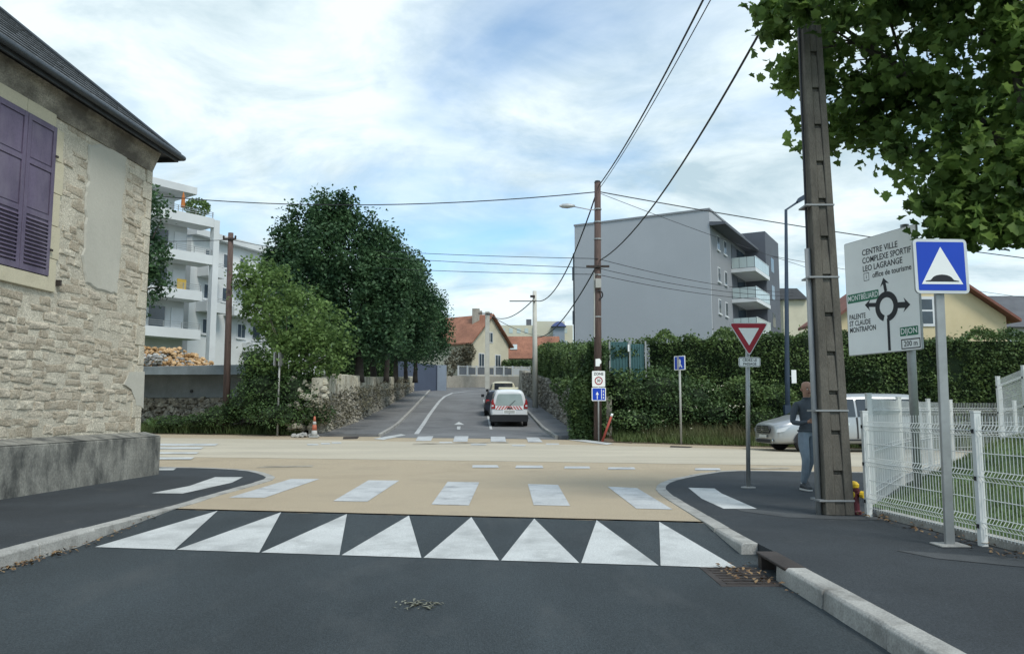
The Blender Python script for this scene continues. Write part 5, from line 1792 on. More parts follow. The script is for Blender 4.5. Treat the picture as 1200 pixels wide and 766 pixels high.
# ---- direction sign, turned towards the cross street
YR, YL_ = 10.85, 12.25
rT, rB = W(1075, 262.5, YR), W(1079, 410, YR)
lT, lB = W(989, 286, YL_), W(995, 416.5, YL_)
so = (rT + rB + lT + lB) / 4
rdir = Vector((rB.x + rT.x - lB.x - lT.x, rB.y + rT.y - lB.y - lT.y, 0))
SWd = rdir.length / 2
SHt = ((rT.z - rB.z) + (lT.z - lB.z)) / 2
fr = Frame(so, rdir)
pb_ = fr.p(.42, 0, -.1)
ds = thing('direction_sign', 'white roundabout direction sign on a thick round post behind the fence', 'sign', (pb_.x, pb_.y, lawn_z(pb_.x, pb_.y)))
MB().tube([(pb_.x, pb_.y, 0), (pb_.x, pb_.y, so.z + SHt / 2 + .06)], .06, 14).build('post', 'galva', ds, smooth=True, world=True)
pl = plate('panel', rrect(SWd, SHt, .02), fr, -.03, 0, 'sign_back', ds)
plate('face', rrect(SWd * .985, SHt * .988, .015), fr, .0005, .003, 'sign_grey_white', pl)
for zz in (-.3, .3):
    MB().obox(fr.p(0, zz * SHt, -.05), fr.r * SWd * .48, fr.u * .03, fr.n * .018).build('rail', 'galva', ds, world=True)
def U(u, v):                                           # sign coordinates 0..1 from the top left
    return (u - .5) * SWd, (.5 - v) * SHt
def stext(t, u, v, size, mat='sign_black', xs=1., align='LEFT', bold=.0015):
    x, y = U(u, v)
    return lettering(t, size, fr, x, y, .0055, mat, pl, xs, align, bold=bold)
stext('CENTRE VILLE', .265, .125, .125, xs=.92)
stext('COMPLEXE SPORTIF', .265, .195, .125, xs=.86)
stext('LEO LAGRANGE', .265, .265, .125, xs=.88)
stext('office de tourisme', .40, .335, .115, xs=.90)
x, y = U(.315, .335)
ringmesh(fr, rrect(.11, .12, .005, 2, x, y), rrect(.095, .105, .004, 2, x, y), .0055).build('info_box', 'sign_black', pl, world=True)
lettering('i', .09, fr, x, y, .0056, 'sign_black', pl, 1.2)
for (t, u0, u1, v0, v1) in (('MONTBÉLIARD', .02, .475, .462, .54), ('DIJON', .735, .965, .808, .88)):
    (xa, ya), (xb, yb2) = U(u0, v0), U(u1, v1)
    plate('green_field', rrect(xb - xa, ya - yb2, .012, 3, (xa + xb) / 2, (ya + yb2) / 2), fr, .0035, .0045, 'sign_green', pl)
    lettering(t, .115, fr, (xa + xb) / 2, (ya + yb2) / 2, .0055, 'sign_white', pl, .82 if len(t) > 6 else .95, bold=.001)
stext('PALENTE', .035, .665, .11, xs=.80)
stext('Sᵗ CLAUDE' if False else 'ST CLAUDE', .035, .722, .11, xs=.80)
stext('MONTRAPON', .035, .779, .11, xs=.80)
(xa, ya), (xb, yb2) = U(.745, .905), U(.985, .985)
ringmesh(fr, rrect(xb - xa, ya - yb2, .008, 3, (xa + xb) / 2, (ya + yb2) / 2), rrect(xb - xa - .03, ya - yb2 - .03, .006, 3, (xa + xb) / 2, (ya + yb2) / 2), .005).build('distance_box', 'sign_black', pl, world=True)
lettering('200 m', .105, fr, (xa + xb) / 2, (ya + yb2) / 2, .0055, 'sign_black', pl, .95, bold=.001)
cx, cy = U(.575, .618)
ro, ri = .225, .135
arcs = [math.radians(a) for a in np.linspace(-88, 250, 44)]
mb = MB()
n = len(arcs)
mb.add([fr.p(cx + ro * math.cos(a), cy + ro * .98 * math.sin(a), .0055) for a in arcs] + [fr.p(cx + ri * math.cos(a), cy + ri * .98 * math.sin(a), .0055) for a in arcs], [(i, i + 1, i + 1 + n, i + n) for i in range(n - 1)])
mb.build('roundabout_ring', 'sign_black', pl, world=True)
def arm(x0, y0, x1, y1, w, head=.12):
    d = Vector((x1 - x0, y1 - y0, 0)).normalized()
    s = Vector((-d.y, d.x, 0))
    a, b = Vector((x0, y0, 0)), Vector((x1, y1, 0))
    e = b - d * head * .7
    q = [a - s * w, e - s * w, e - s * head * .75 - d * .03, b, e + s * head * .75 - d * .03, e + s * w, a + s * w]
    MB().add([fr.p(v.x, v.y, .0055) for v in q], [(0, 1, 5, 6), (1, 2, 3), (1, 3, 5), (3, 4, 5)]).build('arrow', 'sign_black', pl, world=True)
arm(cx, cy + ro * .98, *U(.55, .375), .028)
arm(cx + ro * .99, cy - .01, *U(.885, .635), .042, .14)
arm(cx - ro * .95, cy + .05, *U(.275, .575), .03)
(xa, ya) = U(.585, .985)
MB().add([fr.p(cx - .005, cy - ro * .8, .0054), fr.p(cx + .045, cy - ro * .8, .0054), fr.p(xa + .03, ya, .0054), fr.p(xa - .02, ya, .0054)], [(0, 1, 2, 3)]).build('entry_stem', 'sign_black', pl, world=True)

# ---- zone 30 and shared road signs on one post at the corner of the side street
zb0 = plan(701.5, 30.3)
zb0.z = H(zb0.x, 30.3)
zs = thing('zone_thirty_sign', 'white 30 zone sign above a blue cycle sign on one post', 'sign', (zb0.x, zb0.y, zb0.z))
MB().tube([(zb0.x, zb0.y + .04, zb0.z - .1), (zb0.x, zb0.y + .04, W(701, 434, zb0.y).z)], .033, 10).build('post', 'galva', zs, world=True, smooth=True)
def pxpanel(x0, x1, y0, y1, Y):
    a, b = W(x0, y1, Y), W(x1, y0, Y)
    return (a + b) / 2, b.x - a.x, b.z - a.z
c, w, h = pxpanel(694, 709, 434.5, 453, zb0.y)
fr = Frame(c, (1, 0, 0))
pl = plate('zone_panel', rrect(w, h, .03), fr, -.02, 0, 'sign_white', zs)
lettering('ZONE', .14, fr, 0, h * .31, .004, 'sign_black', pl, .95, bold=.003)
circ = lambda r, n=24: [(r * math.cos(2 * math.pi * k / n), -h * .12 + r * math.sin(2 * math.pi * k / n)) for k in range(n)]
ringmesh(fr, circ(.155), circ(.115), .004).build('red_ring', 'sign_red', pl, world=True)
lettering('30', .15, fr, 0, -h * .12, .004, 'sign_black', pl, .9, bold=.003)
c, w, h = pxpanel(693.5, 710, 453.8, 469.5, zb0.y)
fr = Frame(c, (1, 0, 0))
pl = plate('cycle_panel', rrect(w, h, .035), fr, -.02, 0, 'sign_white', zs)
plate('blue_field', rrect(w * .88, h * .88, .025), fr, .001, .003, 'sign_blue', pl)
plate('dash_line', [(.09, -.19), (.115, -.19), (.115, .19), (.09, .19)], fr, .0035, .0045, 'sign_white', pl)
plate('arrow_symbol', [(-.12, -.02), (-.06, .1), (0, -.02), (-.045, -.02), (-.045, -.19), (-.075, -.19), (-.075, -.02)], fr, .0035, .0045, 'sign_white', pl)
for yy in (-.12, 0., .12):
    plate('arrow_symbol', [(.15, yy - .04), (.2, yy - .04), (.175, yy + .05)], fr, .0035, .0045, 'sign_white', pl)
c, w, h = pxpanel(698, 704.5, 420, 429, zb0.y - .05)
el = thing('torn_notice', 'torn white paper notice stuck on the ivy clad post', 'notice', (c.x, c.y, c.z - h / 2))
plate('sheet', [(-w * .5, -h * .5), (w * .2, -h * .5), (w * .25, -h * .2), (w * .5, -h * .1), (w * .5, .2 * h), (w * .2, h * .5), (-w * .5, h * .45)], Frame(c, (1, 0, 0)), 0, .01, 'sign_white', el)

# red and white bent marker post
rp = plan(705, 30.1)
rp.z = H(rp.x, 30.1)
ro_ = thing('leaning_marker_post', 'leaning red marker post at the foot of the zone sign', 'post', rp)
tipp = W(717, 486, rp.y)
MB().tube([rp, tipp], .045, 10).build('shaft', 'red_post', ro_, world=True, smooth=True)
d = (tipp - rp).normalized()
MB().tube([tipp - d * .06, tipp + d * .05], .048, 10).build('tip', 'sign_white', ro_, world=True, smooth=True)

# pedestrian crossing sign further right, and the one on the left seen edge-on
pb2 = plan(797.5, 29.7)
pb2.z = H(pb2.x, 29.7)
ps = thing('pedestrian_sign', 'small blue pedestrian crossing sign turned sideways before the hedge', 'sign', pb2)
MB().tube([pb2 - Vector((0, 0, .1)), Vector((pb2.x, pb2.y, W(797, 417, pb2.y).z))], .04, 10).build('post', 'galva_dull', ps, world=True, smooth=True)
c, w, h = pxpanel(790.8, 800.5, 416.8, 433.5, pb2.y - .06)
fr = Frame(c + Vector((.02, 0, 0)), (.62, -.78, 0))
pl = plate('panel', rrect(.52, h, .03), fr, -.02, 0, 'sign_white', ps)
plate('blue_field', rrect(.45, h * .88, .02), fr, .001, .003, 'sign_blue', pl)
plate('pedestrian_symbol', [(-.06, -.17), (.0, -.05), (-.04, .08), (.02, .16), (.07, .06), (.05, -.03), (.14, -.17), (.08, -.17), (.02, -.08), (0, -.17)], fr, .0035, .0045, 'sign_white', pl)
f2 = Frame(c + Vector((.08, .10, 0)), (.62, .78, 0))
plate('back_panel', rrect(.5, h * .96, .03), f2, -.02, 0, 'sign_back', ps)
lb = G(325, 510.5)
ls = thing('street_sign_post', 'thin grey post with two small signs seen edge-on by the ash', 'sign', lb)
MB().tube([lb - Vector((0, 0, .1)), Vector((lb.x, lb.y, W(325, 413, lb.y).z))], .038, 10).build('post', 'galva_dull', ls, world=True, smooth=True)
for px_ in (323.8, 329.3):
    q = W(px_, 421, lb.y)
    fr = Frame(q, (.06, 1, 0))
    plate('panel', rrect(.55, .55, .03), fr, -.015, .015, 'sign_back', ls)

# ---- traffic cone and little heap of broken concrete beside it
tcb = plan(369, 30.9)
tcb.z = H(tcb.x, 30.9) + .02
tc_ = thing('traffic_cone', 'faded orange traffic cone beside a small heap of stones', 'cone', tcb)
hc_ = W(369, 487.5, tcb.y).z - tcb.z
MB().box(-.17, .17, -.17, .17, 0, .04).build('base', 'cone_grey', tc_, bevel=.01)
MB().lathe([(.13, .04), (.10, hc_ * .33)], 14).build('lower_body', 'cone_grey', tc_, smooth=True)
MB().lathe([(.101, hc_ * .33), (.075, hc_ * .60)], 14).build('orange_band', 'cone_orange', tc_, smooth=True)
MB().lathe([(.075, hc_ * .60), (.06, hc_ * .75)], 14).build('grey_band', 'cone_grey', tc_, smooth=True)
MB().lathe([(.06, hc_ * .75), (.03, hc_), (.0, hc_)], 14).build('orange_tip', 'cone_orange', tc_, smooth=True)
hp = plan(352, 30.9)
hp.z = H(hp.x, 30.9) + .02
sp_ = thing('stone_heap', 'small heap of pale broken stones beside the traffic cone', 'rubble', hp)
for k in range(26):
    v, f = random.choice(stones)
    s = random.uniform(.08, .24)
    a = random.uniform(0, 6.28)
    r = abs(random.gauss(0, .3))
    c = (hp.x + r * math.cos(a) * 1.5, hp.y + .2 + r * math.sin(a) * .6, hp.z + max(0, .14 - r * .3) * random.random() + s * .2)
    MB().add([(c[0] + x * s, c[1] + y * s, c[2] + z * s) for x, y, z in v], f).build('stone', 'rubble_grey', sp_, world=True)

# ---- utility pole at the corner of the side street, lamp arm and fittings
mb_ = plan(702.5, 30.2)
mb_.z = H(mb_.x, 30.2)
MPY = mb_.y + .6
mpt = thing('wooden_utility_pole', 'tall brown wooden utility pole carrying a lamp arm and many cables', 'utility pole', (mb_.x, MPY, mb_.z))
def mid(px_, py_, dy=0.):
    return W(px_, py_, MPY + dy)
pt_, pbm = mid(700.3, 214), mid(700.5, 506)
MB().tube([pbm - Vector((0, 0, .3)), pt_], [.155, .125], 12).build('shaft', 'wood_pole', mpt, world=True, smooth=True)
MB().tube([pt_, pt_ + Vector((0, 0, .07))], [.14, .10], 12).build('cap', 'dark_wood', mpt, world=True)
MB().tube([mid(696.5, 395, -.1), mid(696.5, 320, -.1)], .03, 8).build('conduit', 'galva_dull', mpt, world=True)
MB().tube([mid(700, 246.5, -.05), mid(690, 245.5, -.1), mid(672, 242, -.2)], .022, 8).build('lamp_arm', 'lamp_head', mpt, world=True, smooth=True)
lh_ = MB()
c = mid(665, 241.3, -.22)
for k, (u, ra, rb2) in enumerate(((-.32, .03, .03), (-.2, .10, .085), (0, .12, .10), (.18, .08, .07), (.30, .04, .04))):
    for j in range(10):
        a = 2 * math.pi * j / 10
        lh_.v.append((c.x + u, c.y + ra * math.cos(a), c.z + rb2 * math.sin(a)))
lh_.f = [(k * 10 + j, k * 10 + (j + 1) % 10, (k + 1) * 10 + (j + 1) % 10, (k + 1) * 10 + j) for k in range(4) for j in range(10)] + [tuple(range(10)), tuple(range(40, 50))]
lh_.m = [0] * len(lh_.f)
lh_.build('lamp_head', 'lamp_head', mpt, world=True, smooth=True)
for py_ in (246, 261, 281, 323, 372):
    q = mid(700.4, py_)
    MB().tube([q, q + Vector((0, 0, .05))], .155, 12).build('band', 'galva', mpt, world=True)
q = mid(700, 313)
MB().box(q.x - .45, q.x + .45, q.y - .2, q.y - .13, q.z - .04, q.z + .04).build('crossarm', 'iron', mpt, world=True)
q = mid(700.5, 332)
MB().box(q.x - .11, q.x + .11, q.y - .23, q.y - .14, q.z - .2, q.z + .16).build('junction_box', 'galva_dull', mpt, world=True)
q = mid(701.5, 346)
MB().tube([q + Vector((.14 * math.cos(a), -.16, .16 * math.sin(a))) for a in np.linspace(-1.5, 2, 10)], .03, 6).build('cable_loop', 'cable', mpt, world=True)

# ---- dark blue street lamp before the tall hedge
lpb = W(923, 500, 30.2)
lp = thing('street_lamp', 'slim dark blue street lamp with angled arm before the tall hedge', 'street lamp', (lpb.x, 30.2, .0))
def lq(px_, py_, dy=0):
    return W(px_, py_, 30.2 + dy)
MB().tube([(lpb.x, 30.2, -.1), lq(922.5, 440), lq(921, 246), lq(934, 237.3)], [.10, .095, .055, .04], 12).build('mast', 'lamp_blue', lp, world=True, smooth=True)
c0_, c1_ = lq(934, 237.3), lq(949, 228.5)
dd = (c1_ - c0_)
uu = Vector((0, 1, 0))
vv = dd.normalized().cross(uu)
MB().prism([c0_ + vv * .04 - uu * .1, c0_ + dd * .25 + vv * .12 - uu * .1, c0_ + dd * .8 + vv * .12 - uu * .1, c0_ + dd + vv * .03 - uu * .1, c0_ + dd - vv * .06 - uu * .1, c0_ - vv * .04 - uu * .1], uu * .2).build('lantern', 'lamp_blue', lp, world=True, bevel=.01)
q = lq(930.5, 441, -.1)
MB().box(q.x - .09, q.x + .09, q.y, q.y + .03, q.z - .25, q.z + .25).build('notice_plate', 'sign_grey_white', lp, world=True)
MB().tube([lq(922.5, 440, 0), q + Vector((0, .02, .0))], .02, 6).build('bracket', 'galva', lp, world=True)
MB().box(lpb.x - .11, lpb.x + .11, 30.09, 30.31, .9, 1.5).build('hatch', 'lamp_blue', lp, world=True)

# ---- wooden pole left, concrete poles up the street
wpb = W(265, 488, 33.3)
wp = thing('wooden_pole', 'plain dark wooden pole in front of the grey retaining wall', 'utility pole', (wpb.x, 33.3, .4))
t0 = W(270.5, 273, 33.3)
MB().tube([(wpb.x, 33.3, .1), t0], [.155, .11], 12).build('shaft', 'wood_pole', wp, world=True, smooth=True)
MB().box(t0.x - .28, t0.x + .28, 33.15, 33.2, t0.z - .32, t0.z - .24).build('bracket', 'iron', wp, world=True)
for s in (-.25, .25):
    MB().lathe([(.03, 0), (.05, .04), (.03, .1)], 8, (t0.x + s, 33.17, t0.z - .24)).build('insulator', 'iron', wp, world=True)
c1p = W(571, 452, 80)
cpf = thing('concrete_pole', 'pale square concrete pole in front of the cream house', 'utility pole', (c1p.x, 80, H(c1p.x, 80)), group='pale concrete poles')
MB().box(c1p.x - .22, c1p.x + .22, 79.8, 80.2, 2.5, W(571, 365, 80).z).build('shaft', 'concrete_pole_far', cpf, world=True, bevel=.03)
q = W(571, 367, 80)
MB().box(q.x - .9, q.x + .5, 79.7, 79.79, q.z - .1, q.z).build('crossarm', 'iron', cpf, world=True)
c2p = W(626.5, 430, 52)
cp2 = thing('concrete_pole', 'pale round concrete pole rising behind the wall hedge', 'utility pole', (c2p.x + 1.0, 52, 1.6), group='pale concrete poles')
cpx = W(626.5, 341, 52)
MB().tube([(cpx.x + .02, 52, 1.2), cpx], [.19, .13], 12).build('shaft', 'concrete_pole_far', cp2, world=True, smooth=True)
q = W(613, 353, 52)
MB().box(q.x - .9, cpx.x, 51.8, 51.86, q.z - .04, q.z + .02).build('crossarm', 'iron', cp2, world=True)
MB().box(cpx.x - .3, cpx.x + .02, 51.78, 51.87, cpx.z - .45, cpx.z - .3).build('bracket', 'iron', cp2, world=True)
cp2.location.x = cpx.x
for ch in cp2.children:
    ch.location.x -= cpx.x - (c2p.x + 1.0)

# ---- overhead cables
def cable(label, pts, r=.02, sag=0., group='overhead cables'):
    pts = [Vector(p) for p in pts]
    if len(pts) == 2:
        a, b = pts
        n = 16
        pts = [a + (b - a) * (k / n) - Vector((0, 0, 4 * sag * (k / n) * (1 - k / n))) for k in range(n + 1)]
    o = MB().tube(pts, r, 5).build('overhead_cable', 'cable', None, smooth=True)
    return tag(o, label, 'cable', group)
head = Vector((cb.x, cb.y, 9.2))
cable('thick twisted overhead cable from the wooden lamp pole to the concrete pole head', [mid(702, 217), head + Vector((-.35, 0, 0))], .022, .35)
cable('thin overhead cable beside the thick one to the concrete pole head', [mid(704, 219), head + Vector((-.15, 0, .0))], .012, .25)
cable('slack heavy cable rising from mid pole to the concrete pole', [mid(703, 305), Vector((cb.x + .1, cb.y - .1, 7.95))], .022, .75)
cable('long level cable from the lamp pole to beyond the stone house', [mid(698, 225), W(150, 226, 36)], .022, .55)
cable('heavy cable from the lamp pole sloping down behind the direction sign', [mid(703, 225), W(1230, 306, 33)], .022, .15)
cable('thin cable from the lamp pole down past the grey block', [mid(704, 227), W(960, 318, 40)], .011, .1)
cable('cable looping from the lamp pole down to the pale round pole', [mid(698, 229), W(627, 352, 52)], .03, 1.3)
cable('second cable looping from the lamp pole down the side street', [mid(699, 312), W(627, 395, 60)], .03, .8)
for i, (yl, ym, yr, nm) in enumerate(((296, 303, 343, 'upper'), (303, 314, 347, 'middle'), (316, 321.5, 352, 'lower'))):
    cable('%s of three telephone cables crossing between the maples and the lamp pole' % nm, [W(440, yl - 2, 40), mid(700, ym, -.16)], .013, .05)
    cable('%s of three telephone cables running from the lamp pole across the grey block' % nm, [mid(700, ym, -.16), W(930, yr, 42)], .013, .25)
cable('cable between the pale round pole and the square concrete pole', [W(626, 350, 52), W(571, 367, 80)], .035, .9)
cable('cable from the square concrete pole to the distant flats', [W(571, 367, 80), W(650, 392, 140)], .035, 1.0)
cable('thin cable running from the wooden pole behind the stone house', [W(268, 281, 33.2), W(150, 283, 36)], .014, .03)
cable('thin cable running from the wooden pole into the ash crown', [W(272, 281, 33.2), W(330, 291, 36)], .014, .03)
cable('pair of thin lines behind the street lamp', [W(905, 300, 45), W(1210, 350, 45)], .014, .1)

# ---- white mesh fence: front run and the taller run turning away
def mesh_panel(parent, a, b, z0a, z0b, h, folds=(.12, .5, .88), pitch=.05, wire=.0040, name='panel'):
    a, b = Vector((a[0], a[1], 0)), Vector((b[0], b[1], 0))
    L = (b - a).length
    d = (b - a).normalized()
    n = Vector((d.y, -d.x, 0))
    mb = MB()
    def pt(s, z, o=0):
        k = s / L
        q = a + d * s + n * o
        return Vector((q.x, q.y, z0a + (z0b - z0a) * k + z))
    prof = [(0.0, 0)]
    for f_ in folds:
        zc = f_ * h
        prof += [(zc - .05, 0), (zc, .035), (zc + .05, 0)]
    prof.append((h, 0))
    k = int(L / pitch)
    for i in range(k + 1):
        s = i * L / k
        mb.tube([pt(s, z, o) for z, o in prof], wire, 4, cap=False)
    hz_ = sorted(set([.02] + [f_ * h - .05 for f_ in folds] + [f_ * h + .05 for f_ in folds] + [f_ * h for f_ in folds] + [.31 * h, .69 * h]))
    for z in hz_:
        o = .035 if any(abs(z - f_ * h) < .01 for f_ in folds) else -.004
        mb.tube([pt(0, z, o), pt(L, z, o)], wire * 1.15, 4, cap=False)
    return mb.build(name, 'fence_white', parent, world=True)
def fence_post(parent, x, y, z0, h, w=.034):
    p_ = MB().box(x - w, x + w, y - w, y + w, z0 - .1, z0 + h).build('post', 'fence_white', parent, world=True, bevel=.004)
    MB().box(x - w - .003, x + w + .003, y - w - .003, y + w + .003, z0 + h + .001, z0 + h + .02).build('post_cap', 'fence_white', p_, world=True)
    for k in range(3):
        zz = z0 + h * (.14 + .36 * k)
        MB().box(x - w - .012, x - w - .001, y - .015, y + .015, zz - .02, zz + .02).build('clip', 'plastic_black', p_, world=True)
fA, fB = GZ(1018, 604, .02), GZ(1152, 638, .02)
fdir = (fB - fA).normalized()
f1 = thing('mesh_fence', 'white welded mesh fence along the pavement beside the concrete pole', 'fence', (fA.x, fA.y, .02), group='white mesh fences')
step = (fB - fA).length
hF = W(1150, 480, fB.y).z
prev = fA
for k in range(4):
    q = fA + fdir * step * k
    if k > 1:
        q = fB + fdir * 2.5 * (k - 1)
    fence_post(f1, q.x, q.y, .02, 1.27)
    if k:
        off = fdir * .05
        mesh_panel(f1, (prev + off), (q - off), .10, .10, 1.16)
    prev = q
MB().prism([fA + Vector((.1, 0, -.02)), fA + fdir * 9 + Vector((.1, 0, -.02)), fA + fdir * 9 + Vector((.1, 0, .075)), fA + Vector((.1, 0, .075))], (.12, 0, 0)).build('footing', 'kerb', f1, world=True)
f2 = thing('mesh_fence', 'taller white mesh fence turning away along the garden bank', 'fence', (4.92, 11.0, .0), group='white mesh fences')
run = [Vector((4.92, 11.0, 0))] + [GZ(a, b, .01) for a, b in ((1058, 569), (1092, 555.5), (1118, 549))]
run.append(run[-1] + Vector((2.2, 1.2, 0)))
for k, q in enumerate(run):
    fence_post(f2, q.x, q.y, .0, 1.53)
    if k:
        a = run[k - 1]
        d_ = (q - a).normalized() * .05
        mesh_panel(f2, a + d_, q - d_, .03, .03, 1.45, pitch=.06)
f3 = thing('mesh_fence', 'pale mesh fence standing on top of the grass bank', 'fence', (9.6, 15, .6), group='white mesh fences')
r3 = [Vector((11.4, 18.6, 0)), Vector((10.45, 17.1, 0)), Vector((9.7, 15.05, 0)), Vector((9.0, 12.7, 0))]
for k, q in enumerate(r3):
    z0 = (.35, .5, .62, .75)[k]
    fence_post(f3, q.x, q.y, z0, 1.52)
    if k:
        a = r3[k - 1]
        d_ = (q - a).normalized() * .05
        mesh_panel(f3, a + d_, q - d_, (.35, .5, .62, .75)[k - 1] + .05, z0 + .05, 1.42, pitch=.06)
# dirt and leaves along the fence foot
x = RNG.uniform(4.3, 4.75, 260)
y = RNG.uniform(5, 10.3, 260)
v, f = leaf_quads(np.stack([x, y, np.full(260, .02) + RNG.uniform(0, .03, 260)], 1), .05, .6, 2)
tag(np_mesh('leaf_litter', v, f, 'dead_leaf', None), 'dead leaves and dirt along the foot of the white fence', 'leaves', kind='stuff')
for q, n in (((2.9, 6.6), 1),):
    pass
pave_patch = mark('worn_patch', [(x, y) for x, y in ((3.35, 9.9), (3.9, 9.75), (4.5, 9.7), (4.6, 9.95), (4.0, 10.0), (3.5, 10.3), (3.0, 10.9), (2.95, 10.5))], 'asphalt_patch', pave_r, .014, None, .03)
mark('worn_patch', [(x, y) for x, y in ((3.6, 7.6), (4.5, 7.2), (4.7, 6.6), (4.2, 6.9), (3.75, 7.2))], 'asphalt_patch', pave_r, .014, None, .03)
# ================================================================== VEHICLES
class Loft:
    """car body: stations along x (front at 0, heading -x), each a half profile of (y, z) from sill to roof centre"""
    def __init__(s, st):
        s.st = st                                    # list of (x, [(y, z), ...])
        s.n = len(st[0][1])
    def pt(s, i, j, side):
        x, pr = s.st[i]
        y, z = pr[j]
        return Vector((x, side * y, z))
    def body(s):
        mb = MB()
        n = s.n
        ring = []
        for i in range(len(s.st)):
            r = [s.pt(i, j, -1) for j in range(n)] + [s.pt(i, j, 1) for j in range(n - 2, -1, -1)]
            ring.append(r)
        m = 2 * n - 1
        mb.add([p for r in ring for p in r], [(i * m + k, (i + 1) * m + k, (i + 1) * m + k + 1, i * m + k + 1) for i in range(len(ring) - 1) for k in range(m - 1)])
        o = len(mb.v)
        mb.f.append(tuple(range(m)))
        mb.f.append(tuple(range((len(ring) - 1) * m, len(ring) * m))[::-1])
        mb.m += [0, 0]
        mb.f += [(i * m, i * m + m - 1, (i + 1) * m + m - 1, (i + 1) * m) for i in range(len(ring) - 1)]
        mb.m += [0] * (len(ring) - 1)
        return mb
    def interp(s, u, w):
        """u in station index, w in profile index (floats)"""
        i, j = min(int(u), len(s.st) - 2), min(int(w), s.n - 2)
        a, b = u - i, w - j
        f = lambda ii, jj: s.pt(ii, jj, 1)
        return (f(i, j) * (1 - a) + f(i + 1, j) * a) * (1 - b) + (f(i, j + 1) * (1 - a) + f(i + 1, j + 1) * a) * b
    def patch(s, u0, u1, w0, w1, side, off=.006, nu=6, nw=3, u0t=None, u1t=None):
        """piece of the skin lifted off the body; u0t, u1t are the ends along its upper edge"""
        mb = MB()
        u0t = u0 if u0t is None else u0t
        u1t = u1 if u1t is None else u1t
        vs = []
        for b in range(nw + 1):
            k = b / nw
            ua, ub = u0 + (u0t - u0) * k, u1 + (u1t - u1) * k
            for a in range(nu + 1):
                u, w = ua + (ub - ua) * a / nu, w0 + (w1 - w0) * k
                p = s.interp(u, w)
                e = .02
                du = s.interp(min(u + e, len(s.st) - 1.001), w) - s.interp(max(u - e, 0), w)
                dw = s.interp(u, min(w + e, s.n - 1.001)) - s.interp(u, max(w - e, 0))
                nn = dw.cross(du)
                if nn.length < 1e-9:
                    nn = Vector((0, 1, 0))
                nn.normalize()
                if nn.y < -.01 or (abs(nn.y) <= .01 and nn.z < 0):
                    nn = -nn
                p = p + nn * off
                vs.append((p.x, side * p.y, p.z))
        mb.add(vs, [(b * (nu + 1) + a, b * (nu + 1) + a + 1, (b + 1) * (nu + 1) + a + 1, (b + 1) * (nu + 1) + a) for b in range(nw) for a in range(nu)])
        return mb
def wheel(root, x, y, r, w):
    s = 1 if y > 0 else -1
    a, b = Vector((x, y - s * w, r)), Vector((x, y, r))
    mb = MB()
    ring = [(r * .62, 0), (r * .93, .0), (r, w * .18), (r, w * .82), (r * .93, w), (r * .62, w)]
    n = 22
    for rr, t in ring:
        for k in range(n):
            q = 2 * math.pi * k / n
            mb.v.append((x + rr * math.cos(q), y - s * t, r + rr * math.sin(q)))
    for i in range(len(ring) - 1):
        for k in range(n):
            mb.f.append((i * n + k, i * n + (k + 1) % n, (i + 1) * n + (k + 1) % n, (i + 1) * n + k))
            mb.m.append(0)
    wo = mb.build('wheel', 'tyre', root, smooth=False)
    mb = MB().tube([(x, y - s * w * .8, r), (x, y - s * .025, r)], r * .62, 20)
    rm = mb.build('rim', 'plastic_black', wo)
    for k in range(5):
        q = 2 * math.pi * k / 5 + .3
        c = Vector((x + r * .33 * math.cos(q), y - s * .012, r + r * .33 * math.sin(q)))
        MB().obox(c, (r * .28 * math.cos(q), 0, r * .28 * math.sin(q)), (-r * .09 * math.sin(q), 0, r * .09 * math.cos(q)), (0, .01, 0)).build('spoke', 'rim', wo)
    MB().tube([(x, y - s * .02, r), (x, y + s * .004, r)], r * .14, 10).build('hub', 'rim', wo)
    return wo
def arch(root, x, y, r, col='plastic_black'):
    s = 1 if y > 0 else -1
    n = 16
    mb = MB()
    mb.add([(x + r * math.cos(math.pi * k / n), y + s * .004, .32 + r * math.sin(math.pi * k / n)) for k in range(n + 1)], [tuple(range(n + 1))])
    mb.build('wheel_arch', col, root)
    return None

# ---- silver people carrier crossing on the far lane
def prof(w, zb, z1, z2, zbelt, zg, zr, wt):
    return [(w * .93, zb), (w, z1), (w, z2), (w * .985, zbelt), (w * .985 + (wt - w * .985) * .8, zg), (wt * .93, zr - .045), (wt * .6, zr), (0, zr + .012)]
st = [(0.00, [(.66, .26), (.72, .36), (.74, .55), (.73, .72), (.70, .82), (.62, .86), (.40, .885), (0, .90)]),
      (0.10, [(.84, .25), (.88, .36), (.89, .56), (.87, .74), (.83, .87), (.74, .915), (.45, .945), (0, .96)]),
      (0.42, [(.90, .24), (.945, .36), (.955, .60), (.945, .82), (.89, .965), (.78, 1.0), (.48, 1.025), (0, 1.035)]),
      (0.95, [(.90, .23), (.955, .36), (.965, .62), (.955, .93), (.90, 1.08), (.80, 1.11), (.50, 1.135), (0, 1.145)]),
      (1.25, prof(.965, .23, .36, .62, 1.00, 1.20, 1.27, .84)),
      (1.62, prof(.965, .23, .36, .62, 1.03, 1.42, 1.55, .80)),
      (2.05, prof(.965, .23, .36, .62, 1.05, 1.66, 1.815, .78)),
      (2.40, prof(.965, .23, .36, .62, 1.055, 1.70, 1.885, .78)),
      (3.60, prof(.965, .23, .36, .62, 1.06, 1.71, 1.905, .78)),
      (4.70, prof(.96, .23, .36, .62, 1.06, 1.70, 1.895, .77)),
      (5.02, prof(.94, .25, .38, .62, 1.05, 1.67, 1.86, .74)),
      (5.14, prof(.90, .28, .40, .62, 1.03, 1.60, 1.78, .70))]
vl = GZ(902, 529, .0)
vy = 25.6
vx = W(903.5, 500, vy).x
vrz = math.radians(7)
van = thing('silver_van', 'silver people carrier van driving past behind the walking man', 'van', (vx, vy + .75, H(vx + 2, vy)), vrz)
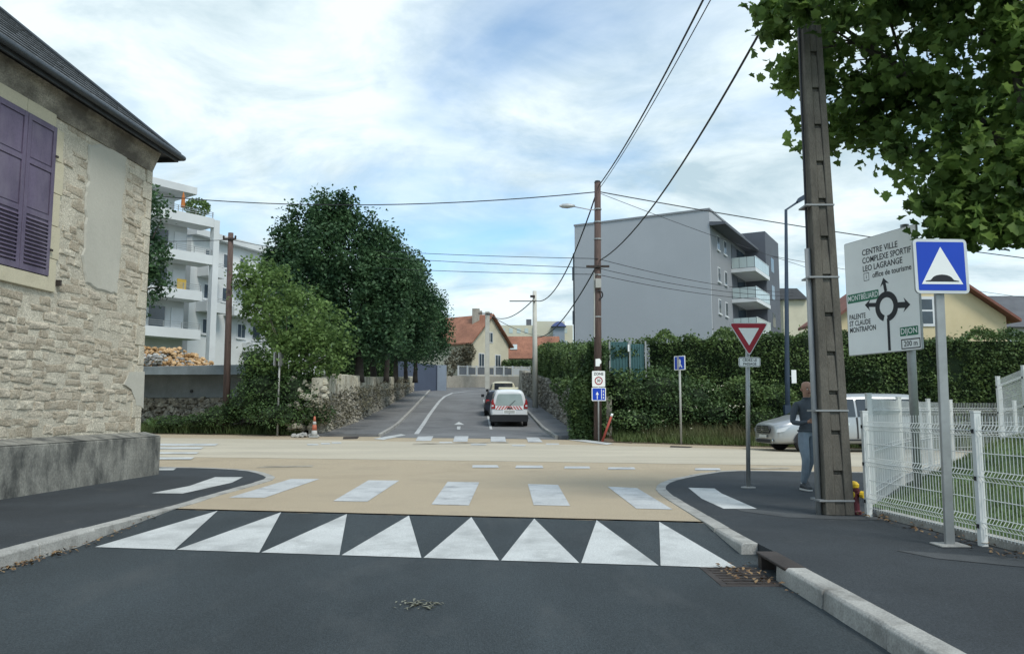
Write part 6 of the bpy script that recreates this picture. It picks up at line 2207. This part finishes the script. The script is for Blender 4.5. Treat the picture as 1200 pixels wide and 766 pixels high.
lo = Loft(st)
o = lo.body().build('body', 'car_silver', van, smooth=True)
m_ = o.modifiers.new('sub', 'SUBSURF')
m_.levels = m_.render_levels = 1
for s in (-1, 1):
    lo.patch(3.35, 6.2, 5.2, 6.99, s, .012, 8, 3, 3.4, 6.0).build('windscreen', 'glass_car', van, smooth=True)
    lo.patch(4.5, 7.25, 3.12, 4.0, s, .012, 6, 3, 6.1, 7.25).build('side_window', 'glass_car', van, smooth=True)
    lo.patch(7.32, 8.55, 3.12, 4.0, s, .012, 6, 3).build('side_window', 'glass_car', van, smooth=True)
    lo.patch(8.62, 9.6, 3.12, 4.0, s, .012, 6, 3).build('side_window', 'glass_car', van, smooth=True)
    lo.patch(.55, 1.55, 2.45, 3.1, s, .014, 6, 3, .75, 2.15).build('headlight', 'lamp_clear', van, smooth=True)
    lo.patch(3.0, 9.9, 1.02, 1.22, s, .01, 10, 1).build('sill_trim', 'plastic_black', van)
    lo.patch(7.26, 7.30, 1.3, 3.1, s, .008, 1, 6).build('door_seam', 'plastic_black', van)
    lo.patch(4.7, 4.74, 1.3, 3.0, s, .008, 1, 6).build('door_seam', 'plastic_black', van)
    lo.patch(8.57, 8.60, 1.3, 3.1, s, .008, 1, 6).build('door_seam', 'plastic_black', van)
    lo.patch(6.75, 7.05, 2.55, 2.75, s, .03, 2, 1).build('door_handle', 'chrome', van)
    MB().obox((1.72, s * 1.07, 1.12), (.06, 0, 0), (0, .10, 0), (0, 0, .10)).build('wing_mirror', 'car_silver', van, bevel=.03)
    MB().tube([(.0, s * .60, .37), (-.03, s * .60, .37)], .06, 12).build('fog_lamp', 'chrome', van)
    for x in (.95, 4.15):
        arch(van, x, s * .972, .40)
        wheel(van, x, s * .985, .335, .22)
gfr = Frame((-.012, 0, 0), (0, -1, 0))                # front face, seen from ahead
gp = [(-.42, .60), (.42, .60), (.50, .70), (.47, .80), (.36, .845), (-.36, .845), (-.47, .80), (-.50, .70)]
gg = MB().prism([gfr.p(a, b, .025) for a, b in gp], gfr.n * -.03).build('grille', 'plastic_black', van)
for zz in (.665, .725, .785):
    MB().prism([gfr.p(-.46, zz - .012, .034), gfr.p(.46, zz - .012, .034), gfr.p(.46, zz + .012, .034), gfr.p(-.46, zz + .012, .034)], gfr.n * -.008).build('grille_bar', 'chrome', gg)
ring_ = lambda r, n=28: [(r * math.cos(2 * math.pi * k / n), .725 + r * math.sin(2 * math.pi * k / n)) for k in range(n)]
e_ = MB()
ringmesh(gfr, ring_(.125), ring_(.105), .045, e_)
for a in (90, 210, 330):
    t = math.radians(a)
    d, q = Vector((math.cos(t), math.sin(t), 0)), Vector((-math.sin(t), math.cos(t), 0))
    e_.add([gfr.p(d.x * .108, .725 + d.y * .108, .046), gfr.p(q.x * .022, .725 + q.y * .022, .046), gfr.p(0, .725, .052), gfr.p(-q.x * .022, .725 - q.y * .022, .046)], [(0, 1, 2), (0, 2, 3)])
e_.build('emblem', 'chrome', gg)
MB().prism([gfr.p(a, b, .012) for a, b in ((-.5, .30), (.5, .30), (.56, .40), (-.56, .40))], gfr.n * -.02).build('lower_intake', 'plastic_black', van)
MB().prism([gfr.p(a, b, .03) for a, b in ((-.26, .455), (.26, .455), (.26, .555), (-.26, .555))], gfr.n * -.015).build('number_plate', 'plate', van)
MB().prism([gfr.p(a, b, .02) for a, b in ((-.66, .285), (.66, .285), (.66, .30), (-.66, .30))], gfr.n * -.02).build('chrome_lip', 'chrome', van)

# ---- small white service van parked on the side street, seen from behind
def wagon(name, label, cat, loc, rz, bodym, L=4.38, wd=.905, ht=1.83, hood=1.0, glassm='glass_car', detail=True):
    k = ht / 1.83
    def pf(w, zb, zbelt, zg, zr, wt):
        return [(w * .95, zb), (w, .38), (w, .66), (w * .985, zbelt * k), (w * .985 + (wt - w * .985) * .8, zg * k), (wt * .94, (zr - .05) * k), (wt * .6, zr * k), (0, (zr + .01) * k)]
    st = [(0, [(wd * .72, .28), (wd * .80, .38), (wd * .81, .58), (wd * .78, .74), (wd * .70, .84), (wd * .6, .88), (wd * .4, .90), (0, .91)]),
          (.3, [(wd * .93, .24), (wd * .98, .38), (wd * .98, .62), (wd * .97, .84), (wd * .90, .97), (wd * .78, 1.0), (wd * .5, 1.02), (0, 1.03)]),
          (1.0, [(wd * .94, .22), (wd, .38), (wd, .66), (wd * .985, .95), (wd * .91, 1.08), (wd * .8, 1.11), (wd * .5, 1.13), (0, 1.14)]),
          (1.35, pf(wd, .22, 1.02, 1.22, 1.32, wd * .85)),
          (1.95, pf(wd, .22, 1.04, 1.58, 1.74, wd * .80)),
          (2.4, pf(wd, .22, 1.05, 1.62, 1.81, wd * .80)),
          (3.5, pf(wd, .22, 1.05, 1.62, 1.83, wd * .80)),
          (L - .22, pf(wd, .24, 1.05, 1.60, 1.81, wd * .78)),
          (L - .06, pf(wd * .985, .28, 1.04, 1.56, 1.76, wd * .76)),
          (L - .012, pf(wd * .965, .30, 1.02, 1.54, 1.72, wd * .745)),
          (L, pf(wd * .955, .31, 1.02, 1.54, 1.71, wd * .735))]
    root = thing(name, label, cat, loc, rz)
    lo = Loft(st)
    o = lo.body().build('body', bodym, root, smooth=True)
    m_ = o.modifiers.new('sub', 'SUBSURF')
    m_.levels = m_.render_levels = 1
    for s in (-1, 1):
        lo.patch(2.3, 4.4, 5.2, 6.99, s, .012, 8, 3).build('windscreen', 'glass_car', root, smooth=True)
        lo.patch(3.6, 5.5, 3.12, 4.0, s, .012, 6, 3, 4.3, 5.5).build('side_window', 'glass_car', root, smooth=True)
        lo.patch(5.6, 7.3, 3.12, 4.0, s, .012, 6, 3).build('side_window', 'glass_car', root, smooth=True)
        MB().obox((1.55, s * (wd + .1), 1.08), (.06, 0, 0), (0, .09, 0), (0, 0, .09)).build('wing_mirror', 'plastic_black', root, bevel=.02)
        lo.patch(1.0, 8.0, 1.0, 1.25, s, .01, 10, 1).build('sill_trim', 'plastic_black', root)
        for x in (.85, L - .72):
            arch(root, x, s * (wd + .006), .38)
            wheel(root, x, s * (wd + .012), .315, .2)
    return root, lo, L, wd
rb0 = G(597, 500.5)
streetdir = math.atan2(-.045, 1)
sv_, lo, L, wd = wagon('service_van', 'white service van with red and white hazard chevrons parked on the slope', 'van', (0, 0, 0), 0, 'car_white')
bf_ = Frame((L + .004, 0, 0), (0, 1, 0))              # rear face
def bpl(name, poly, z0, z1, mat, par=sv_):
    return MB().prism([bf_.p(a, b, z1) for a, b in poly], bf_.n * (z0 - z1)).build(name, mat, par)
rwin = bpl('rear_window', rrect(1.42, .56, .09, 4, 0, 1.34)[:], -.06, .016, 'glass_van_rear')
# taper the window towards the roof
for v in rwin.data.vertices:
    v.co.y *= 1.0 - .20 * (v.co.z - 1.03) / .62
bpl('bumper', [(-.90, .27), (.90, .27), (.93, .45), (.90, .60), (-.90, .60), (-.93, .45)], -.12, .05, 'plastic_black')
bpl('bumper_face', rrect(1.66, .2, .04, 3, 0, .715), -.05, .02, 'car_white')
bpl('number_plate', rrect(.52, .13, .015, 2, 0, .76), .021, .032, 'plate')
bpl('plate_recess', rrect(.62, .2, .03, 2, 0, .755), .0201, .0205, 'sign_grey_white')
for s in (-1, 1):
    t = bpl('tail_light', [(s * .70, .90), (s * .885, .90), (s * .88, 1.20), (s * .84, 1.36), (s * .79, 1.36), (s * .76, 1.18), (s * .70, 1.08)][::s], -.1, .02, 'lamp_red')
    bpl('reverse_lens', [(s * .78, 1.0), (s * .87, 1.0), (s * .87, 1.08), (s * .78, 1.08)][::s], .021, .026, 'lamp_clear', t)
ch_ = bpl('hazard_band', [(-.69, .86), (.69, .86), (.69, 1.03), (-.69, 1.03)], -.02, .022, 'sign_white')
for k in range(-5, 5):
    x0 = k * .14 + .0
    dx = .13 if k >= 0 else -.13
    a = [(x0 + .0, .862), (x0 + .07, .862), (x0 + .07 - dx, 1.028), (x0 - dx, 1.028)]
    a = [(max(-.688, min(.688, p)), q) for p, q in a]
    if abs(a[0][0] - a[1][0]) < .01 or abs(a[2][0] - a[3][0]) < .01:
        continue
    bpl('red_chevron', a, .0225, .025, 'chevron_red', ch_)
bpl('door_split', [(-.006, .62), (.006, .62), (.006, 1.03), (-.006, 1.03)], .0255, .027, 'plastic_black')
bpl('tailgate_handle', rrect(.26, .045, .015, 2, 0, .925), .0251, .045, 'plastic_black')
bpl('wiper', [(-.02, 1.05), (.02, 1.05), (.30, 1.30), (.28, 1.315)], .018, .03, 'plastic_black')
MB().obox((L - 1.4, 0, 1.87), (.16, 0, 0), (0, .5, 0), (0, 0, .05)).build('light_bar', 'car_cream', sv_, bevel=.02)
# rear at its photographed place, nose uphill
rear = Vector((rb0.x, rb0.y, rb0.z))
ang = -math.pi / 2 + math.atan(.045)
slope_ = math.atan(.062)
def park(o, rear, L, pitch):
    R_ = Matrix.Rotation(ang, 4, 'Z') @ Matrix.Rotation(pitch, 4, 'Y')
    o.rotation_euler = R_.to_euler()
    o.location = rear - (R_ @ Vector((L, 0, 0)))
park(sv_, rear + Vector((0, 0, .01)), L, slope_ * .75)
# ---- two more parked cars ahead of it
c2, lo2, L2, w2 = wagon('dark_car', 'dark blue parked car half hidden ahead of the white service van', 'car', (0, 0, 0), 0, 'car_dark', 4.2, .88, 1.5)
q = Vector((W(586, 470, 46).x, 46, H(-.5, 46)))
for s in (-1, 1):
    MB().obox((4.19, s * .72, .88), (.03, 0, 0), (0, .1, 0), (0, 0, .09)).build('tail_light', 'lamp_red', c2)
MB().obox((4.16, 0, 1.2), (.03, 0, 0), (0, .5, 0), (0, 0, .18)).build('rear_window', 'glass_car', c2)
park(c2, q + Vector((0, 0, .01)), L2, slope_)
c3, lo3, L3, w3 = wagon('cream_van', 'cream roofed van parked furthest up the slope', 'van', (0, 0, 0), 0, 'car_cream', 4.6, .93, 1.75)
q = Vector((W(590, 470, 52.5).x, 52.5, H(-.5, 52.5)))
MB().obox((4.58, 0, 1.42), (.03, 0, 0), (0, .6, 0), (0, 0, .25)).build('rear_window', 'glass_car', c3)
park(c3, q + Vector((0, 0, .01)), L3, slope_)

# ================================================================== THE WALKING MAN
pb3 = GZ(949, 574, .012)
man = thing('person', 'bald man in dark grey jumper and pale jeans walking with a phone', 'person', pb3, math.radians(8))
# joints: (x, y, z, radius); he faces -y, towards the camera; his right is -x
J = {'pelvis': (0, 0, .95, .135), 'waist': (0, 0, 1.10, .128), 'chest': (0, .0, 1.28, .145), 'upper': (0, .01, 1.41, .125), 'neck': (0, .0, 1.495, .06), 'neck2': (0, -.012, 1.545, .06),
     'jaw': (0, -.028, 1.585, .078), 'skull': (0, -.02, 1.66, .096), 'crown': (0, -.008, 1.735, .088), 'top': (0, -.004, 1.775, .05),
     'hipR': (-.09, 0, .91, .10), 'thR': (-.105, -.06, .70, .088), 'knR': (-.11, -.12, .49, .066), 'shR': (-.105, -.06, .28, .062), 'anR': (-.10, .02, .10, .05),
     'hipL': (.09, 0, .91, .10), 'thL': (.10, .07, .70, .088), 'knL': (.105, .11, .50, .066), 'shL': (.10, .22, .31, .06), 'anL': (.095, .33, .14, .05),
     'sR': (-.165, .015, 1.405, .075), 'uaR': (-.215, .03, 1.27, .058), 'elR': (-.25, .02, 1.10, .048), 'faR': (-.185, -.12, 1.09, .042), 'wrR': (-.115, -.24, 1.115, .030),
     'sL': (.165, .015, 1.405, .075), 'uaL': (.22, .03, 1.27, .058), 'elL': (.25, .06, 1.12, .048), 'faL': (.265, .0, .99, .042), 'wrL': (.265, -.06, .88, .030)}
E = [('pelvis', 'waist'), ('waist', 'chest'), ('chest', 'upper'), ('upper', 'neck'), ('neck', 'neck2'), ('neck2', 'jaw'), ('jaw', 'skull'), ('skull', 'crown'), ('crown', 'top'),
     ('pelvis', 'hipR'), ('hipR', 'thR'), ('thR', 'knR'), ('knR', 'shR'), ('shR', 'anR'), ('pelvis', 'hipL'), ('hipL', 'thL'), ('thL', 'knL'), ('knL', 'shL'), ('shL', 'anL'),
     ('upper', 'sR'), ('sR', 'uaR'), ('uaR', 'elR'), ('elR', 'faR'), ('faR', 'wrR'), ('upper', 'sL'), ('sL', 'uaL'), ('uaL', 'elL'), ('elL', 'faL'), ('faL', 'wrL')]
# hands: a palm and five fingers each
def hand(tag_, w, d, side):
    d = Vector(d).normalized()
    w = Vector(w)
    s = Vector(side).normalized()
    n = d.cross(s).normalized()
    p1, p2 = w + d * .035, w + d * .075
    J['p1' + tag_] = (*p1, .027)
    J['p2' + tag_] = (*p2, .027)
    E.extend([('wr' + tag_, 'p1' + tag_), ('p1' + tag_, 'p2' + tag_)])
    for k, (o, ln) in enumerate(((-.028, .055), (-.009, .068), (.010, .072), (.029, .062))):
        a, b, c = p2 + s * o + d * .012, p2 + s * o * 1.1 + d * (.012 + ln * .5) + n * .008, p2 + s * o * 1.1 + d * (.01 + ln * .75) + n * .032
        for nm, q, r in (('a', a, .0095), ('b', b, .0085), ('c', c, .0075)):
            J['f%d%s%s' % (k, nm, tag_)] = (*q, r)
        E.extend([('p2' + tag_, 'f%da%s' % (k, tag_)), ('f%da%s' % (k, tag_), 'f%db%s' % (k, tag_)), ('f%db%s' % (k, tag_), 'f%dc%s' % (k, tag_))])
    a, b = p1 + s * .034 + d * .012 + n * .012, p1 + s * .045 + d * .045 + n * .026
    J['t1' + tag_], J['t2' + tag_] = (*a, .0105), (*b, .009)
    E.extend([('p1' + tag_, 't1' + tag_), ('t1' + tag_, 't2' + tag_)])
hand('R', J['wrR'][:3], (.55, -.8, .1), (-.1, .1, 1))
hand('L', J['wrL'][:3], (0, -.35, -.95), (-.1, -.95, .3))
names = list(J)
me = bpy.data.meshes.new('body')
me.from_pydata([J[k][:3] for k in names], [(names.index(a), names.index(b)) for a, b in E], [])
tmp = bpy.data.objects.new('body_skin', me)
C.objects.link(tmp)
sk = tmp.modifiers.new('skin', 'SKIN')
sk.branch_smoothing = .6
flat_r = {'pelvis': (1.18, .8), 'waist': (1.15, .78), 'chest': (1.15, .8), 'upper': (1.2, .75), 'jaw': (.9, 1.05), 'skull': (.9, 1.12), 'crown': (.9, 1.12), 'anR': (1, 1), 'p1R': (.6, 1.3), 'p2R': (.6, 1.5), 'p1L': (.6, 1.3), 'p2L': (.6, 1.5)}
for i, k in enumerate(names):
    r = J[k][3]
    a, b = flat_r.get(k, (1, 1))
    me.skin_vertices[0].data[i].radius = (r * a, r * b)
    me.skin_vertices[0].data[i].use_root = (k == 'pelvis')
sb2 = tmp.modifiers.new('sub', 'SUBSURF')
sb2.levels = sb2.render_levels = 2
bpy.context.view_layer.update()
bm_ = bpy.data.meshes.new_from_object(tmp.evaluated_get(bpy.context.evaluated_depsgraph_get()))
bpy.data.objects.remove(tmp)
for m in ('skin', 'sweater', 'jeans'):
    bm_.materials.append(MATS[m])
wR, wL = Vector(J['wrR'][:3]), Vector(J['wrL'][:3])
hR, hL = Vector(J['p2R'][:3]), Vector(J['p2L'][:3])
for p in bm_.polygons:
    c = p.center
    mi = 1
    if c.z > 1.50 and abs(c.x) < .12:
        mi = 0
    elif c.z < .96 and abs(c.x) < .215:
        mi = 2
    if (c - hR).length < .115 and (c - wR).dot(hR - wR) > 0:
        mi = 0
    if (c - hL).length < .115 and (c - wL).dot(hL - wL) > 0:
        mi = 0
    p.material_index = mi
    p.use_smooth = True
bm_.name = 'body'
body = link('body', bm_, man)
# face
for s in (-1, 1):
    MB().lathe([(.0, -.011), (.009, -.007), (.012, 0), (.009, .007), (.0, .011)], 8, (s * .030, -.105, 1.645)).build('eye', 'shoe_sole', body, smooth=True)
    MB().lathe([(.0, -.005), (.005, 0), (.0, .005)], 6, (s * .030, -.117, 1.645)).build('pupil', 'plastic_black', body)
    MB().tube([(s * .018, -.112, 1.668), (s * .032, -.112, 1.672), (s * .046, -.10, 1.666)], .004, 5).build('eyebrow', 'bark_dark', body)
    MB().tube([(s * .080, -.01, 1.615), (s * .092, .0, 1.64), (s * .086, .0, 1.665)], [.008, .013, .009], 6).build('ear', 'skin', body, smooth=True)
MB().tube([(0, -.106, 1.658), (0, -.125, 1.628), (0, -.118, 1.612), (0, -.10, 1.610)], [.008, .012, .014, .008], 7).build('nose', 'skin', body, smooth=True)
MB().tube([(-.024, -.098, 1.585), (0, -.106, 1.584), (.024, -.098, 1.585)], .0045, 5).build('mouth', 'hydrant_red', body)
MB().tube([(.062 * math.cos(a), -.008 + .058 * math.sin(a), 1.505) for a in np.linspace(0, 6.283, 15)], .011, 6).build('collar', 'sweater', body, smooth=True)
MB().tube([(.158 * math.cos(a), .112 * math.sin(a) + .0, .965) for a in np.linspace(0, 6.283, 19)], .016, 6).build('jumper_hem', 'sweater', body, smooth=True)
for k_, (x, y, z, pit) in {'R': (-.10, .0, .0, 0.), 'L': (.095, .34, .045, .5)}.items():
    m3 = Matrix.Translation((x, y, z)) @ Matrix.Rotation(pit, 4, 'X')
    sec = [(.07, .036, .075), (.0, .042, .105), (-.08, .046, .075), (-.15, .048, .055), (-.205, .034, .045)]
    mb = MB()
    n = 10
    for yy, w, h in sec:
        for j in range(n):
            a = 2 * math.pi * j / n
            mb.v.append(tuple(m3 @ Vector((w * math.cos(a), yy, .022 + max(0, h * (.5 + .5 * math.sin(a)))))))
    mb.f = [(i * n + j, i * n + (j + 1) % n, (i + 1) * n + (j + 1) % n, (i + 1) * n + j) for i in range(4) for j in range(n)] + [tuple(range(n)), tuple(range(4 * n, 5 * n))]
    mb.m = [0] * len(mb.f)
    sh_ = mb.build('shoe', 'shoe', body, smooth=True)
    so_ = [(.04, .075), (.05, 0), (.052, -.12), (.036, -.212), (-.036, -.212), (-.052, -.12), (-.05, 0), (-.04, .075)]
    MB().prism([m3 @ Vector((a, b, .003)) for a, b in so_], m3.to_3x3() @ Vector((0, 0, .024))).build('sole', 'shoe_sole', body, bevel=.004)
# the phone in his right hand
R3 = Matrix.Rotation(math.radians(8), 4, 'Z')
pc = Vector(pb3) + R3 @ (hR + Vector((.045, -.035, .02)))
ph = thing('phone', 'dark mobile phone held up by the walking man', 'phone', pc)
MB().obox((0, 0, 0), (.036, .012, 0), (-.002, .004, .003), (0, -.03, .066)).build('case', 'plastic_black', ph, bevel=.004)
